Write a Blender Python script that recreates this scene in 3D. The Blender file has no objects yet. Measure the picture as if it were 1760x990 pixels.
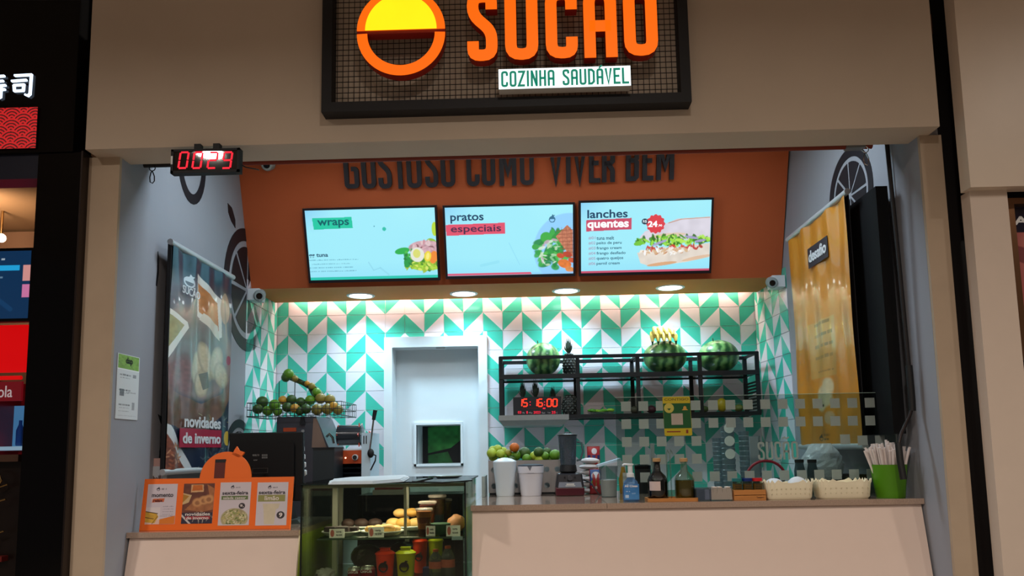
import bpy, math, random
import numpy as np
from mathutils import Vector, Matrix
random.seed(7)
SC = bpy.context.scene
COL = SC.collection
# ------------------------------------------------------------------ camera
F_PX, CX_PX, CY_PX = 1322.0, 880.0, 617.0
EYE = Vector((0, 0, 1.48))
YAW, PITCH, ROLL = math.radians(-1.360), math.radians(6.679), math.radians(-1.008)
def cam_axes():
    cy, sy, cp, sp = math.cos(YAW), math.sin(YAW), math.cos(PITCH), math.sin(PITCH)
    f = Vector((sy*cp, cy*cp, sp)); r = Vector((cy, -sy, 0)); u = r.cross(f)
    cr, sr = math.cos(ROLL), math.sin(ROLL)
    return cr*r + sr*u, -sr*r + cr*u, f
RT, UP, FW = cam_axes()
cd = bpy.data.cameras.new('camera'); cam = bpy.data.objects.new('camera', cd); COL.objects.link(cam)
cam.matrix_world = Matrix(((RT.x, UP.x, -FW.x, EYE.x), (RT.y, UP.y, -FW.y, EYE.y), (RT.z, UP.z, -FW.z, EYE.z), (0, 0, 0, 1)))
cd.sensor_width = 36; cd.sensor_fit = 'HORIZONTAL'; cd.lens = 36*F_PX/1760; cd.shift_y = (CY_PX-495)/1760
cd.clip_start = .05; cd.clip_end = 60
SC.camera = cam
# ------------------------------------------------------------------ world, lights, exposure
w = bpy.data.worlds.new('world'); SC.world = w; w.use_nodes = True
w.node_tree.nodes['Background'].inputs[0].default_value = (1.0, .86, .76, 1)
w.node_tree.nodes['Background'].inputs[1].default_value = .075
vs = SC.view_settings; vs.view_transform = 'Standard'; vs.look = 'None'; vs.gamma = 1; vs.use_curve_mapping = False
vs.exposure = 0.0
def area(name, loc, size, power, col, rot=(0, 0, 0), size_y=None, shape='DISK', spread=180):
    l = bpy.data.lights.new(name, 'AREA'); l.energy = power; l.color = col; l.shape = shape; l.size = size
    if size_y: l.size_y = size_y
    l.spread = math.radians(spread)
    o = bpy.data.objects.new(name, l); COL.objects.link(o); o.location = loc; o.rotation_euler = rot
    return o
WARM = (1.0, .90, .80); COOL = (.58, .85, 1.0)
MALL_Z = 4.35
MALL_LAMPS = [(-2.99, -.21), (.3, -.1), (3.96, .66), (-3.0, -3.5), (.3, -3.2), (3.6, -3)]
for i, (x, y) in enumerate(MALL_LAMPS):
    area('mall_downlight_lamp', (x, y, MALL_Z-.04), .24, 34 if x > 3.9 else 84, WARM, spread=154)
# soffit lamps and the strip light get their light in the soffit's section below
# ------------------------------------------------------------------ picture helpers
def ray(px, py):
    return ((px-CX_PX)/F_PX*RT + (CY_PX-py)/F_PX*UP + FW)
def P(px, py, Y):
    d = ray(px, py); return EYE + d*((Y-EYE.y)/d.y)
def PX(px, py, X):
    d = ray(px, py); return EYE + d*((X-EYE.x)/d.x)
def PZ(px, py, Z):
    d = ray(px, py); return EYE + d*((Z-EYE.z)/d.z)
def onx(px, Y, Z):
    a = P(px, 0, Y); b = P(px, 990, Y); t = (Z-a.z)/(b.z-a.z); return a.x + (b.x-a.x)*t
def zof(px, py, Y): return P(px, py, Y).z
def k(Y): return Y/F_PX
# ------------------------------------------------------------------ materials
def lin(h):
    if not isinstance(h, str): return tuple(h)
    h = h.lstrip('#'); c = [int(h[i:i+2], 16)/255 for i in (0, 2, 4)]
    return tuple(x/12.92 if x <= .04045 else ((x+.055)/1.055)**2.4 for x in c)
MATS = {}
def mt(name, col='#808080', rough=.5, metal=0, emit=0, var=.05, scale=12, bump=0, coat=0, trans=0, ior=1.45, spec=.5, stretch=None, dark=None):
    if name in MATS: return MATS[name]
    m = bpy.data.materials.new(name); m.use_nodes = True; n = m.node_tree; N = n.nodes; b = N['Principled BSDF']
    c = lin(col)
    tc = N.new('ShaderNodeTexCoord'); no = N.new('ShaderNodeTexNoise'); no.inputs['Scale'].default_value = scale; no.inputs['Detail'].default_value = 4
    if stretch:
        mp = N.new('ShaderNodeMapping'); mp.inputs['Scale'].default_value = stretch
        n.links.new(tc.outputs['Object'], mp.inputs[0]); n.links.new(mp.outputs[0], no.inputs['Vector'])
    else: n.links.new(tc.outputs['Object'], no.inputs['Vector'])
    mx = N.new('ShaderNodeMix'); mx.data_type = 'RGBA'
    d = lin(dark) if dark else tuple(x*(1-var) for x in c)
    mx.inputs['A'].default_value = (*d, 1); mx.inputs['B'].default_value = (*[min(1, x*(1+(0 if dark else var))) for x in c], 1)
    n.links.new(no.outputs['Fac'], mx.inputs['Factor'])
    n.links.new(mx.outputs['Result'], b.inputs['Base Color'])
    b.inputs['Roughness'].default_value = rough; b.inputs['Metallic'].default_value = metal
    b.inputs['Coat Weight'].default_value = coat; b.inputs['Transmission Weight'].default_value = trans; b.inputs['IOR'].default_value = ior
    b.inputs['Specular IOR Level'].default_value = spec
    if emit:
        n.links.new(mx.outputs['Result'], b.inputs['Emission Color']); b.inputs['Emission Strength'].default_value = emit
        dk = N.new('ShaderNodeRGB'); dk.outputs[0].default_value = (*[x*.3 for x in c], 1); n.links.new(dk.outputs[0], b.inputs['Base Color'])
    if bump:
        bp = N.new('ShaderNodeBump'); bp.inputs['Strength'].default_value = bump; bp.inputs['Distance'].default_value = .01
        n.links.new(no.outputs['Fac'], bp.inputs['Height']); n.links.new(bp.outputs[0], b.inputs['Normal'])
    MATS[name] = m; return m
def glass(name, tint='#d8e8e4', gloss=.10, rough=.02, fog=0, fogcol='#909a98'):
    if name in MATS: return MATS[name]
    m = bpy.data.materials.new(name); m.use_nodes = True; n = m.node_tree; N = n.nodes; N.remove(N['Principled BSDF'])
    out = [x for x in N if x.type == 'OUTPUT_MATERIAL'][0]
    t = N.new('ShaderNodeBsdfTransparent'); t.inputs[0].default_value = (*lin(tint), 1)
    g = N.new('ShaderNodeBsdfGlossy'); g.inputs['Roughness'].default_value = rough; g.inputs[0].default_value = (1, 1, 1, 1)
    fr = N.new('ShaderNodeLayerWeight'); fr.inputs[0].default_value = .25
    ml = N.new('ShaderNodeMath'); ml.operation = 'MULTIPLY_ADD'; ml.inputs[1].default_value = .45; ml.inputs[2].default_value = gloss*.14
    n.links.new(fr.outputs['Fresnel'], ml.inputs[0])
    mx = N.new('ShaderNodeMixShader'); n.links.new(ml.outputs[0], mx.inputs[0]); n.links.new(t.outputs[0], mx.inputs[1]); n.links.new(g.outputs[0], mx.inputs[2])
    last = mx
    if fog:
        d = N.new('ShaderNodeBsdfDiffuse'); d.inputs[0].default_value = (*lin(fogcol), 1)
        tl = N.new('ShaderNodeBsdfTranslucent'); tl.inputs[0].default_value = (*lin(fogcol), 1)
        ad = N.new('ShaderNodeMixShader'); ad.inputs[0].default_value = .5; n.links.new(d.outputs[0], ad.inputs[1]); n.links.new(tl.outputs[0], ad.inputs[2])
        no = N.new('ShaderNodeTexNoise'); no.inputs['Scale'].default_value = 25
        mm = N.new('ShaderNodeMath'); mm.operation = 'MULTIPLY_ADD'; mm.inputs[1].default_value = fog*.4; mm.inputs[2].default_value = fog*.8; n.links.new(no.outputs['Fac'], mm.inputs[0])
        m2 = N.new('ShaderNodeMixShader'); n.links.new(mm.outputs[0], m2.inputs[0]); n.links.new(last.outputs[0], m2.inputs[1]); n.links.new(ad.outputs[0], m2.inputs[2]); last = m2
    n.links.new(last.outputs[0], out.inputs[0]); MATS[name] = m; return m
def printmat(name, rough=.35, emit=0, coat=0):
    key = 'print_'+name
    if key in MATS: return MATS[key]
    m = bpy.data.materials.new(key); m.use_nodes = True; n = m.node_tree; b = n.nodes['Principled BSDF']
    a = n.nodes.new('ShaderNodeAttribute'); a.attribute_name = 'print'
    n.links.new(a.outputs['Color'], b.inputs['Base Color']); b.inputs['Roughness'].default_value = rough; b.inputs['Coat Weight'].default_value = coat
    if emit:
        n.links.new(a.outputs['Color'], b.inputs['Emission Color']); b.inputs['Emission Strength'].default_value = emit
        b.inputs['Base Color'].default_value = (.02, .02, .02, 1); n.links.remove(b.inputs['Base Color'].links[0])
    MATS[key] = m; return m
# ------------------------------------------------------------------ mesh builder
WM = {}
class MB:
    def __init__(s): s.v = []; s.f = []; s.m = []; s.mi = 0
    def mat(s, i): s.mi = i; return s
    def add(s, vs_, fs_):
        o = len(s.v); s.v += [Vector(x) for x in vs_]; s.f += [tuple(i+o for i in f) for f in fs_]; s.m += [s.mi]*len(fs_); return s
    def box(s, x0, x1, y0, y1, z0, z1):
        return s.obox(Vector((x0, y0, z0)), Vector((x1-x0, 0, 0)), Vector((0, y1-y0, 0)), Vector((0, 0, z1-z0)))
    def obox(s, o, a, b, c):
        o, a, b, c = map(Vector, (o, a, b, c))
        return s.add([o, o+a, o+a+b, o+b, o+c, o+a+c, o+a+b+c, o+b+c], [(0, 3, 2, 1), (4, 5, 6, 7), (0, 1, 5, 4), (1, 2, 6, 5), (2, 3, 7, 6), (3, 0, 4, 7)])
    def hexa(s, p):   # 8 points, bottom ring then top ring
        return s.add(p, [(0, 3, 2, 1), (4, 5, 6, 7), (0, 1, 5, 4), (1, 2, 6, 5), (2, 3, 7, 6), (3, 0, 4, 7)])
    def rings(s, R, cap0=True, cap1=True, closed=True):
        n = len(R[0]); o = len(s.v)
        for r in R: s.v += [Vector(x) for x in r]
        for i in range(len(R)-1):
            for j in range(n if closed else n-1):
                a = o+i*n+j; b = o+i*n+(j+1) % n; s.f.append((a, b, b+n, a+n)); s.m.append(s.mi)
        if cap0: s.f.append(tuple(o+j for j in range(n))[::-1]); s.m.append(s.mi)
        if cap1: s.f.append(tuple(o+(len(R)-1)*n+j for j in range(n))); s.m.append(s.mi)
        return s
    def lathe(s, prof, c=(0, 0, 0), n=24, axis=None, cap0=True, cap1=True, sx=1, sy=1, sq=0):
        c = Vector(c); R = []
        for r, z in prof:
            ring = []
            for j in range(n):
                a = 2*math.pi*j/n; ca, sa = math.cos(a), math.sin(a)
                if sq:
                    e = 1-sq; ca = math.copysign(abs(ca)**e, ca); sa = math.copysign(abs(sa)**e, sa)
                ring.append(c+Vector((r*ca*sx, r*sa*sy, z)))
            R.append(ring)
        return s.rings(R, cap0, cap1)
    def tube(s, pts, r, n=8, caps=True):
        pts = [Vector(p) for p in pts]; R = []; up = Vector((0, 0, 1)); pv = None
        for i, p in enumerate(pts):
            d = (pts[min(i+1, len(pts)-1)]-pts[max(i-1, 0)]).normalized()
            if pv is None:
                u = d.cross(up)
                if u.length < .1: u = d.cross(Vector((1, 0, 0)))
            else: u = pv - d*pv.dot(d)
            u.normalize(); pv = u; w_ = d.cross(u); rr = r[i] if isinstance(r, (list, tuple)) else r
            R.append([p+(u*math.cos(2*math.pi*j/n)+w_*math.sin(2*math.pi*j/n))*rr for j in range(n)])
        return s.rings(R, caps, caps)
    def ball(s, c, rx, ry=None, rz=None, n=16, m=10, jit=0):
        ry = ry or rx; rz = rz or rx; c = Vector(c); R = []
        for i in range(m+1):
            t = math.pi*i/m; t = min(max(t, .02), math.pi-.02)
            R.append([c+Vector((rx*math.sin(t)*math.cos(2*math.pi*j/n), ry*math.sin(t)*math.sin(2*math.pi*j/n), -rz*math.cos(t)))*(1+jit*random.uniform(-1, 1)) for j in range(n)])
        return s.rings(R)
    def prism(s, poly, fr, d0, d1):
        n = len(poly); a = [fr.p(u, v, d0) for u, v in poly]; b = [fr.p(u, v, d1) for u, v in poly]
        ar = sum(poly[i][0]*poly[(i+1) % n][1]-poly[(i+1) % n][0]*poly[i][1] for i in range(n))
        if ar < 0: a.reverse(); b.reverse()
        o = len(s.v); s.v += a+b; s.f += [tuple(o+i for i in range(n))[::-1], tuple(o+n+i for i in range(n))]; s.m += [s.mi]*2
        for i in range(n): j = (i+1) % n; s.f.append((o+i, o+j, o+n+j, o+n+i)); s.m.append(s.mi)
        return s
    def ribbon(s, pts, t, fr, d0, d1, closed=False):
        n = len(pts); L = []; Rr = []
        for i in range(n):
            p = Vector(pts[i])
            a = Vector(pts[i-1]) if (i > 0 or closed) else None; b = Vector(pts[(i+1) % n]) if (i < n-1 or closed) else None
            d1_ = (p-a).normalized() if a is not None else None; d2_ = (b-p).normalized() if b is not None else None
            if d1_ is None: d1_ = d2_
            if d2_ is None: d2_ = d1_
            n1 = Vector((-d1_.y, d1_.x)); n2 = Vector((-d2_.y, d2_.x)); m = (n1+n2)
            if m.length < 1e-6: m = n1
            m.normalize(); l = t/2/max(m.dot(n1), .45)
            L.append(p+m*l); Rr.append(p-m*l)
        o = len(s.v)
        for i in range(n): s.v += [fr.p(*L[i], d0), fr.p(*Rr[i], d0), fr.p(*Rr[i], d1), fr.p(*L[i], d1)]
        seg = n if closed else n-1
        for i in range(seg):
            a = o+4*i; b = o+4*((i+1) % n)
            for q in range(4): s.f.append((a+q, b+q, b+(q+1) % 4, a+(q+1) % 4)); s.m.append(s.mi)
        if not closed: s.f += [(o, o+1, o+2, o+3), (o+4*(n-1)+3, o+4*(n-1)+2, o+4*(n-1)+1, o+4*(n-1))]; s.m += [s.mi]*2
        return s
    def build(s, name, mats, parent=None, smooth=False, label=None):
        me = bpy.data.meshes.new(name)
        if parent is not None: inv = WM[parent.name].inverted(); vv = [inv @ v for v in s.v]; M = None
        else:
            xs = [v.x for v in s.v]; ys = [v.y for v in s.v]; zs = [v.z for v in s.v]
            o_ = Vector(((min(xs)+max(xs))/2, (min(ys)+max(ys))/2, min(zs))); vv = [v-o_ for v in s.v]; M = Matrix.Translation(o_)
        me.from_pydata([tuple(v) for v in vv], [], s.f); me.update()
        if not isinstance(mats, (list, tuple)): mats = [mats]
        for m in mats: me.materials.append(m)
        if len(mats) > 1: me.polygons.foreach_set('material_index', s.m)
        if smooth:
            me.polygons.foreach_set('use_smooth', [True]*len(s.f))
            try: me.set_sharp_from_angle(angle=math.radians(40))
            except Exception: pass
        o = bpy.data.objects.new(name, me); COL.objects.link(o)
        if parent is not None: o.parent = parent; WM[o.name] = WM[parent.name]
        else: o.location = M.to_translation(); WM[o.name] = M
        if label: o['label'] = label
        return o
class Frame:
    def __init__(s, o, u, v): s.o = Vector(o); s.u = Vector(u).normalized(); s.v = Vector(v).normalized(); s.n = s.u.cross(s.v).normalized()
    def p(s, u, v, d=0): return s.o+s.u*u+s.v*v+s.n*d
    def uv(s, px, py):
        d = ray(px, py); t = (s.o-EYE).dot(s.n)/d.dot(s.n); q = EYE+d*t-s.o; return q.dot(s.u), q.dot(s.v)
    def box(s, px0, py0, px1, py1):
        mx, my = (px0+px1)/2, (py0+py1)/2
        return s.uv(px0, my)[0], s.uv(mx, py1)[1], s.uv(px1, my)[0], s.uv(mx, py0)[1]
def front(px, py, Y): return Frame(P(px, py, Y), (1, 0, 0), (0, 0, 1))
# ------------------------------------------------------------------ things
def tag(o, label, cat, group=None, kind=None):
    if label: o['label'] = label
    if cat: o['category'] = cat
    if group: o['group'] = group
    if kind: o['kind'] = kind
    return o
def thing(name, label, cat, loc=(0, 0, 0), rz=0, group=None):
    o = bpy.data.objects.new(name, None); COL.objects.link(o); o.location = loc; o.rotation_euler = (0, 0, rz); o.empty_display_size = .05
    WM[o.name] = Matrix.Translation(Vector(loc)) @ Matrix.Rotation(rz, 4, 'Z'); return tag(o, label, cat, group)
def struct(mb, name, mat, parent=None, **kw):
    o = mb.build(name, mat, parent, **kw)
    if parent is None: o['kind'] = 'structure'
    return o
def copy_tree(o, parent=None):
    c = o.copy(); COL.objects.link(c)
    if parent is not None: c.parent = parent
    for ch in [x for x in COL.objects if x.parent == o]: copy_tree(ch, c)
    return c
def textmesh(body, bold=0):
    c = bpy.data.curves.new('t', 'FONT'); c.body = body; c.size = 1; c.offset = bold; c.resolution_u = 3; c.extrude = .5
    o = bpy.data.objects.new('t', c); COL.objects.link(o)
    dg = bpy.context.evaluated_depsgraph_get(); me = bpy.data.meshes.new_from_object(o.evaluated_get(dg))
    n = len(me.vertices); a = np.empty(n*3); me.vertices.foreach_get('co', a); a = a.reshape(-1, 3)
    fs_ = [tuple(p.vertices) for p in me.polygons]
    bpy.data.objects.remove(o); bpy.data.curves.remove(c); bpy.data.meshes.remove(me)
    return a, fs_
def text(body, fr, box, mat, parent, d0=.001, d1=.002, bold=0.01, name='lettering', flip=False, label=None):
    a, fs_ = textmesh(body, bold); mn = a.min(0); mx = a.max(0); u0, v0, u1, v1 = box
    S = (a-mn)/np.maximum(mx-mn, 1e-6); mb = MB()
    mb.add([fr.p(u0+(u1-u0)*x, v0+(v1-v0)*y, d0+(d1-d0)*z) for x, y, z in S], fs_)
    return mb.build(name, mat, parent, label=label)
def rnd(pts, r, seg=4, closed=False):
    out = []; n = len(pts)
    for i in range(n):
        if not closed and i in (0, n-1): out.append(Vector(pts[i])); continue
        p = Vector(pts[i]); a = Vector(pts[i-1]); b = Vector(pts[(i+1) % n]); rr = min(r, (a-p).length*.48, (b-p).length*.48)
        p0 = p+(a-p).normalized()*rr; p1 = p+(b-p).normalized()*rr
        for q in range(seg+1): t = q/seg; out.append(p0*(1-t)**2+p*2*t*(1-t)+p1*t*t)
    return out
def glyph(ch, w, t):
    a = t/2; b = w-a; c = 1-a; h = w/2; r = .3*w
    G = {'O': [([(a, a), (b, a), (b, c), (a, c)], 1, r)], 'U': [([(a, 1), (a, a), (b, a), (b, 1)], 0, r)],
         'C': [([(b, .7), (b, c), (a, c), (a, a), (b, a), (b, .3)], 0, r)],
         'G': [([(b, .75), (b, c), (a, c), (a, a), (b, a), (b, .5), (w*.5, .5)], 0, r*.6)],
         'S': [([(b, .74), (b, c), (a, c), (a, .66), (b, .42), (b, a), (a, a), (a, .28)], 0, r)],
         'T': [([(0, c), (w, c)], 0, 0), ([(h, 1), (h, 0)], 0, 0)], 'M': [([(a, 0), (a, 1)], 0, 0), ([(b, 0), (b, 1)], 0, 0), ([(a, .98), (h, .32), (b, .98)], 0, 0)],
         'V': [([(a*.8, 1), (h, a*.6), (w-a*.8, 1)], 0, 0)], 'I': [([(h, 0), (h, 1)], 0, 0)], 'E': [([(w, c), (a, c), (a, a), (w, a)], 0, 0), ([(a, .5), (w*.85, .5)], 0, 0)],
         'R': [([(a, 0), (a, c), (b-r*.5, c), (b, c-r*.5), (b, .48+r*.5), (b-r*.5, .48), (a, .48)], 0, 0), ([(w*.45, .5), (b, .3), (b, 0)], 0, r*.5)],
         'B': [([(a, a), (a, c), (b-r*.5, c), (b, c-r*.5), (b, .52+r*.5), (b-r*.5, .52), (b, .52-r*.5), (b, a+r*.5), (b-r*.5, a)], 1, 0), ([(a, .52), (b-r*.4, .52)], 0, 0)],
         'A': [([(a, 0), (a, c), (b, c), (b, 0)], 0, r), ([(a, .45), (b, .45)], 0, 0)], 'Z': [([(0, c), (w-a*.7, c), (a*.7, a), (w, a)], 0, 0)],
         'N': [([(a, 0), (a, 1)], 0, 0), ([(b, 0), (b, 1)], 0, 0), ([(a, .95), (b, .05)], 0, 0)], 'H': [([(a, 0), (a, 1)], 0, 0), ([(b, 0), (b, 1)], 0, 0), ([(a, .5), (b, .5)], 0, 0)],
         'D': [([(a, a), (a, c), (b-r, c), (b, c-r), (b, a+r), (b-r, a)], 1, 0)], 'L': [([(a, 1), (a, a), (w, a)], 0, 0)], "'": [([(h*.6, 1.08), (h*1.4, 1.24)], 0, 0)]}
    return [(rnd(p, rr, closed=cl) if rr else [Vector(q) for q in p], cl) for p, cl, rr in G[ch]]
def letter(mb, ch, fr, u0, v0, w, h, t, d0, d1):
    for pts, cl in glyph(ch, w/h, t/h):
        mb.ribbon([(u0+p.x*h, v0+p.y*h) for p in pts], t, fr, d0, d1, bool(cl))
# ------------------------------------------------------------------ painted flat prints
class Cv:
    def __init__(s, w_, h_, col, res=1.0):
        s.nx = max(2, int(w_*res)); s.ny = max(2, int(h_*res)); s.w = w_; s.h = h_
        x = np.linspace(0, w_, s.nx); y = np.linspace(0, h_, s.ny); s.X, s.Y = np.meshgrid(x, y)
        s.a = np.zeros((s.ny, s.nx, 3))+np.array(lin(col)); s.rs = np.random.RandomState(3)
    def nz(s, sc, seed=0):
        rs = np.random.RandomState(seed+11); n = 64; g = rs.rand(n, n); fx = (s.X/sc) % (n-1); fy = (s.Y/sc) % (n-1); i = fx.astype(int); j = fy.astype(int); u = fx-i; v = fy-j
        u = u*u*(3-2*u); v = v*v*(3-2*v)
        return (g[j, i]*(1-u)+g[j, i+1]*u)*(1-v)+(g[j+1, i]*(1-u)+g[j+1, i+1]*u)*v
    def mix(s, m, col, al=1, tex=0, tsc=4, seed=0):
        m = np.clip(m, 0, 1)[..., None]*al; c = np.array(lin(col))[None, None, :]*np.ones_like(s.a)
        if tex: c = c*(1+tex*(s.nz(tsc, seed)[..., None]*2-1))
        s.a = s.a*(1-m)+np.clip(c, 0, 1)*m; return s
    def ell(s, cx, cy, rx, ry, col, rot=0, al=1, soft=.08, **kw):
        c_, s_ = math.cos(math.radians(rot)), math.sin(math.radians(rot)); dx = s.X-cx; dy = s.Y-cy; x = dx*c_+dy*s_; y = -dx*s_+dy*c_
        return s.mix((1-np.sqrt((x/rx)**2+(y/ry)**2))/soft+.5, col, al, **kw)
    def rect(s, x0, y0, x1, y1, col, al=1, **kw): return s.mix(((s.X >= x0) & (s.X <= x1) & (s.Y >= y0) & (s.Y <= y1)).astype(float), col, al, **kw)
    def poly(s, pts, col, al=1, **kw):
        ins = np.zeros_like(s.X, bool); n = len(pts)
        for i in range(n):
            x0, y0 = pts[i]; x1, y1 = pts[(i+1) % n]
            if y0 == y1: continue
            c = ((s.Y < y0) != (s.Y < y1)) & (s.X < (x1-x0)*(s.Y-y0)/(y1-y0)+x0); ins ^= c
        return s.mix(ins.astype(float), col, al, **kw)
    def line(s, x0, y0, x1, y1, t, col, al=1):
        dx, dy = x1-x0, y1-y0; L = dx*dx+dy*dy+1e-9; q = np.clip(((s.X-x0)*dx+(s.Y-y0)*dy)/L, 0, 1); d = np.hypot(s.X-x0-q*dx, s.Y-y0-q*dy)
        return s.mix((t/2-d)/.5+.5, col, al)
    def words(s, x0, y0, x1, h, col, al=.8, seed=1):   # a line too small to read: broken strokes
        rs = np.random.RandomState(seed); x = x0
        while x < x1:
            l = rs.uniform(1.0, 2.2)*h; s.rect(x, y0+rs.uniform(0, .2)*h, min(x+l, x1), y0+h, col, al*rs.uniform(.6, 1)); x += l+h*rs.choice([.25, .25, .8])
        return s
    def logo(s, cx, cy, r, col, bg=None):   # fruit-shaped ring with a filled cap and leaf
        d = np.hypot(s.X-cx, s.Y-cy); m = ((d < r) & ((d > r*.72) | (s.Y < cy-.05*r))).astype(float); s.mix(m, col)
        return s.poly([(cx-.1*r, cy-r), (cx+.1*r, cy-1.6*r), (cx+.45*r, cy-1.25*r), (cx+.9*r, cy-1.35*r), (cx+.5*r, cy-.8*r)], col)
def paint(name, fr, box, cv, mat, parent, d=.001, bend=None, label=None):
    u0, v0, u1, v1 = box; nx, ny = cv.nx, cv.ny
    U = np.linspace(u0, u1, nx); V = np.linspace(v1, v0, ny); UU, VV = np.meshgrid(U, V)
    o, u, v, n = (np.array(q) for q in (fr.o, fr.u, fr.v, fr.n)); D = np.full_like(UU, d)
    if bend is not None: D = D+bend(UU, VV)
    co = o+UU[..., None]*u+VV[..., None]*v+D[..., None]*n
    M = np.array(WM[parent.name].inverted()) if parent is not None else np.eye(4)
    co = co.reshape(-1, 3) @ M[:3, :3].T+M[:3, 3]
    if parent is None: org = co.mean(0); co = co-org
    idx = np.arange(nx*ny).reshape(ny, nx); q = np.stack([idx[1:, :-1], idx[1:, 1:], idx[:-1, 1:], idx[:-1, :-1]], -1).reshape(-1, 4)
    me = bpy.data.meshes.new(name); me.vertices.add(len(co)); me.vertices.foreach_set('co', co.ravel()); me.loops.add(q.size); me.loops.foreach_set('vertex_index', q.ravel().astype(np.int32))
    me.polygons.add(len(q)); me.polygons.foreach_set('loop_start', np.arange(0, q.size, 4, dtype=np.int32)); me.update(calc_edges=True); me.validate()
    at = me.attributes.new('print', 'FLOAT_COLOR', 'POINT'); c4 = np.ones((nx*ny, 4)); c4[:, :3] = cv.a.reshape(-1, 3); at.data.foreach_set('color', c4.ravel())
    if bend is not None: me.polygons.foreach_set('use_smooth', [True]*len(q))
    me.materials.append(mat); ob = bpy.data.objects.new(name, me); COL.objects.link(ob)
    if parent is not None: ob.parent = parent; WM[ob.name] = WM[parent.name]
    else: ob.location = tuple(org); WM[ob.name] = Matrix.Translation(Vector(org))
    if label: ob['label'] = label
    return ob
# ------------------------------------------------------------------ palette
PLASTER = mt('plaster_taupe', '#c2b19e', .85, var=.10, scale=2.2, bump=.15)
PLASTER2 = mt('plaster_taupe_pillar', '#b09c86', .85, var=.16, scale=3.5, bump=.2)
GREYWALL = mt('grey_paint', '#94959c', .8, var=.06, scale=2.0, bump=.08)
BLACKP = mt('black_paint', '#15131a', .55)
ORANGE = mt('orange_paint', '#b6562a', .75, var=.04, scale=3)
TAN = mt('tan_soffit', '#c07838', .8, var=.04)  # tan tone given to the soffit underside, apart from the bulkhead orange
WHITE = mt('white_paint', '#dfe6ea', .5, var=.02)
TILEW = mt('white_glaze', '#e4e2ec', .18, var=.03, coat=.3); TILEG = mt('teal_glaze', '#4ac6b0', .18, var=.05, coat=.3)
GROUT = mt('grout', '#eef4f4', .8, var=.02); LIME = mt('lime_laminate', '#a9b53a', .4); LAM = mt('cream_laminate', '#e3cdc0', .35, var=.02)
GRANITE = mt('granite', '#a8907f', .12, var=.4, scale=160, coat=.7); BLACKG = mt('black_gloss', '#060506', .12, spec=.25); BLACKM = mt('black_matte', '#121216', .6)
DARKBR = mt('dark_brown_paint', '#120908', .6); STEEL = mt('brushed_steel', '#a8acac', .3, .6, var=.1, scale=40); ALU = mt('aluminium', '#b5b2a4', .38, .8, var=.06)
CHROME = mt('chrome', '#c8c8c8', .12, 1); WPLAST = mt('white_plastic', '#d8dde0', .4, var=.02); NAVYT = mt('navy_ink', '#10304a', .5)
BEIGEG = mt('beige_gloss_panel', '#d8c7b4', .36, var=.03); WOOD = mt('light_wood', '#b8793c', .5, var=.25, scale=14, stretch=(1, 1, 8)); WHITEINK = mt('white_ink', '#e8e8e8', .5)
XLf, XLb, XRf, XRb = -1.945, -1.985, 1.84, 1.752
YP, YB, YBACK = 3.52, 3.40, 5.92
def xl(y): return XLf+(XLb-XLf)*(y-3.5)/(YBACK-3.5)
def xr(y): return XRf+(XRb-XRf)*(y-3.5)/(YBACK-3.5)
FL = Frame((XLf, 3.5, 0), (-(XLf-XLb), YBACK-3.5, 0), (0, 0, 1))    # left wall, u runs to the back, n points into the shop
FR = Frame((XRb, YBACK, 0), (XRf-XRb, 3.5-YBACK, 0), (0, 0, 1))      # right wall, u runs to the front
ZBEAM = zof(880, 237, YB); ZSOF = zof(880, 487, 5.33)
# ------------------------------------------------------------------ setting
mb = MB(); mb.box(-7, 7, -6, 8, -.1, 0); struct(mb, 'floor', mt('grey_floor_tile', '#8f857b', .25, var=.1, scale=1.5))
mb = MB(); mb.box(-7, 7, -6, YB, MALL_Z, MALL_Z+.1); struct(mb, 'ceiling', mt('mall_ceiling_paint', '#cbb9a6', .9))
xb0 = P(147, 250, YB).x; xb1 = P(1615.5, 220, YB).x
mb = MB(); mb.box(xb0, xb1, YB, 3.60, ZBEAM, MALL_Z); mb.box(xb0+.15, xb1-.15, 3.60, 3.83, ZBEAM+.11, 3.46); struct(mb, 'wall_front', PLASTER)  # second box hidden behind the beam, added to throw its shadow edge on the walls
pl0 = P(153, 275, YP).x; pr1 = P(1614, 240, YP).x
mb = MB(); mb.box(pl0, XLf, YP-.02, YP, 0, ZBEAM); mb.box(pl0, XLf-.105, YP, 3.60, 0, ZBEAM); struct(mb, 'trim_1', PLASTER2)
mb = MB(); mb.box(XRf, pr1, YP-.02, YP, 0, ZBEAM); mb.box(XRf+.105, pr1, YP, 3.60, 0, ZBEAM); struct(mb, 'trim_2', PLASTER2)
def wallslab(fr, u0, u1, v0, v1, t): return MB().prism([(u0, v0), (u1, v0), (u1, v1), (u0, v1)], fr, -t, 0)
LL = (Vector((XLb, YBACK))-Vector((XLf, 3.5))).length; LR = (Vector((XRb, YBACK))-Vector((XRf, 3.5))).length
wl = struct(wallslab(FL, .02, LL+.3, 0, 3.6, .1), 'wall_left', GREYWALL)
wr = struct(wallslab(FR, -.3, LR-.02, 0, 3.6, .1), 'wall_right', GREYWALL)
mb = MB(); mb.box(-2.1, 2.0, 3.6, 6.6, 3.46, 3.56); struct(mb, 'trim_3', mt('shop_ceiling_paint', '#6b4a38', .9))
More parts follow.
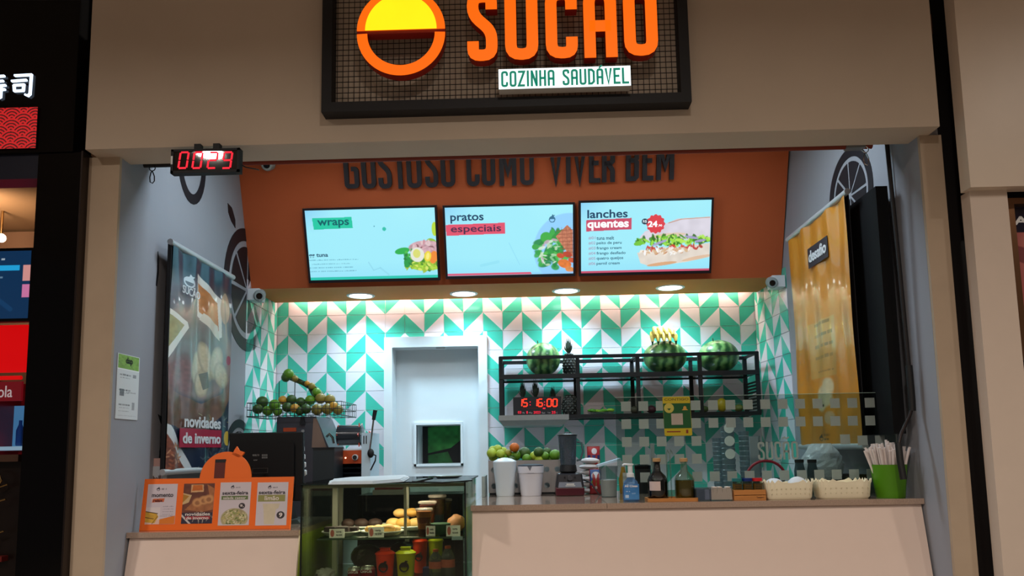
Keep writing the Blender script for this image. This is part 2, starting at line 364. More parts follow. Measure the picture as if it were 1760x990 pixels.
# back wall with the door opening
DX0, DX1, DZ = P(674, 700, 5.9).x, P(823, 700, 5.9).x, zof(750, 596, 5.9)
OX0, OX1, OZ = P(660, 700, 5.9).x, P(838, 700, 5.9).x, zof(750, 578, 5.9)
mb = MB(); mb.box(-2.15, DX0-.02, 5.935, 6.2, 0, 3.5); mb.box(DX1+.02, 1.95, 5.935, 6.2, 0, 3.5); mb.box(DX0-.02, DX1+.02, 5.935, 6.2, DZ+.02, 3.5)
wb = struct(mb, 'wall_back', GROUT)
# glazed two-colour tiles, each a part
TW, TH = .1533, .150
def tile_mesh(kind, w_, h_, cw0=0, cw1=None, ch0=0, ch1=None):
    """a w by h tile split on a diagonal; clipped to [cw0,cw1]x[ch0,ch1]; green triangle kind: ll, ur, ul, lr"""
    cw1 = w_ if cw1 is None else cw1; ch1 = h_ if ch1 is None else ch1
    T = {'ll': ([(0, 0), (w_, 0), (0, h_)], [(w_, 0), (w_, h_), (0, h_)]), 'ur': ([(w_, 0), (w_, h_), (0, h_)], [(0, 0), (w_, 0), (0, h_)]),
         'ul': ([(0, 0), (w_, h_), (0, h_)], [(0, 0), (w_, 0), (w_, h_)]), 'lr': ([(0, 0), (w_, 0), (w_, h_)], [(0, 0), (w_, h_), (0, h_)])}[kind]
    g = .0021; lo = (cw0+g, ch0+g); hi = (cw1-g, ch1-g)
    def clip(poly):
        for ax, lim, sg in ((0, lo[0], 1), (0, hi[0], -1), (1, lo[1], 1), (1, hi[1], -1)):
            out = []
            for i in range(len(poly)):
                a, b = poly[i-1], poly[i]; ia, ib = (a[ax]-lim)*sg >= 0, (b[ax]-lim)*sg >= 0
                if ia != ib: t = (lim-a[ax])/(b[ax]-a[ax]); out.append((a[0]+(b[0]-a[0])*t, a[1]+(b[1]-a[1])*t))
                if ib: out.append(b)
            poly = out
        return poly
    return [clip(t) for t in T]
TCACHE = {}
def tile(fr, u, v, kind, parent, clip=None, size=(TW, TH)):
    key = (fr is FL, fr is FR, kind, clip, size)
    if key not in TCACHE:
        polys = tile_mesh(kind, size[0], size[1], *(clip or (0, None, 0, None))); f0 = Frame((0, 0, 0), fr.u, fr.v); mb = MB()
        for i, p in enumerate(polys):
            if len(p) >= 3: mb.mat(i).prism(p, f0, -.002, .003)
        if not mb.v: TCACHE[key] = None
        else:
            me = bpy.data.meshes.new('tile'); me.from_pydata([tuple(q) for q in mb.v], [], mb.f); me.materials.append(TILEG); me.materials.append(TILEW)
            me.polygons.foreach_set('material_index', mb.m); TCACHE[key] = me
    me = TCACHE[key]
    if me is None: return
    o = bpy.data.objects.new('tile', me); COL.objects.link(o); o.parent = parent; o.location = WM[parent.name].inverted() @ fr.p(u, v, .0)
FB = Frame((P(494.1, 600, YBACK).x, 5.934, zof(545, 574.9, YBACK)), (1, 0, 0), (0, 0, 1))
def tkind(i, r): return (('ll', 'ur') if i % 2 == 0 else ('ul', 'lr'))[r % 2]
du0 = XLb-FB.o.x; du1 = XRb-FB.o.x
for i in range(-1, 24):
    for r in range(-2, 10):
        u = i*TW; v = -(r)*TH; a, b = max(u, du0), min(u+TW, du1)
        if v+TH > ZSOF-FB.o.z+.03+TH*.9: continue
        ii, rr = (i, r) if i < 5 else ((i-1, r) if i > 5 else (1, r+1))
        kd = tkind(i, r) if i != 5 else ('lr', 'ul')[r % 2]
        clip = None
        if a > u or b < u+TW: clip = (a-u, b-u, 0, TH)
        zx0, zx1 = FB.o.x+u, FB.o.x+u+TW; z0 = FB.o.z+v
        if zx1 > OX0+.002 and zx0 < OX1-.002 and z0 < OZ:
            if zx0 >= OX0 and zx1 <= OX1:
                if z0+TH > OZ: clip = (0, TW, OZ-z0, TH)
                else: continue
            elif zx0 < OX0: 
                clip = (0, OX0-zx0, 0, TH)
            else: clip = (OX1-zx0, TW, 0, TH)
        if z0+TH > ZSOF+.08: continue
        tile(FB, u, v, kd, wb, clip)
# side wall tiles
for fr, wp, start, sgn in ((FL, wl, LL, -1), (FR, wr, 0, 1)):
    n = 5
    edge = (P(417, 600, 0.001).x if 0 else None)
    for i in range(n):
        w_ = TW
        if fr is FL: u = start-.07-TW*i-.0 if i else start-.07; u0 = start-.05-TW*(i+1) if i else start-.05
        for r in range(-1, 10):
            if fr is FL:
                if i == 0: u = start-.06; cl = (0, .06, 0, TH)
                else: u = start-.06-TW*i; cl = None
            else:
                if i == 0: u = -.095; cl = (.095, TW, 0, TH)
                else: u = -.095+TW*i; cl = None
            v = FB.o.z-r*TH
            if v+TH > ZSOF+.1: continue
            tile(fr, u, v, tkind(i+(1 if fr is FL else 0), r), wp, cl)
# murals on the side walls
def mural_slice(fr, wp, u, v, R, name, spokes=8, upto=1, ring=.2):
    pr = thing_child = None
    mb = MB(); N_ = 48
    mb.ribbon([(u+math.cos(2*math.pi*i/N_)*R*(1-ring/2), v+math.sin(2*math.pi*i/N_)*R*(1-ring/2)) for i in range(N_)], R*ring, fr, .0005, .003, True)
    for s_ in range(spokes):
        a0 = 2*math.pi*(s_+.06)/spokes+math.pi/2; a1 = 2*math.pi*(s_+.94)/spokes+math.pi/2; r1 = R*(1-ring)*.88
        pts = [(u+math.cos((a0+a1)/2)*R*.07, v+math.sin((a0+a1)/2)*R*.07)]+[(u+math.cos(a0+(a1-a0)*q/6)*r1, v+math.sin(a0+(a1-a0)*q/6)*r1) for q in range(7)]
        mb.prism(pts, fr, .0005, .003)
    return mb.build(name, BLACKP, wp)
def wl_uv(px, py): return FL.uv(px, py)
def wr_uv(px, py): return FR.uv(px, py)
a = wr_uv(1425, 335); b = wr_uv(1503, 335); t = wr_uv(1463, 251); R_ = abs(b[0]-a[0])/2
mural_slice(FR, wr, (a[0]+b[0])/2, t[1]-R_, R_, 'painted_orange_slice')
a = wl_uv(303, 300); b = wl_uv(353, 300); t = wl_uv(328, 347); R_ = abs(b[0]-a[0])/2
mb = MB(); mb.ribbon([(( a[0]+b[0])/2+math.cos(2*math.pi*i/32)*R_*.86, t[1]+R_*1.3+math.sin(2*math.pi*i/32)*R_*1.2) for i in range(32)], R_*.3, FL, .0005, .003, True)
q = ((a[0]+b[0])/2, t[1]+R_*1.3); mb.prism([(q[0]-R_*.7, q[1]-R_*.1), (q[0]-R_*.55, q[1]-.5*R_), (q[0]-.1*R_, q[1]+R_*1.1), (q[0]-R_*.7, q[1]+R_)], FL, .0005, .003)
mb.build('painted_fruit_ring', BLACKP, wl)
a = wl_uv(384, 480); t = wl_uv(410, 590); R_ = .43
mural_slice(FL, wl, a[0]+R_, wl_uv(400, 485)[1], R_, 'painted_orange_slice')
def wpoly(px, name='painted_leaf'):
    mb = MB(); mb.prism([wl_uv(*p) for p in px], FL, .0005, .003); return mb.build(name, BLACKP, wl)
wpoly([(391, 349), (398, 357), (404, 378), (404, 392), (397, 380), (392, 365)])
wpoly([(271, 432), (272.5, 445), (272, 470), (269, 492), (267.5, 490), (270, 465), (270, 445)])
wpoly([(271, 712), (280, 718), (289, 712), (291, 730), (283, 733), (276, 728)])
wpoly([(284, 735), (291, 733), (288, 760), (287, 800), (272, 800), (274, 775)], 'painted_stem')
t = wl_uv(402, 712); mural_slice(FL, wl, t[0]+.1, t[1]-.30, .27, 'painted_orange_slice')
# inclined orange bulkhead carrying the screens, tan soffit below
YF0, ZF0 = 5.33, ZSOF; YF1, ZF1 = 5.02, 3.46
ny = -(ZF1-ZF0); slope = (YF1-YF0)/(ZF1-ZF0)
FP = Frame((0, YF0, ZF0), (1, 0, 0), (0, YF1-YF0, ZF1-ZF0))
mb = MB(); pts = []
for x, fx in ((xl(5.4)+.002, 0), (xr(5.4)-.002, 0)):
    pts.append([(x, YF0, ZF0), (x, YF1, ZF1), (x, 5.93, ZF1), (x, 5.93, ZF0+.12), (x, 5.84, ZF0+.12), (x, 5.84, ZF0)])
A, B = pts; n = 6
mb.add(A+B, []); 
for i, mi in ((0, 0), (1, 0), (2, 0), (3, 0), (4, 0), (5, 1)):
    j = (i+1) % n; mb.f.append((j, i, i+n, j+n)); mb.m.append(mi)
mb.f += [tuple(range(n)), tuple(range(n, 2*n))[::-1]]; mb.m += [0, 0]
bk = struct(mb, 'wall_upper', [ORANGE, TAN])
# LED strip in the cove
t_ = thing('strip_light', 'warm strip light hidden in the cove behind the tan soffit edge', 'light', (-.1, 5.885, ZSOF+.095))
mb = MB(); mb.box(XLb+.08, XRb-.08, 5.875, 5.895, ZSOF+.10, ZSOF+.112); mb.build('diffuser', mt('strip_emitter', '#fff0d8', emit=6, var=0), t_)
mb = MB(); mb.box(XLb+.06, XRb-.06, 5.87, 5.90, ZSOF+.112, ZSOF+.122); mb.build('channel', ALU, t_)
area('strip_light_lamp', (-.1, 5.885, ZSOF+.09), 3.5, 15, (1, .80, .62), (0, 0, 0), .02, 'RECTANGLE')
# round downlights in the soffit
EMW = mt('downlight_emitter', '#f2fdff', emit=9, var=0)
for i, (px, py) in enumerate([(620, 508), (797, 504.5), (973, 499.5), (1152, 494)]):
    p = PZ(px, py, ZSOF); wh = ['leftmost', 'second from the left', 'third from the left', 'rightmost']
    t_ = thing('ceiling_light', 'round white downlight in the tan soffit, %s of the four' % wh[i], 'light', (p.x, p.y, ZSOF), group='round downlights in the soffit')
    mb = MB(); mb.lathe([(.085, -.001), (.085, -.006), (.102, -.006), (.106, -.001)], (p.x, p.y, ZSOF), 32, cap0=False, cap1=False); mb.build('trim_ring', WHITE, t_, True)
    mb = MB(); mb.lathe([(.0, -.003), (.086, -.003)], (p.x, p.y, ZSOF), 32, cap0=False, cap1=False); mb.build('diffuser', EMW, t_)
    area('downlight_lamp', (p.x, p.y, ZSOF-.012), .16, 6.5, COOL, spread=130)
for i, x in enumerate((-1.15, 0, 1.05)):
    t_ = thing('panel_light', 'flat white panel light behind the beam in the shop front ceiling, %s one' % ['left', 'middle', 'right'][i], 'light', (x, 4.0, 3.46), group='panel lights in the shop front')
    mb = MB(); mb.box(x-.2, x+.2, 3.85, 4.15, 3.43, 3.459); mb.build('casing', WHITE, t_); mb = MB(); mb.box(x-.18, x+.18, 3.87, 4.13, 3.426, 3.43); mb.build('diffuser', mt('panel_emitter', '#e8f6ff', emit=1.5, var=0), t_)
    area('panel_lamp', (x, 4.0, 3.42), .34, 12 if x > 1 else 14, (.72, .88, 1.0), (0, 0, 0), .28, 'RECTANGLE')
# mall downlights (one mirrors in the counter clock, one in the beige panel)
for i, (x, y) in enumerate(MALL_LAMPS):
    t_ = thing('mall_ceiling_light', 'round warm downlight in the mall ceiling behind the viewer', 'light', (x, y, MALL_Z), group='mall ceiling lights')
    mb = MB(); mb.lathe([(.135, -.004), (.14, -.03), (.17, -.012), (.175, -.001)], (x, y, MALL_Z), 24, cap0=False, cap1=False); mb.build('rim', WHITE, t_, True); mb = MB(); mb.lathe([(.0, -.035), (.125, -.035)], (x, y, MALL_Z), 24, cap0=False, cap1=False); mb.build('diffuser', mt('mall_emitter', '#ffe9d8', emit=14, var=0), t_)
# door and hatch in the back wall
d1 = thing('door_1', None, None, (0, 5.9, 0)); d1['kind'] = 'structure'
mb = MB(); mb.box(OX0, DX0, 5.895, 6.12, 0, OZ); mb.box(DX1, OX1, 5.895, 6.12, 0, OZ); mb.box(DX0, DX1, 5.895, 6.12, DZ, OZ)
mb.build('door_frame', WHITE, d1)
YD = 6.08; HX0, HX1, HZ0, HZ1 = P(716, 760, YD).x, P(792, 760, YD).x, zof(755, 797, YD), zof(755, 730, YD)
mb = MB(); mb.box(DX0, HX0, YD, YD+.04, 0, DZ); mb.box(HX1, DX1, YD, YD+.04, 0, DZ); mb.box(HX0, HX1, YD, YD+.04, HZ1, DZ); mb.box(HX0, HX1, YD, YD+.04, 0, HZ0); mb.build('door_panel', WHITE, d1)
mb = MB(); e = .018
for a_ in ((HX0-e, HX0, HZ0-e, HZ1+e), (HX1, HX1+e, HZ0-e, HZ1+e), (HX0, HX1, HZ1, HZ1+e), (HX0-e, HX1+e, HZ0-e, HZ0)): mb.box(a_[0], a_[1], YD-.02, YD+.36, a_[2], a_[3])
mb.box(HX0, HX1, YD+.345, YD+.36, HZ0, HZ1); mb.build('hatch_box', WHITE, d1)
fh = front(755, 760, YD+.34); fh.n = Vector((0, -1, 0))
bx = (HX0-fh.o.x, HZ0-fh.o.z, HX1-fh.o.x, HZ1-fh.o.z)
cv = Cv(60, 60, '#0d1418', 2); cv.poly([(8, 2), (58, -4), (60, 10), (54, 24), (40, 36), (8, 44)], '#2f8a3c', tex=.35, tsc=6); cv.poly([(8, 47), (36, 42), (44, 62), (8, 62)], '#276e34', tex=.3, tsc=5); cv.line(7, 45, 40, 39, 2, '#0a0f10')
paint('hatch_picture', fh, bx, cv, printmat('satin', .4), d1, .002)
mb = MB(); mb.box(P(750, 600, 5.95).x, P(766, 600, 5.95).x, 5.93, 5.97, DZ-.014, DZ); mb.build('door_stop', WHITE, d1)
# ---------- neighbouring shop on the left
Yn = 3.45; zb = zof(60, 262, Yn); xn = P(127, 400, Yn).x
mb = MB(); mb.box(-5.2, P(128, 200, Yn).x, Yn, Yn+.15, zb, MALL_Z); nf = struct(mb, 'trim_4', BLACKG)
mb = MB(); mb.box(P(62, 300, Yn).x, P(129, 500, Yn).x, Yn+.01, Yn+.3, 0, zb); struct(mb, 'trim_5', BLACKG)
mb = MB(); mb.box(P(129, 500, Yn).x+.002, pl0+.02, 3.62, 3.72, 0, MALL_Z); struct(mb, 'trim_6', DARKBR)
mb = MB(); mb.box(P(129, 500, Yn).x, P(129, 500, Yn).x+.008, Yn-.004, 3.62, 0, zb+.0); struct(mb, 'trim_7', mt('dark_metal_edge', '#3a3230', .25, .8))
mb = MB(); mb.box(-5.2, P(64, 300, Yn).x, Yn+.02, Yn+.14, zof(30, 305, Yn), zb); struct(mb, 'trim_8', mt('dark_blue_lacquer', '#161a2b', .3))
mb = MB(); mb.box(-5.2, -2.25, 6.3, 6.4, 0, 3.4); struct(mb, 'wall_neighbour', mt('brown_wall', '#7d5a42', .7)); mb = MB(); mb.box(-5.2, -2.1, 3.8, 6.4, 3.42, 3.5); struct(mb, 'trim_9', mt('neighbour_ceiling', '#9a7450', .8))
mb = MB(); mb.box(-2.2, -2.12, 3.75, 6.4, 0, 3.42); struct(mb, 'trim_10', BLACKM)
fN = front(0, 150, Yn-.001); GLOWW = mt('sign_white_glow', '#cfe4ff', emit=2.2, var=0)
t_ = thing('shop_lettering', 'glowing white character sign on the black fascia at left edge', 'sign', (P(20, 150, Yn).x, Yn, zof(20, 168, Yn)))
def stroke(mb, px, t, fr=fN, d0=.002, d1=.014): mb.ribbon([fr.uv(*p) for p in px], t, fr, d0, d1)
mb = MB()
for px in ([(27, 131.5), (56, 130), (53.5, 163), (50, 166), (45, 164)], [(22, 141), (48, 139)], [(26, 148), (27, 159)], [(26, 148), (43, 147), (42, 157)], [(26, 158), (43, 157)]): stroke(mb, px, .0085)
mb.build('character', GLOWW, t_)
mb = MB()
for px in ([(-14, 134), (10, 132)], [(-12, 142), (8, 140.5)], [(-16, 150), (12, 148)], [(-14, 157), (11, 155)], [(4, 150), (3, 168), (-1, 170)], [(-2, 128), (-6, 150), (-14, 168)]): stroke(mb, px, .0085)
mb.build('character', GLOWW, t_)
l = bpy.data.lights.new('x', 'POINT')
bpy.data.lights.remove(l)
bxp = fN.box(-50, 187, 65, 257); cw, chh = 115, 70
cv = Cv(cw, chh, '#2a0405', 1.6); X, Y = cv.X, cv.Y; r0 = 20.0; img = np.zeros_like(X)
for row in range(-1, 9):
    cyy = row*r0*.5+8
    for c_ in range(-1, 5):
        cx = c_*2*r0+(r0 if row % 2 else 0)+11; d = np.hypot(X-cx, Y-cyy); m = (d < r0) & (Y <= cyy+.0*d)
        v = (((d/r0*4.0) % 1) > .42).astype(float); img = np.where(m, v, img)
cv.mix(img, '#c4171c')
t_ = thing('wave_panel', 'backlit red panel with a scalloped wave pattern under the white characters', 'sign', (P(20, 220, Yn).x, Yn, zof(20, 257, Yn)))
mb = MB(); mb.prism([(bxp[0], bxp[1]), (bxp[2], bxp[1]), (bxp[2], bxp[3]), (bxp[0], bxp[3])], fN, .001, .008); mb.build('panel', BLACKM, t_)
paint('wave_print', fN, bxp, cv, printmat('glow', .4, 1.0), t_, .009)
# screen, red light panel and drinks fridge inside it
def emis(n, c, s=1): return mt(n, c, emit=s, var=.02)
f5 = front(20, 490, 5.0)
t_ = thing('menu_screen', 'dark blue menu screen hanging in the left neighbouring shop', 'screen', (P(10, 490, 5).x, 5, zof(10, 548, 5)))
b5 = f5.box(-60, 432, 51, 548); mb = MB(); mb.prism([(b5[0]-.02, b5[1]-.02), (b5[2]+.02, b5[1]-.02), (b5[2]+.02, b5[3]+.02), (b5[0]-.02, b5[3]+.02)], f5, -.05, 0); mb.build('housing', BLACKM, t_)
cv = Cv(111, 116, '#0c2d4e', 1); cv.rect(0, 25, 92, 34, '#1f9ad0'); cv.rect(98, 25, 111, 52, '#c98a86'); cv.rect(98, 58, 111, 80, '#c06f9a'); cv.words(60, 12, 66, 4, '#cfe0ea'); cv.line(40, 70, 80, 100, 8, '#123a60', .8); cv.words(20, 44, 64, 2.5, '#6f8fa8')
paint('picture', f5, b5, cv, printmat('glow', .4, 1.0), t_, .001)
t_ = thing('red_light_box', 'glowing red panel above the drinks fridge at left edge', 'light box', (P(0, 600, 5.2).x, 5.2, zof(0, 650, 5.2))); f52 = front(20, 600, 5.2); b = f52.box(-60, 560, 50, 641)
mb = MB(); mb.prism([(b[0], b[1]), (b[2], b[1]), (b[2], b[3]), (b[0], b[3])], f52, 0, .02); mb.build('panel', emis('red_glow', '#c8060a', 1.0), t_)
t_ = thing('drinks_fridge', 'red fronted drinks fridge with glass door in the left shop', 'fridge', (P(-10, 700, 4.9).x, 4.9, 0)); f49 = front(20, 700, 4.9)
b = f49.box(-80, 647, 44, 1100); REDP = mt('red_enamel', '#8e1018', .3, coat=.3)
mb = MB(); mb.prism([(b[0], b[1]), (b[2], b[1]), (b[2], b[3]), (b[0], b[3])], f49, -.6, -.55)
for q in ((b[0], b[0]+.03), (b[2]-.02, b[2])): mb.prism([(q[0], b[1]), (q[1], b[1]), (q[1], b[3]), (q[0], b[3])], f49, -.55, 0)
mb.build('body', REDP, t_)
h = f49.box(-80, 657, 40, 690); mb = MB(); mb.prism([(h[0], h[1]), (h[2], h[1]), (h[2], h[3]), (h[0], h[3])], f49, 0, .02); hd = mb.build('header', emis('fridge_header_glow', '#5c0a12', 1), t_)
text('Coca-Cola', f49, f49.box(-66, 664, 25, 684), emis('header_script', '#b0a0a0', .8), hd, .021, .024, .0)
h = f49.box(-80, 646, 42, 656); mb = MB(); mb.tube([f49.p(h[0], (h[1]+h[3])/2, .03), f49.p(h[2], (h[1]+h[3])/2, .03)], (h[3]-h[1])/2*.7); mb.build('top_trim', emis('red_glow', '#c8060a', 1.0), t_)
h = f49.box(-80, 768, 40, 774); mb = MB(); mb.prism([(h[0], h[1]), (h[2], h[1]), (h[2], h[3]), (h[0], h[3])], f49, -.4, -.02); mb.build('shelf', emis('fridge_shelf_glow', '#9fc0d8', .5), t_)
h = f49.box(-80, 690, 40, 768); mb = MB(); mb.prism([(h[0], h[1]), (h[2], h[1]), (h[2], h[3]), (h[0], h[3])], f49, -.5, -.48); mb.build('back_light', emis('fridge_back_glow', '#3f6f98', .8), t_)
for i, px in enumerate((-2, 8, 17, 26, 35)):
    x = f49.uv(px, 766); bb = f49.p(x[0], f49.box(px-4, 766, px+4, 768)[3], -.2); mb = MB(); hh = .17
    mb.lathe([(.022, 0), (.024, .01), (.024, hh*.6), (.01, hh*.85), (.01, hh)], bb, 10); o = mb.build('water_bottle', glass('blue_bottle_glass', '#6f9fd0', .3, fog=.4, fogcol='#4a7cc0'), smooth=True); tag(o, 'blue plastic bottle on the neighbouring fridge shelf', 'bottle', 'bottles in the drinks fridge')
t_ = thing('counter_rail', 'dark counter with brass fittings below the neighbouring fridge', 'counter', (P(0, 900, 4.0).x, 4.0, 0)); f40 = front(0, 850, 4.0)
b = f40.box(-80, 782, 42, 1100); mb = MB(); mb.prism([(b[0], b[1]), (b[2], b[1]), (b[2], b[3]), (b[0], b[3])], f40, -.5, 0); mb.build('body', mt('dark_brown_lacquer', '#160b08', .3), t_)
h = f40.box(-80, 782, 42, 794); mb = MB(); mb.prism([(h[0], h[1]), (h[2], h[1]), (h[2], h[3]), (h[0], h[3])], f40, 0, .05); mb.build('worktop', mt('brown_top', '#4a3226', .4), t_)
BRASS = mt('brass', '#b09060', .25, 1)
mb = MB(); mb.tube([f40.p(*f40.uv(*p), .06) for p in ((-6, 812), (4, 810), (12, 815), (16, 825), (12, 832), (4, 834))], .006); mb.build('tap', BRASS, t_, True)
for q in ((8, 832, 24, 837), (7, 857, 21, 861), (4, 911, 18, 916), (-8, 841, 8, 845), (-8, 925, 3, 932)):
    h = f40.box(*q); mb = MB(); mb.tube([f40.p(h[0], h[1], .05), f40.p(h[2], h[3], .05)], .005); mb.build('fitting', BRASS, t_, True)
h = f40.box(-60, 955, 14, 964); mb = MB(); mb.prism([(h[0], h[1]), (h[2], h[1]), (h[2], h[3]), (h[0], h[3])], f40, 0, .05); mb.build('red_trim', mt('dull_red', '#6a1812', .5), t_)
p = P(2, 409, 5.8); t_ = thing('ceiling_spotlight', 'small bright spotlight under the brown ceiling at the left edge', 'light', p); mb = MB(); mb.ball(p, .035); mb.build('bulb', emis('spot_glow', '#ffe9c8', 6), t_, True); mb = MB(); mb.tube([p, (p.x, p.y, 3.42)], .01); mb.build('stem', BRASS, t_); area('neighbour_wall_fill', (p.x, p.y-.5, p.z-.05), .3, 11, (1, .78, .55), (math.radians(105), 0, 0))  # area light added off the bulb, aimed at the brown wall to brighten it
# ---------- neighbour on the right
Yr = 3.35; zf = zof(1700, 321, Yr); x0 = P(1638, 10, 3.5).x
xr0 = P(1668, 318, Yr).x
mb = MB(); mb.hexa([(xr0, Yr, zf), (5.2, Yr, zf), (5.2, 3.43, zf), (xr0, 3.43, zf), (xr0, Yr, MALL_Z), (5.2, Yr, MALL_Z), (5.2, 3.43, MALL_Z), (xr0, 3.43, MALL_Z)]); struct(mb, 'trim_11', BEIGEG)
mb = MB(); mb.box(P(1655, 330, 3.45).x, P(1719, 335, 3.45).x, 3.40, 3.47, 0, zf); struct(mb, 'trim_12', mt('beige_pillar', '#d4c2b2', .4, var=.03))
mb = MB(); mb.box(pr1+.02, xr0+.5, 3.62, 3.68, 0, MALL_Z); struct(mb, 'trim_13', DARKBR)
mb = MB(); mb.box(P(1719, 400, 3.45).x, 5.2, 3.7, 3.8, 0, zf); struct(mb, 'trim_14', mt('brown_recess', '#5a3220', .5))
f35 = front(1735, 500, 3.5); BRZ = mt('bronze_frame', '#8a6448', .28, .9)
xa = P(1722, 345, 3.5).x; za = zof(1735, 345, 3.5); zc = zof(1755, 620, 3.5)
t_ = thing('poster_case', 'bronze framed food poster at the right edge of the mall', 'poster', (xa+.5, 3.5, zc))
mb = MB(); e = .028; ws = .9
for q in ((xa, xa+e, zc, za), (xa+ws-e, xa+ws, zc, za), (xa+e, xa+ws-e, za-e, za), (xa+e, xa+ws-e, zc, zc+e)): mb.box(q[0], q[1], 3.46, 3.52, q[2], q[3])
mb.build('frame', BRZ, t_)
mb = MB(); mb.box(xa+e, xa+ws-e, 3.51, 3.53, zc+e, za-e); mb.build('backing', BLACKM, t_)
fq = Frame((xa+e, 3.509, zc+e), (1, 0, 0), (0, 0, 1)); W_ = ws-2*e; H_ = za-zc-2*e
cv = Cv(330, 260, '#a04a4e', .8); cv.rect(0, 0, 330, 46, '#16142c'); cv.mix(((cv.Y > 46) & (cv.Y < 180)).astype(float)*cv.nz(30, 2), '#c07a70'); cv.ell(30, 90, 60, 14, '#5c2630', 20, .7); cv.rect(0, 180, 330, 186, '#e0d2c0'); cv.rect(0, 187, 330, 260, '#c8a23c', tex=.2, tsc=12); cv.ell(20, 210, 40, 8, '#e8d28a', 10, .7)
paint('poster_print', fq, (0, 0, W_, H_), cv, printmat('gloss', .15, 0, .4), t_, .001)
text('AÇAÍ', fq, (.018, H_-.095, .24, H_-.035), WHITEINK, t_, .002, .004, .03)
# ------------------------------------------------------------------ illuminated sign on the beam
YS = 3.34; fs = front(870, 60, YS)
OG = mt('sign_orange_glow', '#ff6a0c', emit=1.0, var=.02, scale=3); YG = mt('sign_yellow_glow', '#fff018', emit=1.0, var=.06, scale=14); DR = mt('sign_dark_red_side', '#a01c0a', .45)
TEALG = mt('sign_teal_ink', '#0f9a7c', emit=.6, var=0); WG = mt('sign_white_glow_face', '#eafcff', emit=1.6, var=0)
sx0, sz0 = fs.uv(554, 195); sx1, _ = fs.uv(1188, 185); sz0 = fs.uv(870, 187)[1]; sz1 = fs.uv(870, -135)[1]
t_ = thing('shop_sign', 'black framed wire sign with glowing orange lettering and fruit ring on the beam', 'sign', (0, YB, fs.o.z+sz0))
e = .046; mb = MB()
for q in ((sx0, sx0+e, sz0, sz1), (sx1-e, sx1, sz0, sz1), (sx0+e, sx1-e, sz0, sz0+e), (sx0+e, sx1-e, sz1-e, sz1)): mb.prism([(q[0], q[2]), (q[1], q[2]), (q[1], q[3]), (q[0], q[3])], fs, -.06, .02)
mb.build('frame', BLACKM, t_)
mb = MB(); pitch = .0262; x = sx0+e+pitch*.5
while x < sx1-e: mb.prism([(x-.0012, sz0+e), (x+.0012, sz0+e), (x+.0012, sz1-e), (x-.0012, sz1-e)], fs, -.034, -.031); x += pitch
z = sz0+e+pitch*.5
while z < sz1-e: mb.prism([(sx0+e, z-.0012), (sx1-e, z-.0012), (sx1-e, z+.0012), (sx0+e, z+.0012)], fs, -.031, -.028); z += pitch
mb.build('wire_grid', BLACKM, t_)['kind'] = 'stuff'
fs2 = front(870, 60, 3.26); m2 = 3.26/F_PX
def ringpts(c, r, a0, a1, n=40): return [(c[0]+r*math.cos(math.radians(a0+(a1-a0)*i/n)), c[1]+r*math.sin(math.radians(a0+(a1-a0)*i/n))) for i in range(n+1)]
c = fs2.uv(689, 55); R_ = 81*m2; ri = 62*m2
def twoface(name, fn, face, side, d0=-.055, d1=0):
    mb = MB(); fn(mb.mat(0), d1-.004, d1); fn(mb.mat(1), d0, d1-.004); return mb.build(name, [face, side], t_)
up = [(c[0]+x*1., c[1]+.012+y) for x, y in [(R_*math.cos(a), R_*math.sin(a)) for a in [math.pi*i/40 for i in range(41)]]]
twoface('upper_ring', lambda m, a, b: m.prism(up, fs2, a, b), OG, DR)
dome = [(c[0]+.0+x, c[1]+.012+y) for x, y in [(R_*.81*math.cos(a), R_*.84*math.sin(a)) for a in [math.pi*i/40 for i in range(41)]]]
mb = MB(); mb.prism(dome, fs2, 0, .003); mb.build('yellow_dome', YG, t_)
low = ringpts((c[0], c[1]-.004), (R_+ri)/2, 180, 360)
twoface('lower_ring', lambda m, a, b: m.ribbon(low, R_-ri, fs2, a, b), OG, DR)
mb = MB(); mb.prism([(c[0]-R_, c[1]-.004), (c[0]+R_, c[1]-.004), (c[0]+R_, c[1]+.012), (c[0]-R_, c[1]+.012)], fs2, -.055, -.004); mb.build('ring_divider', DR, t_)
for ch, x0_, x1_, yb_ in (('S', 803, 855, 104), ('U', 868, 925, 102), ('C', 938, 993, 99.5), ('A', 1004, 1061, 98), ('O', 1073, 1131, 95)):
    u0, v0, u1, _ = fs2.box(x0_, 40, x1_, yb_); v1 = v0+134*m2
    def fn(m, a, b, ch=ch, u0=u0, v0=v0, u1=u1, v1=v1): letter(m, ch, fs2, u0, v0, u1-u0, v1-v0, 21*m2, a, b)
    lt = twoface('letter', fn, OG, DR)
    if ch == 'A':
        mb = MB(); mb.ribbon([(u0+.0, v1+.03), (u0+.05, v1+.05), (u0+.09, v1+.03), (u1, v1+.055)], .03, fs2, -.05, 0); mb.build('tilde', OG, t_)
lx0, lz0, lx1, lz1 = fs2.box(857, 116, 1084, 150)
lb = thing('tagline_box', None, None); bpy.data.objects.remove(lb)
mb = MB(); mb.prism([(lx0, lz0), (lx1, lz0), (lx1, lz1), (lx0, lz1)], fs2, -.055, -.002); box_ = mb.build('light_box', mt('light_box_side', '#b9b4ac', .5), t_)
mb = MB(); mb.prism([(lx0, lz0), (lx1, lz0), (lx1, lz1), (lx0, lz1)], fs2, -.002, 0); mb.build('lit_face', WG, box_)
mb = MB(); x = lx0+.008; hh = (lz1-lz0)*.80; zz = lz0+(lz1-lz0)*.09; words = 'COZINHA SAUDAVEL'; wd = (lx1-lx0-.012)
adv = {'I': .5, ' ': .75, 'M': 1.3}; tot = sum(adv.get(q, 1) for q in words); s_ = wd/tot
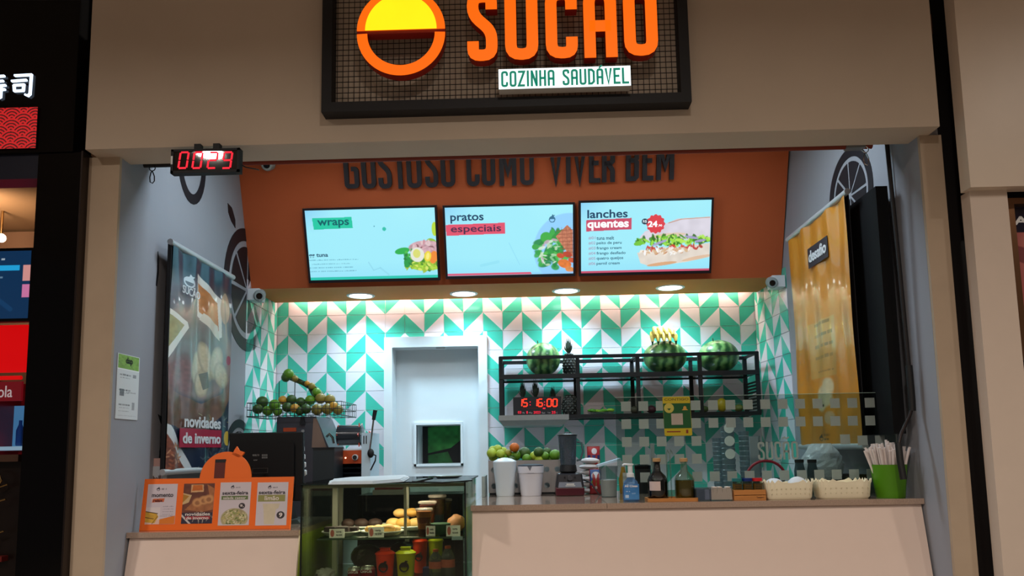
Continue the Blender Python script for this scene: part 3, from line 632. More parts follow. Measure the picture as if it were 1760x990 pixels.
for i, q in enumerate(words):
    a_ = adv.get(q, 1)*s_
    if q != ' ': letter(mb, q, fs2, x+a_*.08, zz, a_*.82, hh, .0098, .0005, .003)
    if q == 'A' and i == 12: mb.ribbon([(x+a_*.4, zz+hh*1.03), (x+a_*.75, zz+hh*1.2)], .007, fs2, .0005, .003)
    x += a_
mb.build('tagline_lettering', TEALG, box_)
# orange roller tube below the beam with hooks
zr = P(880, 267, 3.67).z; xa_ = P(248, 280, 3.67).x; xb_ = P(1498, 247, 3.67).x
t_ = thing('awning_roller', 'thin dark orange roller tube under the beam across the shop opening', 'roller', ((xa_+xb_)/2, 3.67, zr))
mb = MB(); mb.tube([(xa_+.15, 3.67, zr), (xb_, 3.67, zr)], .0145, 16); mb.build('tube', mt('dark_orange_cloth', '#7a2812', .6), t_, True)
mb = MB(); mb.tube([(xa_, 3.67, zr), (xa_+.16, 3.67, zr)], .0135, 16); mb.build('axle', DARKBR, t_, True)
mb = MB(); mb.box(xa_, xb_, 3.68, 3.70, zr+.012, ZBEAM+.108); mb.build('rail', DARKBR, t_)
mb = MB(); mb.box(P(1452, 250, 3.67).x, P(1484, 250, 3.67).x, 3.645, 3.69, zr-.016, zr-.006); mb.build('bracket', STEEL, t_)
def hook(px, py0, py1, name, lab, mat):
    p = P(px, py0, 3.66); q = P(px, py1, 3.66); L = p.z-q.z; t = thing(name, lab, 'hook', (p.x, p.y, q.z)); x, y = p.x, p.y
    mb = MB(); r = L*.16; mb.tube([(x+r*math.cos(a), y, p.z-r+r*math.sin(a)) for a in [2*math.pi*i/14 for i in range(15)]], .0025, 6); mb.build('ring', mat, t, True)
    mb = MB(); z0 = p.z-2*r; mb.tube([(x, y, z0), (x-.006, y, z0-L*.1), (x-.011, y, z0-L*.35), (x-.008, y, q.z+.006), (x+.004, y, q.z), (x+.013, y, q.z+.012), (x+.012, y, z0-L*.3), (x+.004, y, z0-L*.08), (x, y, z0)], .0028, 6); mb.build('clip', mat, t, True)
hook(262, 284, 315, 'snap_hook', 'dark snap hook hanging from the left end of the awning roller', mt('dark_steel', '#2c2a2c', .4, .8))
hook(1487, 252, 284, 'carabiner', 'shiny silver snap hook hanging from the right end of the roller', CHROME)
# awning crank pole on the right
t_ = thing('awning_crank', 'long dark crank pole with bent handle hanging at the right pillar', 'pole', P(1550, 825, 3.66))
pts = [P(1524, 243, 3.66), P(1545, 450, 3.66), P(1563, 640, 3.66)]; mb = MB(); mb.tube(pts, .010, 10); mb.build('pole', DARKBR, t_, True)
mb = MB(); mb.tube([P(1562, 628, 3.66), P(1567, 685, 3.66), P(1568, 706, 3.66)], .016, 12); mb.build('sleeve', mt('black_rubber', '#0e0c0c', .5), t_, True)
mb = MB(); mb.tube([P(1568, 700, 3.66), P(1563, 716, 3.65), P(1549, 745, 3.63), P(1545, 762, 3.62)], .0085, 10); mb.build('crank_arm', mt('dark_metal', '#2a2220', .3, .7), t_, True)
mb = MB(); mb.tube([P(1544, 762, 3.62), P(1547, 790, 3.61), P(1553, 824, 3.60)], .0155, 12); mb.build('grip', MATS['black_rubber'], t_, True)
t_ = thing('blind_cord', 'thin vertical cable on the side wall right of the crank pole', 'cable', wr_uv(1560, 640)[0:1]+(0, 0)); t_.location = FR.p(*wr_uv(1570, 560)); WM[t_.name] = Matrix.Translation(t_.location)
mb = MB(); mb.tube([FR.p(*wr_uv(1531, 246), .012), FR.p(*wr_uv(1545, 400), .012), FR.p(*wr_uv(1560, 560), .012), FR.p(*wr_uv(1567, 650), .012)], .004, 6); mb.build('cable', BLACKM, t_, True)
# ------------------------------------------------------------------ dark lettering on the orange bulkhead
t_ = thing('wall_lettering', 'large dark raised slogan lettering across the orange bulkhead above the screens', 'lettering', FP.p(0, .5))
words = 'GOSTOSO COMO VIVER BEM'; NV = mt('dark_navy_board', '#16131f', .55)
gx = {'G': [(593, 619)], }
cells = [('G', 594, 619, 324), ('O', 624, 648, 324), ('S', 652, 675, 324), ('T', 677, 702, 324), ('O', 701, 726, 323), ('S', 732, 754, 322), ('O', 759, 783, 321), ('C', 803, 825, 320), ('O', 829, 852, 319), ('M', 859, 888, 319), ('O', 894, 918, 318),
         ('V', 943, 967, 316), ('I', 973, 980, 315), ('V', 984, 1008, 315), ('E', 1012, 1031, 314), ('R', 1034, 1056, 313), ('B', 1075, 1097, 311), ('E', 1103, 1122, 310), ('M', 1127, 1157, 309)]
for ch, a_, b_, yb_ in cells:
    u0, v0, u1, _ = FP.box(a_, yb_-20, b_, yb_); mb = MB(); letter(mb, ch, FP, u0, v0, u1-u0, .26, .031, .012, .034); mb.build('letter', NV, t_)
# ------------------------------------------------------------------ three menu screens
SCRG = printmat('screen', .3, 1.0); BEZ = mt('bezel_black', '#0c0f1c', .3)
def screen(tl, tr, br, bl, lab, cv, ob=6):
    m = [((a[0]+b[0])/2, (a[1]+b[1])/2) for a, b in ((tl, bl), (tr, br), (tl, tr), (bl, br))]
    u0 = FP.uv(*m[0])[0]; u1 = FP.uv(*m[1])[0]; v1 = FP.uv(*m[2])[1]; v0 = FP.uv(*m[3])[1]
    t = thing('menu_screen', lab, 'screen', FP.p((u0+u1)/2, v0), group='menu screens on the orange bulkhead')
    mb = MB(); mb.prism([(u0, v0), (u1, v0), (u1, v1), (u0, v1)], FP, .02, .058); mb.build('housing', BEZ, t)
    b = .014; mb = MB()
    for q in ((u0, u0+b, v0, v1), (u1-b, u1, v0, v1), (u0+b, u1-b, v1-b, v1), (u0+b, u1-b, v0, v0+b*1.4)): mb.prism([(q[0], q[2]), (q[1], q[2]), (q[1], q[3]), (q[0], q[3])], FP, .058, .064)
    mb.build('bezel', BEZ, t)
    mb = MB(); mb.box(0, 0, 0, 0, 0, 0); 
    for uu in (u0+.25, u1-.25): mb.prism([(uu, v0+.1), (uu+.05, v0+.1), (uu+.05, v1-.1), (uu, v1-.1)], FP, 0, .02)
    mb.build('wall_bracket', BLACKM, t)
    B = (u0+b, v0+b*1.4, u1-b, v1-b); pc = paint('picture', FP, B, cv, SCRG, t, .0585)
    def L(x0, y0, x1, y1): return (B[0]+(B[2]-B[0])*x0/cv.w, B[3]-(B[3]-B[1])*y1/cv.h, B[0]+(B[2]-B[0])*x1/cv.w, B[3]-(B[3]-B[1])*y0/cv.h)
    return t, L
BG = '#a4effb'
def bgc(w_, h_):
    c = Cv(w_, h_, BG, 1.6); c.mix(c.nz(60, 5)*.6, '#90e0fb', .6); c.mix(np.clip(1-c.X/50, 0, 1)*np.clip(1-c.Y/40, 0, 1), '#7fc4f2', .7); c.mix(np.clip((c.Y-c.h+30)/30, 0, 1)*.5, '#84d6f8', .8); return c
E_NAVY = mt('screen_navy', '#1c3f5e', emit=1, var=0); E_TEAL = mt('screen_teal_dark', '#0b5c60', emit=1, var=0); E_WHITE = mt('screen_white', '#f4fdff', emit=1, var=0); E_DK = mt('screen_dark_red_text', '#4a2a48', emit=1, var=0); E_GREY = mt('screen_grey', '#4f94a6', emit=1, var=0); E_PINK = mt('screen_pink_text', '#a07f9c', emit=1, var=0)
def leaves(c, n, cx, cy, rx, ry, cols, s0=4, s1=10, seed=0, al=.95):
    rs = np.random.RandomState(seed)
    for i in range(n):
        a = rs.rand()*6.28; r = math.sqrt(rs.rand()); c.ell(cx+r*rx*math.cos(a), cy+r*ry*math.sin(a), rs.uniform(s0, s1), rs.uniform(s0, s1)*.45, cols[rs.randint(len(cols))], rs.uniform(0, 180), al, soft=.3)
c = bgc(224, 119)
c.poly([(11.5, 13), (80, 12.5), (81, 31), (13, 32.5)], '#1cc8a4'); c.ell(135, 34, 3.3, 3.3, '#2fc2ac'); c.ell(118, 29, 1.2, 1.2, '#4a9ab0')
for i, (a_, b_, y) in enumerate(((0, 86, 83.5), (4, 72, 90.5), (0, 76, 96.5), (0, 83, 103))): c.words(a_, y, b_, 1.9, '#4a90aa', .62, i)
c.line(104, 90, 112, 104, 2, '#86d2e6', .6); c.line(112, 104, 124, 100, 2, '#86d2e6', .6); c.line(124, 100, 138, 112, 3, '#86d2e6', .5)
c.ell(222, 36, 5, 12, '#b8dc3c'); c.ell(216, 58, 9, 6, '#8fc23a', 20)
c.ell(205, 68, 30, 13, '#c9a2ac', tex=.25, tsc=4); leaves(c, 22, 205, 66, 24, 9, ['#c98f9a', '#e0c6c8', '#8a5a60', '#d8b0b8'], 2, 5, 2)
c.ell(205, 92, 36, 15, '#9ccb3c', tex=.4, tsc=3); leaves(c, 60, 200, 96, 36, 10, ['#6fb02a', '#b4dc4c', '#3f8a26', '#d8e86a', '#a0c438'], 3, 6, 3)
c.ell(164, 72, 13, 5.5, '#26b050', -10); c.ell(172, 91, 6, 10, '#1f9a48', 10); leaves(c, 12, 176, 84, 8, 14, ['#22a44c', '#4fc04e', '#1c7e3c'], 3, 7, 8)
c.ell(190, 79, 12, 12.5, '#e4e6da'); c.ell(189, 77, 6.5, 7.5, '#d9dc74'); c.ell(218, 84, 7, 11, '#f08a34', 15); c.ell(208, 82, 6, 9, '#f0d83c', 10); c.ell(208, 82, 3, 6, '#f8ec80', 10)
c.rect(0, 114, 224, 119, '#22c4b0')
t_, L = screen((522, 357), (750, 353), (760, 480), (537, 484), 'left menu screen with green wraps heading and a salad wrap picture', c)
text('wraps', FP, L(20, 16.5, 75, 30), E_TEAL, t_, .0595, .061, .02); text('gg tuna', FP, L(.5, 73, 34, 81), E_NAVY, t_, .0595, .061, .02)
c = bgc(222, 117)
c.ell(215, 76, 62, 62, '#8fcaff', al=.8, soft=.04); c.poly([(0, 29), (104, 27.5), (104, 46), (1, 47.5)], '#e0506c')
c.poly([(0, 113), (147, 113), (149, 117), (0, 117)], '#d85a7a'); c.line(110, 62, 128, 100, 1.5, '#86d6ee', .5); c.line(60, 100, 90, 94, 5, '#8adcf0', .5)
leaves(c, 55, 186, 76, 26, 32, ['#2fa048', '#4fbb50', '#1f7f3c', '#3cae4a', '#1c8a3e'], 6, 12, 5); c.ell(175, 54, 10, 9, '#3fae46'); c.ell(156, 70, 6, 5, '#3ca84c'); c.ell(196, 50, 14, 5, '#2c9440', -35)
leaves(c, 26, 184, 80, 22, 26, ['#bfe0b8', '#dff0e4', '#8fd09a', '#c8a8c0'], 2, 7, 6, .8)
c.poly([(192, 53), (212, 34), (222, 44), (222, 90), (214, 84)], '#c27a5c', tex=.25, tsc=3)
for i in range(7): c.line(194+i, 44+i*6, 222, 42+i*6.4, 1.2, '#8a4632', .7)
for i in range(3): c.line(202+8*i, 38, 206+8*i, 88, 1.0, '#9a5440', .6)
for x, y, r, q in ((200, 86, 7, '#c9502c'), (212, 84, 8, '#b8442c'), (207, 100, 12, '#e07a34'), (220, 94, 7, '#cc5534'), (216, 110, 8, '#d88a4a')): c.ell(x, y, r, r*.62, q, 15, tex=.15)
c.logo(186, 24, 5.5, '#2f6f90'); c.mix(((c.Y > 113) & (c.X > 149)).astype(float), '#8fcaff', .5)
t_, L = screen((761, 352), (985, 348), (990, 472), (769, 478), 'middle menu screen with pratos especiais heading and a plate of greens', c)
text('pratos', FP, L(9, 11, 67, 27), E_NAVY, t_, .0595, .061, .02); text('especiais', FP, L(9, 30.5, 97, 45.5), E_DK, t_, .0595, .061, .015)
c = bgc(222, 119)
c.poly([(9, 29), (87, 27), (87, 46), (9, 48)], '#c84c68'); c.rect(0, 115.5, 222, 119, '#c8506e')
c.poly([(101, 60), (110, 50), (150, 36), (165, 30), (222, 28), (222, 66), (103, 66)], '#d8d4e0', tex=.08, tsc=9); c.line(150, 37, 172, 31, 1.2, '#c08860'); c.line(172, 31, 220, 29, 1.2, '#c49878'); c.ell(150, 58, 30, 4, '#e2c49a', -4, .7)
c.poly([(97, 86), (222, 72), (222, 96), (180, 104), (120, 110), (103, 104)], '#e2d8cc', tex=.08, tsc=9); c.ell(140, 106, 26, 3, '#d89a60', -6, .8); c.ell(200, 97, 26, 3, '#dba878', -10, .6)
leaves(c, 110, 160, 66, 64, 8, ['#6cc030', '#9be048', '#3c8c1c', '#2e6f1c', '#b4ea5c'], 3, 7, 9); c.ell(100, 70, 9, 4, '#74c63c', -10)
for x, y, r, a_ in ((135, 70, 14, -20), (190, 62, 12, 10), (205, 68, 10, -8)): c.ell(x, y, r, 2.2, '#a99ed0', a_, .9)
leaves(c, 34, 155, 79, 55, 4, ['#c43820', '#d85030', '#b03020', '#c83a4a'], 2, 6, 10); leaves(c, 60, 150, 84, 50, 4, ['#f4ece0', '#e8dccc', '#c89068', '#d8b48c', '#fff'.replace('fff', 'fafafa')], 2, 6, 11)
st = [(128+15.5*(1+.06*math.cos(12*a))*math.cos(a), 38+15.5*(1+.06*math.cos(12*a))*math.sin(a)) for a in [2*math.pi*i/96 for i in range(96)]]
c.poly(st, '#dc3c48'); c.ell(109.5, 33.5, 5.4, 5, '#16384e')
t_, L = screen((993, 345), (1223, 338.5), (1219, 467), (995, 473), 'right menu screen with lanches quentes heading, price badge and sandwich', c)
text('lanches', FP, L(11, 12, 80, 26), E_NAVY, t_, .0595, .061, .02); text('quentes', FP, L(11, 30, 82, 46.5), E_WHITE, t_, .0595, .061, .03)
text('24', FP, L(115, 33, 131, 43), E_WHITE, t_, .0595, .061, .035); text(',90', FP, L(132, 39, 139, 43), E_WHITE, t_, .0595, .061, .02); text('R$', FP, L(106.5, 31, 112.5, 36), E_WHITE, t_, .0595, .061, .0)
for i, s in enumerate(('tuna melt', 'peito de peru', 'frango cream', 'frango desfiado', 'quatro queijos', 'pernil cream')):
    y = 56.5+i*8.75; text('#0%d' % (i+1), FP, L(13, y, 25, y+5.2), E_PINK, t_, .0595, .061, .0); text(s, FP, L(27, y, 27+[30, 43, 43, 50, 46, 40][i], y+6.2), E_NAVY, t_, .0595, .061, .01)
# ------------------------------------------------------------------ queue clock under the beam
def seven(mb, fr, u, v, w_, h_, t, segs, d0, d1, sh=.0):
    P_ = {'a': ((0, 1), (1, 1)), 'b': ((1, 1), (1, .5)), 'c': ((1, .5), (1, 0)), 'd': ((0, 0), (1, 0)), 'e': ((0, 0), (0, .5)), 'f': ((0, .5), (0, 1)), 'g': ((0, .5), (1, .5))}
    for s in segs:
        (x0, y0), (x1, y1) = P_[s]; dx, dy = x1-x0, y1-y0; g = .06
        a = (u+(x0+dx*g)*w_+sh*(y0+dy*g)*h_, v+(y0+dy*g)*h_); b = (u+(x1-dx*g)*w_+sh*(y1-dy*g)*h_, v+(y1-dy*g)*h_); mb.ribbon([a, b], t, fr, d0, d1)
DIG = {'0': 'abcdef', '1': 'bc', '2': 'abged', '5': 'afgcd', '6': 'afgedc', '9': 'abcfgd', '3': 'abgcd'}
Yc = 3.36; fc = front(353, 275, Yc); u0, v0, u1, v1 = fc.box(294, 256, 412, 297)
t_ = thing('queue_display', 'black display box with red digits 0029 hanging under the beam', 'display', fc.p((u0+u1)/2, v0))
mb = MB(); mb.prism([(u0, v0), (u1, v0), (u1, v1), (u0, v1)], fc, -.036, -.004); mb.build('housing', BLACKM, t_)
mb = MB(); mb.prism([(u0+.012, v0+.012), (u1-.012, v0+.012), (u1-.012, v1-.010), (u0+.012, v1-.010)], fc, -.004, 0); mb.build('front_panel', mt('dark_red_acrylic', '#0c0405', .03, coat=.6), t_)
for q in ((u0, u0+.012, v0, v1), (u1-.012, u1, v0, v1), (u0, u1, v0, v0+.012), (u0, u1, v1-.010, v1)):
    mb = MB(); mb.prism([(q[0], q[2]), (q[1], q[2]), (q[1], q[3]), (q[0], q[3])], fc, -.004, .004); mb.build('frame_edge', BLACKM, t_)
RED = mt('red_digit', '#ff2038', emit=1.0, var=0)
for d, x in zip('0029', (307, 331, 357, 382)):
    a = fc.box(x, 262, x+14, 289); mb = MB(); seven(mb, fc, a[0], a[1], (a[2]-a[0]), a[3]-a[1], .0085, DIG[d], .0008, .002, .12); mb.build('digit', RED, t_)
a = fc.box(294.5, 269, 297.5, 283); mb = MB(); mb.prism([(a[0], a[1]), (a[2], a[1]), (a[2], a[3]), (a[0], a[3])], fc, .004, .006); mb.build('sticker', WPLAST, t_)
mb = MB(); mb.box(fc.o.x+u0+.1, fc.o.x+u0+.13, Yc+.01, YB, fc.o.z+v1-.03, fc.o.z+v1+.03); mb.box(fc.o.x+u1-.13, fc.o.x+u1-.1, Yc+.01, YB, fc.o.z+v1-.03, fc.o.z+v1+.03); mb.build('hanger', BLACKM, t_)
p = P(412, 282, Yc+.02); mb = MB(); mb.tube([p, p+Vector((.02, .02, -.008)), p+Vector((.05, .1, .01)), p+Vector((.03, .16, .03))], .003, 6); mb.build('cable', BLACKM, t_, True)
# ------------------------------------------------------------------ cameras
def camera_dome(p, dirn, r, lab):
    t = thing('security_camera', lab, 'camera', p); dirn = Vector(dirn).normalized(); p = Vector(p)
    mb = MB(); mb.tube([p-dirn*r*1.6, p+dirn*r*.3, p+dirn*r*.7], [r, r, r*.8], 20); mb.build('housing', mt('camera_grey', '#9aa6a6', .5), t, True)
    mb = MB(); mb.tube([p+dirn*r*.7, p+dirn*r*.9], [r*.55, r*.42], 16); mb.build('lens', BLACKG, t, True)
    return t, p
t_, p = camera_dome(P(446, 508, 5.25), (.3, -1, -.35), .04, 'white security camera in the left corner under the soffit')
mb = MB(); mb.box(xl(5.3)+.01, p.x, 5.24, 5.36, p.z-.03, p.z+.05); mb.build('bracket', WPLAST, t_)
t_, p = camera_dome(P(1327, 486, 5.25), (-.2, -1, -.3), .038, 'white security camera in the right corner under the soffit')
mb = MB(); mb.box(p.x, xr(5.3)-.01, 5.24, 5.36, p.z-.03, p.z+.05); mb.build('bracket', WPLAST, t_)
a = FP.uv(464, 283); p = FP.p(a[0], a[1], .05); t_, p = camera_dome(p, (.05, -1, -.5), .042, 'small white dome camera high on the orange bulkhead behind the roller')
# ------------------------------------------------------------------ hanging banners
GLOSSB = printmat('banner_vinyl', .3, 0, .35)
def banner(near_t, far_t, near_b, far_b, X, side, lab, cv, rodr=.016):
    a, b, c_, d = PX(*near_t, X), PX(*far_t, X), PX(*near_b, X), PX(*far_b, X)
    zt = (a.z+b.z)/2; zb_ = (c_.z+d.z)/2; y0 = (a.y+c_.y)/2; y1 = (b.y+d.y)/2
    t = thing('hanging_banner', lab, 'banner', (X, (y0+y1)/2, zb_))
    if side > 0: fr = Frame((X, y0, zb_), (0, 1, 0), (0, 0, 1)); fr.n = Vector((1, 0, 0))
    else: fr = Frame((X, y1, zb_), (0, -1, 0), (0, 0, 1)); fr.n = Vector((-1, 0, 0))
    W_ = y1-y0; H_ = zt-zb_
    for z, nm in ((zt, 'top_rail'), (zb_, 'bottom_rail')):
        mb = MB(); mb.tube([(X, y0-.025, z), (X, y1+.025, z)], rodr, 14); mb.build(nm, mt('rail_grey', '#b9bcc0', .35, .3), t, True)
    bend = lambda U, V: .006*np.sin(U*19+V*2)*np.sin(V*5+1)+.004*np.sin(U*31)
    paint('printed_sheet', fr, (.0, .0, W_, H_), cv, GLOSSB, t, .004, bend)
    mb = MB(); mb.prism([(0, .01), (W_, .01), (W_, H_-.01), (0, H_-.01)], fr, -.016, -.012); mb.build('backing_sheet', mt('banner_back', '#15161c', .6), t)
    return t, fr, W_, H_
cv = Cv(100, 330, '#16243c', 2.2)
cv.mix(cv.nz(20, 1)*.5, '#22344a', .6); cv.ell(30, 120, 70, 80, '#8a8c96', 0, .55, soft=.3, tex=.2, tsc=14)
cv.poly([(0, 230), (0, 190), (8, 215), (50, 228), (88, 205), (100, 175), (100, 215), (92, 236), (60, 268), (20, 268), (0, 262)], '#6a4a3c', tex=.3, tsc=7)
cv.ell(45, 150, 58, 70, '#9a7c70', 0, .9, soft=.15, tex=.2, tsc=9); cv.ell(48, 150, 50, 58, '#454c50', 0, .7, soft=.4, tex=.3, tsc=10); cv.ell(20, 190, 30, 28, '#7a4a48', 0, .9, soft=.5, tex=.2)
cv.poly([(38, 26), (80, 50), (84, 112), (78, 116), (42, 92)], '#cfc8c0'); cv.poly([(40, 40), (74, 58), (78, 104), (44, 84)], '#b0682c', tex=.2, tsc=6); cv.poly([(76, 96), (50, 84), (45, 96), (80, 120)], '#c8bcae')
cv.poly([(0, 96), (24, 108), (26, 116), (0, 168)], '#d8d4cc'); cv.poly([(0, 104), (20, 114), (0, 152)], '#9a9060', tex=.15)
cv.ell(88, 62, 9, 26, '#a88c78', 0); cv.line(86, 40, 96, 140, 3, '#8a7a6e'); cv.ell(97, 148, 3, 8, '#8a1f3c')
for x, y, rx, ry, a_ in ((42, 172, 9, 24, 8), (56, 160, 9, 28, -14), (74, 158, 12, 26, 12), (84, 176, 12, 20, -10), (50, 196, 10, 20, 4)): cv.ell(x, y, rx+1, ry+1, '#8a7a60', a_, soft=.2); cv.ell(x, y, rx-1, ry-1, '#b8a888', a_, soft=.4, tex=.12, tsc=3)
cv.poly([(46, 182), (58, 176), (62, 200), (52, 206)], '#3c4a44', .8)
cv.poly([(0, 262), (4, 264), (40, 328), (36, 330), (0, 330)], '#cdd2d6'); cv.poly([(0, 276), (30, 330), (0, 330)], '#7e4434', tex=.35, tsc=3); leaves(cv, 24, 10, 310, 10, 20, ['#c08a68', '#a05a40'], 2, 4, 4)
rs = np.random.RandomState(5)
for i in range(46): x = rs.uniform(45, 100); y = rs.uniform(235, 328); a_ = rs.uniform(0, 3.1); cv.line(x, y, x+5*math.cos(a_), y+8*math.sin(a_), rs.uniform(.6, 1.6), ['#8f9a80', '#b8b890', '#5f6f70', '#c9b05a'][i % 4], .8)
cv.ell(98, 280, 7, 12, '#c8a22c'); cv.logo(26, 46, 8, '#cfd4da')
t_, fr, W_, H_ = banner((300, 413), (402, 483), (279, 807), (385, 809), -1.88, 1, 'navy glossy food banner with novidades de inverno text on the left wall', cv)
BW = mt('banner_white_ink', '#d6dade', .3); BR = mt('banner_red_ink', '#a01c3c', .3)
text('SUCÃO', fr, (W_*.13, H_*.795, W_*.40, H_*.84), BW, t_, .014, .016, .01)
text('novidades', fr, (W_*.22, H_*.195, W_*.82, H_*.25), BW, t_, .014, .016, .03)
mb = MB(); mb.prism([(W_*.16, H_*.105), (W_*.84, H_*.105), (W_*.84, H_*.19), (W_*.16, H_*.19)], fr, .012, .014); mb.build('red_band', BR, t_)
text('de inverno', fr, (W_*.2, H_*.122, W_*.82, H_*.172), BW, t_, .015, .017, .03)
mb = MB(); mb.prism([(-.008, .0), (0, .0), (0, H_), (-.008, H_)], fr, -.02, .0); mb.build('side_edge', BLACKM, t_)
cv = Cv(110, 330, '#c07c1c', 1.6); cv.mix(np.clip(cv.nz(26, 4)*1.1-.2, 0, 1), '#d8922c', .7); cv.mix(((cv.Y > 150) & (cv.Y < 232) & (cv.X > 32) & (cv.X < 78)).astype(float)*.6, '#b9ac6c', .6)
for i in range(4): cv.words(40, 152+i*16, 74, 5, '#6a5a2c', .75, i)
cv.words(44, 222, 72, 2.4, '#4a4020', .7, 9)
for x, y in ((50, 256), (60, 246), (56, 262), (48, 268)): cv.ell(x, y, 9, 12, '#c9bd96', 0, .9, soft=.4, tex=.1)
cv.ell(52, 272, 2, 2, '#2e2a1c'); cv.ell(64, 268, 2, 2, '#2e2a1c'); cv.ell(60, 290, 7, 9, '#b8a888', 0, .7, soft=.4)
cv.logo(42, 318, 4, '#3c2c10'); cv.words(48, 312, 60, 3, '#3c2c10', .8, 3); cv.words(48, 318, 58, 3, '#3c2c10', .8, 4)
t_, fr, W_, H_ = banner((1452, 336), (1357, 407), (1486, 773), (1377, 763), 1.66, -1, 'orange glossy banner headed desafio hanging on the right wall', cv)
mb = MB(); mb.prism([(W_*.38, H_*.79), (W_*.72, H_*.79), (W_*.72, H_*.88), (W_*.38, H_*.88)], fr, .012, .014); mb.build('navy_band', mt('banner_navy_ink', '#1a1c2c', .4), t_)
text('desafio', fr, (W_*.40, H_*.812, W_*.70, H_*.865), BW, t_, .015, .017, .03)
# black board behind the right banner
X = 1.72; a = PX(1499, 323, X); b = PX(1533, 668, X); y0_ = (a.y+b.y)/2; zt = a.z
far = PX(1368, 404, 1.66)
mb = MB(); mb.box(1.725, 1.783, y0_, far.y, 1.52, zt); o = mb.build('black_board', mt('black_panel', '#08080a', .7, spec=.2)); tag(o, 'tall black panel on the right wall behind the orange banner', 'panel')
# notice sheet on the left wall
cv = Cv(42, 115, '#d5d8da', 2.2); cv.rect(1, 1, 41, 26, '#7fa84c', tex=.25, tsc=3); cv.rect(0, 26, 42, 27.5, '#eef0f0')
for y in (35, 62, 88): cv.words(5, y, 26, 3, '#4a4c52', .8, y); cv.words(6, y+6, 24, 1.6, '#7a7c82', .6, y+1)
cv.rect(30, 34, 36, 40, '#6a6c72', .7, tex=.5, tsc=1.2); cv.rect(6, 62, 14, 74, '#50525a', .8, tex=.6, tsc=1.5); cv.words(18, 66, 36, 2, '#70727a', .7, 5); cv.rect(30, 84, 35, 98, '#6a6c72', .6, tex=.5, tsc=1.5); cv.words(5, 100, 24, 1.6, '#7a7c82', .6, 7); cv.words(4, 108, 38, 1.4, '#8a8c92', .5, 8)
a = FL.uv(199, 665); b = FL.uv(237, 665); t0 = FL.uv(218, 610); t1 = FL.uv(218, 721)
t_ = thing('notice_sheet', 'white notice sheet with green header taped to the left wall', 'notice', FL.p(a[0], t1[1], .003))
mb = MB(); mb.prism([(a[0], t1[1]), (b[0], t1[1]), (b[0], t0[1]), (a[0], t0[1])], FL, .0015, .003)
mb.build('sheet', WPLAST, t_)
FLn = Frame(FL.o, FL.u, FL.v); FLn.n = FL.n
paint('notice_print', FL, (a[0], t1[1], b[0], t0[1]), cv, printmat('paper', .6), t_, .0 if FL.n.x < 0 else .004)
text('dap', FL, (a[0]+.075, t0[1]-.052, b[0]-.07, t0[1]-.012), BLACKM, t_, .0045, .0055, .02)
# ------------------------------------------------------------------ wall rack
YF, YK = 5.56, 5.88
RK = mt('rack_black', '#0c0f14', .45)
zt = zof(1080, 611, YF); zm = zof(1080, 644, YF); zl = zof(1080, 714, YF)
xs = [P(p_, 660, YF).x for p_ in (861, 993.5, 1097, 1204, 1303)]
t_ = thing('fruit_rack', 'black metal two tier rack mounted on the tiled wall holding fruit', 'rack', ((xs[0]+xs[-1])/2, 5.7, zl))
q = .009
for i, x in enumerate(xs):
    for y in (YF, YK):
        g_ = .014; mb = MB(); mb.box(x-g_, x+g_, y-q, y+q, zl, zt+q); mb.build('post', RK, t_)
def rail(y, z, r=q, nm='rail'): mb = MB(); mb.box(xs[0]-q, xs[-1]+q, y-r, y+r, z-r, z+r); mb.build(nm, RK, t_)
rail(YF, zt, .0115); rail(YK, zt, .013); rail(YF, zm, .016); rail(YK, zm, .016); rail(YF, zl, .014); rail(YK, zl, .014)
for z in (zt, zm, zl):
    for x in (xs[0], xs[2], xs[-1]): mb = MB(); mb.box(x-q, x+q, YF+q, YK-q, z-q, z+q); mb.build('cross_bar', RK, t_)
for z, nm in ((zm, 'upper_shelf'), (zl, 'lower_shelf')):
    mb = MB(); mb.box(xs[0]+q, xs[-1]-q, YF+q, YK-q, z-.008, z+.006); mb.build(nm, mt('smoked_shelf', '#1a2226', .2), t_)
for i in range(9):
    mb = MB(); x = xs[-1]-.003; z = zl+.03+i*.024; mb.box(x-.004, x+.004, YF+.02, YK-.03, z, z+.012); mb.build('slat', RK, t_)
zmt = zm+.0165; zlt = zl+.0145
def melon_mat():
    m = mt('watermelon_rind', '#2c6a34', .35, coat=.3); n = m.node_tree
    if 'stripes' in m.keys(): return m
    m['stripes'] = 1; N = n.nodes; wv = N.new('ShaderNodeTexWave'); wv.wave_type = 'BANDS'; wv.bands_direction = 'X'; wv.inputs['Scale'].default_value = 1.6; wv.inputs['Distortion'].default_value = 3.2; wv.inputs['Detail'].default_value = 2; wv.inputs['Detail Scale'].default_value = 3
    tc = N.new('ShaderNodeTexCoord'); n.links.new(tc.outputs['Generated'], wv.inputs['Vector']); wv.inputs['Scale'].default_value = 1.5
    cr = N.new('ShaderNodeValToRGB'); cr.color_ramp.elements[0].color = (*lin('#2a5c30'), 1); cr.color_ramp.elements[1].color = (*lin('#7aaa62'), 1); cr.color_ramp.elements[0].position = .1; cr.color_ramp.elements[1].position = 1.0
    n.links.new(wv.outputs['Color'], cr.inputs[0]); n.links.new(cr.outputs[0], N['Principled BSDF'].inputs['Base Color']); return m
STEM = mt('green_stem', '#4a5a2a', .7)
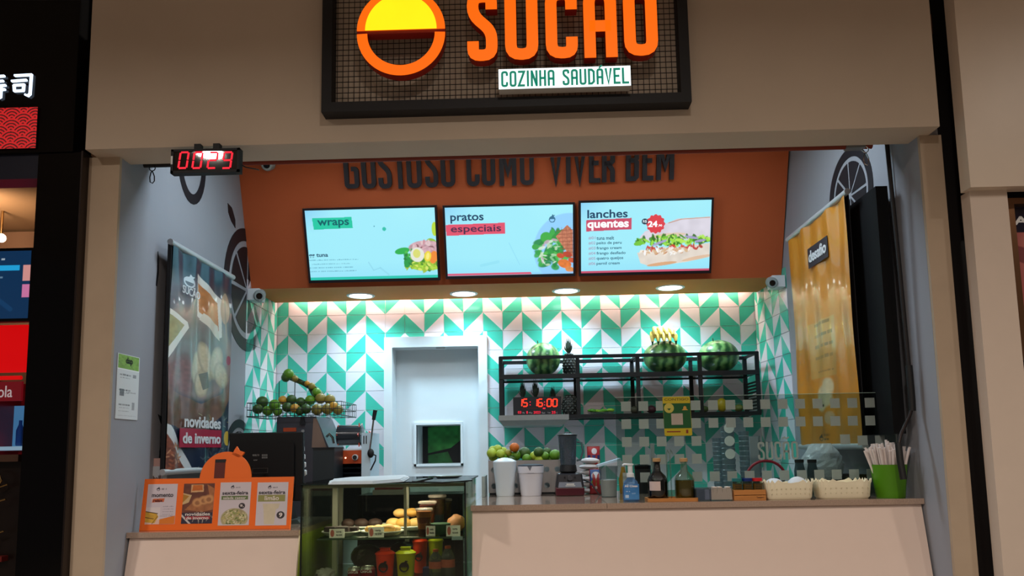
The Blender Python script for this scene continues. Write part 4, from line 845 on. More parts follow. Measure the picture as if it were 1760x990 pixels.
def melon(pxc, pxw, pytop, lab, y=5.71):
    x = onx(pxc, y, zm+.1); w_ = pxw*k(y)/2; h = (zof(pxc, pytop, y)-zmt)/2
    mb = MB(); mb.ball((x, y, zmt+h), w_, min(w_, .15), h, 28, 18); t = thing('watermelon', lab, 'watermelon', (x, y, zmt), 0, 'watermelons on the rack')
    mb.build('rind', melon_mat(), t, True); mb = MB(); mb.tube([(x-w_*.3, y-.05, zmt+2*h-.012), (x-w_*.33, y-.06, zmt+2*h+.008)], .004, 6); mb.build('stem', STEM, t, True); return x, h
melon(934, 59, 589, 'round pale striped watermelon at the left end of the rack')
mx_, mh = melon(1143, 74, 586, 'large watermelon on the rack carrying a bunch of bananas')
melon(1235, 69, 585, 'oval dark green watermelon at the right end of the rack')
# bananas
BAN = mt('banana_yellow', '#e2c45c', .5, var=.12, scale=30); BTIP = mt('banana_tip', '#2c4a2c', .6)
zb0 = zmt+2*mh; t_ = thing('banana_bunch', 'bunch of yellow bananas lying on the middle watermelon', 'bananas', (mx_, 5.6, zb0))
for i in range(9):
    row = i // 5; f = (i-2)/2 if row == 0 else (i-6.5)/1.5*.75; x = onx(1139+f*17, 5.62, zb0); mb = MB(); up_ = .035*row
    pts = [(x*.5+mx_*.5, 5.66, zb0+.055+up_), (x+f*.006, 5.615, zb0+.05+up_-abs(f)*.006), (x+f*.012, 5.575, zb0+.018+up_), (x+f*.012, 5.56, zb0-.025+up_*1.4)]
    mb.tube(pts, [.010, .0175, .0185, .010], 9); b_ = mb.build('banana', BAN, t_, True)
    mb = MB(); mb.tube([pts[-1], (pts[-1][0]+f*.002, pts[-1][1]+.004, pts[-1][2]-.024)], [.009, .004], 6); mb.build('tip', BTIP if row == 0 else BAN, b_, True)
mb = MB(); mb.tube([(mx_-.005, 5.70, zb0+.08), (mx_-.005, 5.67, zb0+.05)], .02, 8); mb.build('crown', STEM, t_, True)
# pineapples
PINE = mt('pineapple_skin', '#2a2c28', .6, var=.4, scale=60); PINEL = mt('pineapple_leaf', '#3a4a3e', .6, var=.3)
def pineapple(px, pytop, pybot, Y, zbase, wpx, lab, crown=.42, lean=0):
    x = onx(px, Y, zbase); H = zof(px, pytop, Y)-zbase; w_ = wpx*k(Y)/2; t = thing('pineapple', lab, 'pineapple', (x, Y, zbase), 0, 'pineapples on the rack'); bh = H*(1-crown)
    prof = [(w_*.55, 0), (w_*.9, bh*.12), (w_, bh*.45), (w_*.92, bh*.75), (w_*.6, bh*.95), (w_*.2, bh)]; mb = MB(); mb.lathe(prof, (x, Y, zbase), 16); mb.build('body', PINE, t, True)
    mb = MB(); rows = 8; tips = MB()
    for r in range(rows):
        z = bh*(.08+.86*r/(rows-1)); rr = np.interp(z, [p[1] for p in prof], [p[0] for p in prof])
        for j in range(10):
            a = 2*math.pi*(j+.5*(r % 2))/10; c = Vector((x+math.cos(a)*rr, Y+math.sin(a)*rr, zbase+z)); n_ = Vector((math.cos(a), math.sin(a), 0)); tg = Vector((-math.sin(a), math.cos(a), 0)); e = w_*.26
            o = len(mb.v); mb.add([c+tg*e, c+Vector((0, 0, e*.9)), c-tg*e, c-Vector((0, 0, e*.9)), c+n_*e*.45], [(0, 1, 4), (1, 2, 4), (2, 3, 4), (3, 0, 4)])
            tips.ball(c+n_*e*.45, e*.2, n=5, m=3)
    mb.build('scale_pattern', PINE, t)['kind'] = 'stuff'; tips.build('eye', mt('pineapple_eye', '#9aa398', .6), t)['kind'] = 'stuff'
    mb = MB(); ch = H-bh
    for r in range(4):
        for j in range(7):
            a = 2*math.pi*(j+.5*r)/7; sp = w_*(.75-.16*r); z0 = zbase+bh; top = ch*(.5+.16*r); n_ = Vector((math.cos(a), math.sin(a), 0)); tg = Vector((-math.sin(a), math.cos(a), 0))*w_*.16; b0 = Vector((x, Y, z0))+n_*w_*.15
            m_ = b0+n_*sp*.7+Vector((0, 0, top*.55)); e_ = b0+n_*sp*.75+Vector((0, 0, top)); mb.add([b0-tg, b0+tg, m_+tg, m_-tg, e_], [(0, 1, 2, 3), (3, 2, 4)])
    mb.build('crown', PINEL, t)['kind'] = 'stuff'
pineapple(978.5, 580, 640, 5.70, zmt, 22, 'small pineapple standing upright on the rack beside the left watermelon')
pineapple(899, 652, 710, 5.72, zlt, 20, 'pineapple on the lower shelf behind the red clock, left one', .5)
pineapple(921, 650, 710, 5.72, zlt, 22, 'pineapple on the lower shelf behind the middle of the red clock', .5)
pineapple(951, 661, 710, 5.80, zlt, 18, 'dark pineapple with a tall crown further back on the lower shelf', .55)
pineapple(980, 678, 712, 5.66, zlt, 27, 'wide pineapple on the lower shelf at the right of the red clock', .0001+.08)
# produce on the lower shelf
def onshelf(px, Y=5.64, z=zlt): return onx(px, Y, z)
def fruit(mb_fn, name, mat, lab, cat, group=None): mb = MB(); mb_fn(mb); return tag(mb.build(name, mat, None, True), lab, cat, group)
x = onshelf(1035); t_ = thing('lettuce_plate', 'plate of light green lettuce on the lower rack shelf', 'plate', (x, 5.64, zlt))
mb = MB(); mb.lathe([(.06, 0), (.10, .008), (.11, .014), (.10, .012), (0, .006)], (x, 5.64, zlt), 24, cap0=True, cap1=False); mb.build('plate', glass('clear_plastic', '#e4ece8', .2, fog=.25), t_, True)
LET = [mt('lettuce_light', '#8fc23c', .5), mt('lettuce_mid', '#5a9c30', .5)]
for i in range(9): mb = MB(); a = i*.7; mb.ball((x+.055*math.cos(a)*(i % 3)/1.4, 5.64+.03*math.sin(a), zlt+.02+.004*(i % 3)), .032, .028, .013, 10, 6, .12); mb.build('lettuce_leaf', LET[i % 2], t_)
for px, r, mat, nm, lab, cat in ((1092, .035, mt('brown_root', '#5c5240', .6), 'ginger_root', 'brown ginger root on the lower rack shelf behind the glass', 'root'), (1120, .036, mt('beet_red', '#4a1424', .5), 'beetroot', 'dark red beetroot on the lower rack shelf', 'beetroot'),
                                (1211, .030, mt('dull_green_pear', '#5a6a30', .5), 'green_pear', 'dull green pear at the right on the lower rack shelf', 'pear'), (1241, .038, mt('mango_yellow', '#c8a418', .4, var=.2), 'yellow_mango', 'yellow mango standing on the lower rack shelf', 'mango'),
                                (1270, .034, mt('olive_lime', '#7a7a38', .45), 'green_passion_fruit', 'olive green passion fruit right of the yellow mango', 'fruit')):
    x = onshelf(px); fruit(lambda m: m.ball((x, 5.64, zlt+r*(1.35 if 'mango' in nm else .8)), r, r, r*(1.35 if 'mango' in nm else .8), 18, 12, .015), nm, mat, lab, cat)
# stainless hood shelf with the red LED clock
Yh = 5.30; zh = zof(915, 713, Yh); xa_, xb_ = P(857, 720, Yh).x, P(978, 720, Yh).x; zh0 = zof(915, 722, Yh); zh1 = zof(915, 731, Yh)
t_ = thing('steel_shelf', 'brushed steel shelf unit under the red LED clock', 'shelf', ((xa_+xb_)/2, 5.5, zh1))
mb = MB(); mb.box(xa_, xb_, Yh, 5.92, zh0, zh); mb.build('top', STEEL, t_)
mb = MB(); mb.hexa([(xa_+.03, Yh+.04, zh1), (xb_-.04, Yh+.04, zh1), (xb_-.04, 5.9, zh1), (xa_+.03, 5.9, zh1), (xa_, Yh+.01, zh0), (xb_, Yh+.01, zh0), (xb_, 5.9, zh0), (xa_, 5.9, zh0)]); mb.build('lower_tray', STEEL, t_)
Yc = 5.36; fc = front(923, 697, Yc); u0, v0, u1, v1 = fc.box(882, 682, 965, 712); v0 = zh-fc.o.z
t_ = thing('led_clock', 'black LED clock with glowing red digits 15:16:00 on the steel shelf', 'clock', fc.p((u0+u1)/2, v0))
mb = MB(); mb.prism([(u0, v0), (u1, v0), (u1, v1), (u0, v1)], fc, -.04, 0); mb.build('housing', BLACKM, t_)
REDC = mt('clock_digit_red', '#ff3a20', emit=1.4, var=0); REDD = mt('clock_dim_red', '#5c0c10', emit=.6, var=0); REDP2 = mt('clock_pink', '#e8203c', emit=1, var=0)
for d, x0_ in zip('151600', (889.8, 898.8, 915.6, 924.8, 940, 950)):
    a = fc.box(x0_, 686, x0_+7, 698.5); mb = MB(); seven(mb, fc, a[0], a[1], a[2]-a[0], a[3]-a[1], .0085, DIG[d], .001, .003, .06); mb.build('digit', REDC, t_)
for x0_ in (910.3, 935):
    mb = MB()
    for yy in (690, 695): a = fc.box(x0_, yy, x0_+1.8, yy+1.8); mb.prism([(a[0], a[1]), (a[2], a[1]), (a[2], a[3]), (a[0], a[3])], fc, .001, .002)
    mb.build('colon', REDP2, t_)
for s, x0_, x1_ in (('03', 890, 896), ('1', 905, 907), ('2023', 917, 929), ('25', 948, 955)): text(s, fc, fc.box(x0_, 706.5, x1_, 711), REDP2, t_, .001, .003, .02)
for s, x0_, x1_ in (('Mo', 898, 902), ('Mo', 909, 915), ('Sat', 931, 937), ('Tmp', 941, 946), ('c', 956.5, 958)): text(s, fc, fc.box(x0_, 708, x1_, 711), mt('clock_print', '#a8a0a4', .5), t_, .001, .002, .0)
text('SET ALM MODE UP', fc, fc.box(897, 700.8, 930, 703), REDD, t_, .001, .002, .0)
a = fc.box(933, 700.6, 937.5, 703); mb = MB(); mb.prism([(a[0], a[1]), (a[2], a[1]), (a[2], a[3]), (a[0], a[3])], fc, .001, .002); mb.build('led_bar', REDP2, t_)
# ------------------------------------------------------------------ counters
YCF = 3.72
ZR = zof(1180, 863, YCF-.02); ZL = zof(370, 912.5, YCF)
XRC = P(809, 868, YCF-.02).x; XLC = P(516, 912, YCF).x; XRE = xr(3.7)-.003
def counter(name, x0, x1, zt, ydepth, lab, lime_side, joint=None, xb=None):
    xb = x1 if xb is None else xb
    t = thing(name, lab, 'counter', ((x0+x1)/2, 4.0, 0)); th = .026
    if joint:
        for a_, b_, c_ in ((x0, joint, joint), (joint+.002, x1, xb)): mb = MB(); mb.hexa([(a_, YCF-.02, zt-th), (b_, YCF-.02, zt-th), (c_, ydepth, zt-th), (a_, ydepth, zt-th), (a_, YCF-.02, zt), (b_, YCF-.02, zt), (c_, ydepth, zt), (a_, ydepth, zt)]); mb.build('worktop', GRANITE, t)
    else: mb = MB(); mb.box(x0, x1, YCF-.02, ydepth, zt-th, zt); mb.build('worktop', GRANITE, t)
    mb = MB(); yb_ = YCF-.20; x0_ = x0+(0 if lime_side < 0 else .0); mb.hexa([(x0+.006, yb_, .1), (x1-.006, yb_, .1), (x1-.006, yb_+.02, .1), (x0+.006, yb_+.02, .1), (x0+.006, YCF, zt-th), (x1-.006, YCF, zt-th), (x1-.006, YCF+.02, zt-th), (x0+.006, YCF+.02, zt-th)]); mb.build('front_panel', LAM, t)
    xs_ = (x0+.004, x0+.024) if lime_side < 0 else (x1-.024, x1-.004); mb = MB(); mb.hexa([(xs_[0], yb_+.02, .1), (xs_[1], yb_+.02, .1), (xs_[1], ydepth-.02, .1), (xs_[0], ydepth-.02, .1), (xs_[0], YCF+.02, zt-th), (xs_[1], YCF+.02, zt-th), (xs_[1], ydepth-.02, zt-th), (xs_[0], ydepth-.02, zt-th)]); mb.build('end_panel', LIME, t)
    mb = MB(); mb.box(x0+.03, xb-.03, ydepth-.04, ydepth-.02, .1, zt-th); mb.build('rear_panel', WHITE, t)
    return t
YRD = 4.74
counter('serving_counter', XRC, XRE, ZR, YRD, 'long right counter with granite top and cream front panel', -1, P(1030, 855, 4.1).x, xr(YRD)-.003)
counter('cashier_counter', xl(3.8)+.004, XLC, ZL, 4.45, 'low left counter with granite top carrying the cash register', 1)
# back bench behind the case, carrying the juicer and the cup sealer
ZBB = 1.0; t_ = thing('back_bench', 'white worktop along the tiled back wall left of the door', 'bench', (-1.5, 5.4, 0))
mb = MB(); mb.box(xl(5.4)+.02, OX0-.06, 4.75, 5.88, ZBB-.04, ZBB); mb.build('worktop', GRANITE, t_); mb = MB(); mb.box(xl(5.4)+.04, OX0-.1, 4.8, 5.88, 0, ZBB-.04); mb.build('cabinet', WHITE, t_)
# ------------------------------------------------------------------ items on the right counter
def Z0(): return ZR+.0005
CLR = glass('clear_glass', '#dfe9e6', .2); FROST = glass('milky_plastic', '#dfe8ea', .2, .2, fog=.75, fogcol='#aeb9bf')
def H(px, py, Y): return zof(px, py, Y)-Z0()
LIMEF = [mt('lime_green', '#5f8f24', .4, var=.15, scale=30), mt('lime_yellow', '#a8bc3c', .4, var=.15, scale=30), mt('orange_green', '#8f8a2c', .4, var=.25, scale=20), mt('dark_lime', '#3c5a20', .45), mt('orange_skin', '#c0641c', .45, var=.15)]
# perforated fruit box
Y0 = 4.50; xa_, xb_ = onx(840, Y0, Z0()), onx(968, Y0, Z0()); hb = H(905, 791, Y0)
t_ = thing('fruit_box', 'low white box with round holes holding limes at the rear of the counter', 'box', ((xa_+xb_)/2, Y0+.1, Z0()))
mb = MB(); mb.box(xa_+.005, xb_-.005, Y0+.01, Y0+.185, Z0(), Z0()+.012); mb.build('dark_base', BLACKM, t_)
mb = MB(); mb.box(xa_, xb_, Y0+.18, Y0+.19, Z0()+.012, Z0()+hb); mb.box(xa_, xa_+.006, Y0+.005, Y0+.18, Z0()+.012, Z0()+hb); mb.box(xb_-.006, xb_, Y0+.005, Y0+.18, Z0()+.012, Z0()+hb)
mb.build('shell', mt('box_grey', '#8f9594', .5), t_)
# front sheet with real holes: grid of quads around octagonal openings
fb = Frame((xa_, Y0, Z0()+.012), (1, 0, 0), (0, 0, 1)); W_ = xb_-xa_; H_ = hb-.012; mb = MB(); cols = 7; rows_ = 2; cw = W_/cols; ch_ = H_/rows_; rr = .016
for i in range(cols):
    for j in range(rows_):
        cx, cy = (i+.5)*cw, (j+.42)*ch_; n = 16; inner = [(cx+rr*math.cos(2*math.pi*q_/n), cy+rr*math.sin(2*math.pi*q_/n)) for q_ in range(n)]; outer = []
        for q_ in range(n):
            a = 2*math.pi*q_/n; c_, s_ = math.cos(a), math.sin(a); m_ = max(abs(c_), abs(s_)); outer.append(((i+.5)*cw+c_/m_*cw/2, (j+.5)*ch_+s_/m_*ch_/2))
        o = len(mb.v); mb.v += [fb.p(*p_) for p_ in inner+outer]
        for q_ in range(n): r_ = (q_+1) % n; mb.f.append((o+q_, o+r_, o+n+r_, o+n+q_)); mb.m.append(0)
mb.build('perforated_front', mt('box_face', '#8f8782', .5), t_)
gi = 0
rs = np.random.RandomState(4)
def citrus(x, y, z, r, mi, group, lab):
    mb = MB(); mb.ball((x, y, z), r, r, r*.95, 16, 10, .008); o = mb.build('lime' if mi != 4 else 'orange', LIMEF[mi], None, True); return tag(o, lab, 'lime' if mi != 4 else 'orange', group)
ORD = ['', 'first', 'second', 'third', 'fourth', 'fifth', 'sixth', 'seventh', 'eighth', 'ninth', 'tenth', 'eleventh', 'twelfth']
LIMES = ((834+12, 779, 9, 1), (848, 785, 8, 1), (856, 772, 8, 1), (861, 780, 8, 1), (866, 775, 7, 1), (874, 779, 7, 2), (885, 769, 8.5, 4), (887, 783, 9, 0), (902, 779, 11, 3), (848, 773, 7, 1), (920, 784, 9, 1), (927, 777, 9, 3), (937, 784, 8, 0), (941, 777, 8, 3), (955, 782, 10, 0), (865, 787, 8, 0), (906, 788, 8, 0), (947, 789, 8, 0), (928, 790, 8, 1), (880, 790, 8, 3))
for px, py, r_, mi in LIMES:
    y = Y0+.045+.05*((px*7) % 3)/2+ (.02 if py < 780 else 0); r = r_*k(y); x = onx(px, y, Z0()+.1); z = zof(px, py, y)
    gi += 1; hue = ['green', 'yellow green', 'mottled brownish', 'very dark green', ''][mi]
    rank = sorted(q[0] for q in LIMES if (q[1] < 780) == (py < 780)).index(px)+1
    citrus(x, y, z, r, mi, 'limes in the perforated box', ('%s lime, %s from the left in the %s layer of the perforated box' % (hue, ORD[rank], 'upper' if py < 780 else 'lower')) if mi != 4 else 'orange sitting on top of the limes in the perforated box')
# pitchers
Yp = 4.40; x = onx(868.5, Yp, Z0()); h = H(868, 794, Yp)
t_ = thing('juice_jug', 'tall milky plastic jug with domed lid on the left of the counter', 'jug', (x, Yp, Z0()))
w0, w1 = 15.5*k(Yp), 20*k(Yp); mb = MB(); mb.lathe([(w0*.95, 0), (w0, .01), (w0*1.06, h*.35), (w1*.97, h*.8), (w1, h)], (x, Yp, Z0()), 24, cap1=False, sq=.25); mb.build('body', mt('milky_jug', '#c8d4de', .35, var=.03), t_, True)
mb = MB(); mb.lathe([(w1*1.0, h), (w1*.98, h+.005), (w1*.6, h+.018), (w1*.2, h+.024), (0, h+.025)], (x, Yp, Z0()), 24); mb.build('lid', mt('lid_white', '#dbe8f2', .3), t_, True)
x = onx(913, Yp, Z0()); h = H(913, 801, Yp); w0, w1 = 17.5*k(Yp), 22*k(Yp)
t_ = thing('lidded_bucket', 'white plastic bucket with dark lid and grey band on the counter', 'bucket', (x, Yp, Z0()))
mb = MB(); mb.lathe([(w0*.97, 0), (w0, .006), (w1*.95, h*.76), (w1*1.0, h*.77), (w1*1.03, h)], (x, Yp, Z0()), 28, sq=.15); mb.build('body', mt('bucket_white', '#d6d8e4', .35, var=.02), t_, True)
mb = MB(); mb.tube([(x+w1*1.0*math.cos(a), Yp+w1*1.0*math.sin(a), Z0()+h*.77) for a in [2*math.pi*i/28 for i in range(29)]], .0015, 6); mb.build('rib', mt('rib_grey', '#6a6e78', .5), t_)
mb = MB(); mb.lathe([(w1*.98, h), (w1*1.0, h+.006), (w1*.5, h+.012), (0, h+.012)], (x, Yp, Z0()), 24, sq=.15); mb.build('lid', mt('lid_dark', '#2c3a4c', .4), t_, True)
mb = MB(); mb.add([(x-w1*.25, Yp-w1*.98, Z0()+h), (x+w1*.1, Yp-w1*.98, Z0()+h), (x-w1*.05, Yp-w1*.99, Z0()+h*.84)], [(0, 1, 2)]); mb.add([(x-w1*.25, Yp-w1*1.04, Z0()+h), (x+w1*.1, Yp-w1*1.04, Z0()+h), (x-w1*.05, Yp-w1*1.04, Z0()+h*.84)], [(0, 2, 1)]); mb.build('spout', mt('rib_grey', '#6a6e78', .5), t_)
# blender
Yb = 4.385; x = onx(979, Yb, Z0()); h = H(979, 813, Yb); w_ = 24*k(Yb)
t_ = thing('countertop_blender', 'black countertop blender with dark red base and tall clear jug', 'blender', (x, Yb, Z0())); z0 = Z0()
def fr4(x, y, w0, w1, d0, d1, z0_, z1_): return [(x-w0, y-d0, z0_), (x+w0, y-d0, z0_), (x+w0, y+d0, z0_), (x-w0, y+d0, z0_), (x-w1, y-d1, z1_), (x+w1, y-d1, z1_), (x+w1, y+d1, z1_), (x-w1, y+d1, z1_)]
mb = MB(); mb.hexa(fr4(x, Yb, w_, w_, .085, .085, z0, z0+h*.4)); o = mb.build('base', mt('dark_red_base', '#4a1020', .3, coat=.3), t_)
bv = o.modifiers.new('b', 'BEVEL'); bv.width = .008; bv.segments = 2
mb = MB(); mb.hexa(fr4(x, Yb, w_*.98, w_*.86, .086, .075, z0+h*.35, z0+h)); o = mb.build('control_housing', mt('blender_black', '#1c1c24', .3), t_); bv = o.modifiers.new('b', 'BEVEL'); bv.width = .008; bv.segments = 2
mb = MB(); mb.hexa(fr4(x, Yb-.086, w_*.82, w_*.75, .002, .002, z0+h*.38, z0+h*.62)); mb.build('badge_plate', mt('grey_badge', '#7f8796', .3), t_)
fbn = Frame((x, Yb-.09, z0), (1, 0, 0), (0, 0, 1))
mb = MB(); mb.prism([(-.025, h*.44), (.028, h*.44), (.028, h*.47), (-.025, h*.47)], fbn, 0, .001); mb.prism([(-.02, h*.5), (.023, h*.5), (.023, h*.55), (-.02, h*.55)], fbn, 0, .001); mb.build('badge_lettering', WHITEINK, t_)
mb = MB(); mb.tube([(x, Yb-.082, z0+h*.80), (x, Yb-.10, z0+h*.80)], .014, 16); mb.build('dial', mt('dial_grey', '#55565c', .3, .5), t_, True)
for dx in (-.028, .028): mb = MB(); mb.tube([(x+dx, Yb-.080, z0+h*.84), (x+dx, Yb-.088, z0+h*.84)], .005, 10); mb.build('knob', BLACKM, t_, True)
ht = H(979, 749, Yb); mb = MB(); mb.lathe([(.038, h), (.05, h+.01), (.045, h+.045)], (x-.004, Yb, z0), 20); mb.build('coupling', BLACKM, t_, True)
mb = MB(); mb.lathe([(.042, h+.046), (.044, h+.06), (.052, ht-.01), (.053, ht)], (x-.004, Yb, z0), 24, cap1=False, sq=.3); mb.build('jug', glass('smoky_jug', '#8f9aa2', .3, .1, fog=.35, fogcol='#6f7a88'), t_, True)
mb = MB(); mb.lathe([(.056, ht), (.057, ht+.006), (.05, ht+.010), (.02, ht+.012), (.014, ht+.022), (0, ht+.024)], (x-.004, Yb, z0), 20, sq=.2); mb.build('lid', mt('lid_black', '#1a2026', .35), t_, True)
mb = MB(); mb.tube([(x+.05, Yb, z0+ht-.035), (x+.075, Yb, z0+ht-.04), (x+.082, Yb, z0+ht-.09), (x+.066, Yb, z0+ht-.135), (x+.044, Yb, z0+ht-.14)], .006, 8); mb.build('handle', glass('smoky_handle', '#9fb0b4', .3, fog=.5, fogcol='#7f9096'), t_, True)
# stack of white packets
Yk = 4.50
for i in range(6):
    y = Yk+.01*(i % 2); x = onx(1016+2*(i % 2)-3, y, Z0()); z = Z0()+.0175+i*.034; t = None
    mb = MB(); mb.ball((x, y, z), .056, .05, .0172, 18, 8, .02); tag(mb.build('flour_packet', mt('packet_white', '#c5c2c4', .4), None, True), 'white packet in the stack right of the blender, %s from the bottom' % ['first', 'second', 'third', 'fourth', 'fifth', 'topmost, sixth'][i], 'packet', 'white packets stacked beside the blender')
# snack bags
def bag(px0, px1, py0, py1, Y, lab, cv, name='snack_bag'):
    x0, x1 = onx(px0, Y, Z0()), onx(px1, Y, Z0()); h = H((px0+px1)/2, py0, Y); zb = max(Z0(), zof((px0+px1)/2, py1, Y)); xm = (x0+x1)/2; w_ = (x1-x0)/2; t = thing(name, lab, 'bag', (xm, Y, zb)); hh = Z0()+h-zb; R = []
    for i in range(9):
        f = i/8; d = .004+.028*math.sin(math.pi*f)**.6; R.append([(xm-w_, Y, zb+hh*f), (xm-w_*.5, Y-d, zb+hh*f), (xm+w_*.5, Y-d, zb+hh*f), (xm+w_, Y, zb+hh*f), (xm+w_*.5, Y+d, zb+hh*f), (xm-w_*.5, Y+d, zb+hh*f)])
    mb = MB(); mb.rings(R); mb.build('pouch', mt('pouch_red', '#8a1c20', .35), t, True)
    fr = Frame((xm-w_*.92, Y-.001, zb), (1, 0, 0), (0, 0, 1)); paint('pouch_print', fr, (0, hh*.02, w_*1.84, hh*.98), cv, printmat('satin', .35), t, .006, lambda U, V: .022*np.sin(np.pi*np.clip(V/hh, 0, 1))**.6*np.clip(1-np.abs(U-w_*.92)/w_/1.02, 0, 1)**.35+.003)
cv = Cv(22, 44, '#8c1a22', 3); cv.rect(0, 0, 22, 8, '#a0222c'); cv.rect(0, 8, 22, 12, '#20306c'); cv.ell(12, 4, 5, 3, '#c8c8d0'); cv.rect(0, 13, 22, 30, '#b8b4a8'); cv.ell(12, 22, 6, 6, '#6a7a3a', tex=.3, tsc=2); cv.rect(0, 30, 22, 44, '#9a1e22')
bag(1011, 1033, 767, 850, 4.62, 'tall red snack bag standing behind the white packets', cv)
cv = Cv(20, 46, '#27508c', 3); cv.ell(10, 12, 8, 8, '#c4ccd6'); cv.ell(10, 24, 9, 6, '#5f8a34'); cv.rect(0, 30, 20, 46, '#8c1e28'); cv.ell(8, 34, 5, 3, '#c4ccd0')
bag(1014, 1035, 806, 852, 4.44, 'blue and red snack bag in front of the tall red bag', cv)
mb = MB(); p0 = P(1003, 824, 4.38); mb.tube([p0, P(1016, 830, 4.34), P(1024, 842, 4.33), Vector((onx(1030, 4.32, Z0()), 4.32, Z0()+.003)), Vector((onx(1034, 4.34, Z0()), 4.34, Z0()+.003))], .0035, 6); tag(mb.build('power_cord', BLACKM, None, True), 'black power cord trailing right from the blender base', 'cord')
# sugar canister, soap, bottles on the wooden tray
Yq = 4.18; x = onx(1047, Yq, Z0()); h = H(1047, 801, Yq); w0, w1 = 13*k(Yq), 16*k(Yq)
t_ = thing('sugar_canister', 'clear canister half full of white sugar with pale lid', 'canister', (x, Yq, Z0()))
mb = MB(); mb.lathe([(w0, 0), (w0*1.02, .01), (w1, h)], (x, Yq, Z0()), 24, cap1=False); mb.build('body', glass('canister_plastic', '#c8d0d0', .25, fog=.2), t_, True)
mb = MB(); mb.lathe([(w0*.94, .004), (w0*.96, .012), (w0*1.08, h*.55), (w0*.9, h*.57), (0, h*.58)], (x, Yq, Z0()), 20); mb.build('sugar', mt('sugar_white', '#ece6e4', .8), t_, True)
mb = MB(); mb.obox(Vector((x-w1*1.15, Yq-.04, Z0()+h-.004)), Vector((w1*2.45, 0, .034)), Vector((0, .08, 0)), Vector((-.002, 0, .012))); mb.build('lid', mt('lid_pale_blue', '#b9d4ea', .35), t_)
Ys = 3.80; x = onx(1085, Ys, Z0()); h = H(1085, 820, Ys); w_ = 14*k(Ys)
t_ = thing('soap_dispenser', 'clear pump bottle with white pump and blue label', 'bottle', (x, Ys, Z0()))
mb = MB(); mb.lathe([(w_*.9, 0), (w_, .006), (w_, h*.55), (w_*.85, h*.8), (w_*.4, h*.97), (w_*.36, h)], (x, Ys, Z0()), 24, sx=1, sy=.75); mb.build('body', glass('soap_bottle', '#b8d4ea', .4, fog=.25, fogcol='#7aa8d8'), t_, True)
mb = MB(); mb.lathe([(w_*.86, .006), (w_*.86, h*.5), (w_*.5, h*.52), (0, h*.52)], (x, Ys, Z0()), 20, sy=.72); mb.build('gel', mt('blue_gel', '#3a78b4', .2), t_, True)
ht = H(1085, 797, Ys); mb = MB(); mb.lathe([(w_*.45, h), (w_*.45, h+.018), (w_*.3, h+.02), (w_*.3, ht-.008), (w_*.42, ht-.007), (w_*.42, ht)], (x, Ys, Z0()), 16); mb.build('pump', WPLAST, t_, True)
mb = MB(); mb.tube([(x, Ys, Z0()+ht-.004), (x-.03, Ys, Z0()+ht-.002), (x-.036, Ys, Z0()+ht-.008)], .0045, 8); mb.build('nozzle', WPLAST, t_, True)
fb = Frame((x, Ys-w_*.76, Z0()), (1, 0, 0), (0, 0, 1)); cv = Cv(24, 32, '#2f6fae', 2.5); cv.mix(cv.nz(5, 3)*.7, '#5f9fd4', .6); cv.rect(2, 22, 7, 28, '#c8d8e8', .8); cv.words(3, 14, 9, 2, '#d0e0f0', .7, 2); cv.words(12, 18, 18, 2, '#d0e0f0', .5, 3)
paint('label_print', fb, (-w_*.9, .01, w_*.9, h*.72), cv, printmat('satin', .35), t_, .0, lambda U, V: -.008*(U/w_)**2+.002)
text('All Clean', fb, (-w_*.85, h*.6, w_*.7, h*.69), WHITEINK, t_, .0035, .0045, .02)
Yt = 3.755; xa_, xb_ = onx(1113, Yt, Z0()), onx(1200, Yt, Z0()); zt_ = Z0()+.016
t_ = thing('wooden_tray', 'small light wooden tray under two glass bottles', 'tray', ((xa_+xb_)/2, Yt+.05, Z0()))
mb = MB(); n = 8; pts = []
for cx, cy, a0 in ((xb_-.02, Yt+.09, 0), (xa_+.02, Yt+.09, 90), (xa_+.02, Yt+.0, 180), (xb_-.02, Yt+.0, 270)): pts += [(cx+.02*math.cos(math.radians(a0+90*i/6)), cy+.02*math.sin(math.radians(a0+90*i/6))) for i in range(7)]
mb.rings([[(p[0], p[1], Z0()) for p in pts], [(p[0], p[1], Z0()+.006) for p in pts]]); mb.build('base', WOOD, t_)
cx_, cy_ = (xa_+xb_)/2, Yt+.045; ip = [(cx_+(p[0]-cx_)*.93, cy_+(p[1]-cy_)*.86) for p in pts]; N_ = len(pts)
mb = MB(); mb.rings([[(p[0], p[1], Z0()+.006) for p in pts], [(p[0], p[1], zt_) for p in pts], [(p[0], p[1], zt_) for p in ip], [(p[0], p[1], Z0()+.0062) for p in ip]], False, False); mb.build('rim', WOOD, t_)
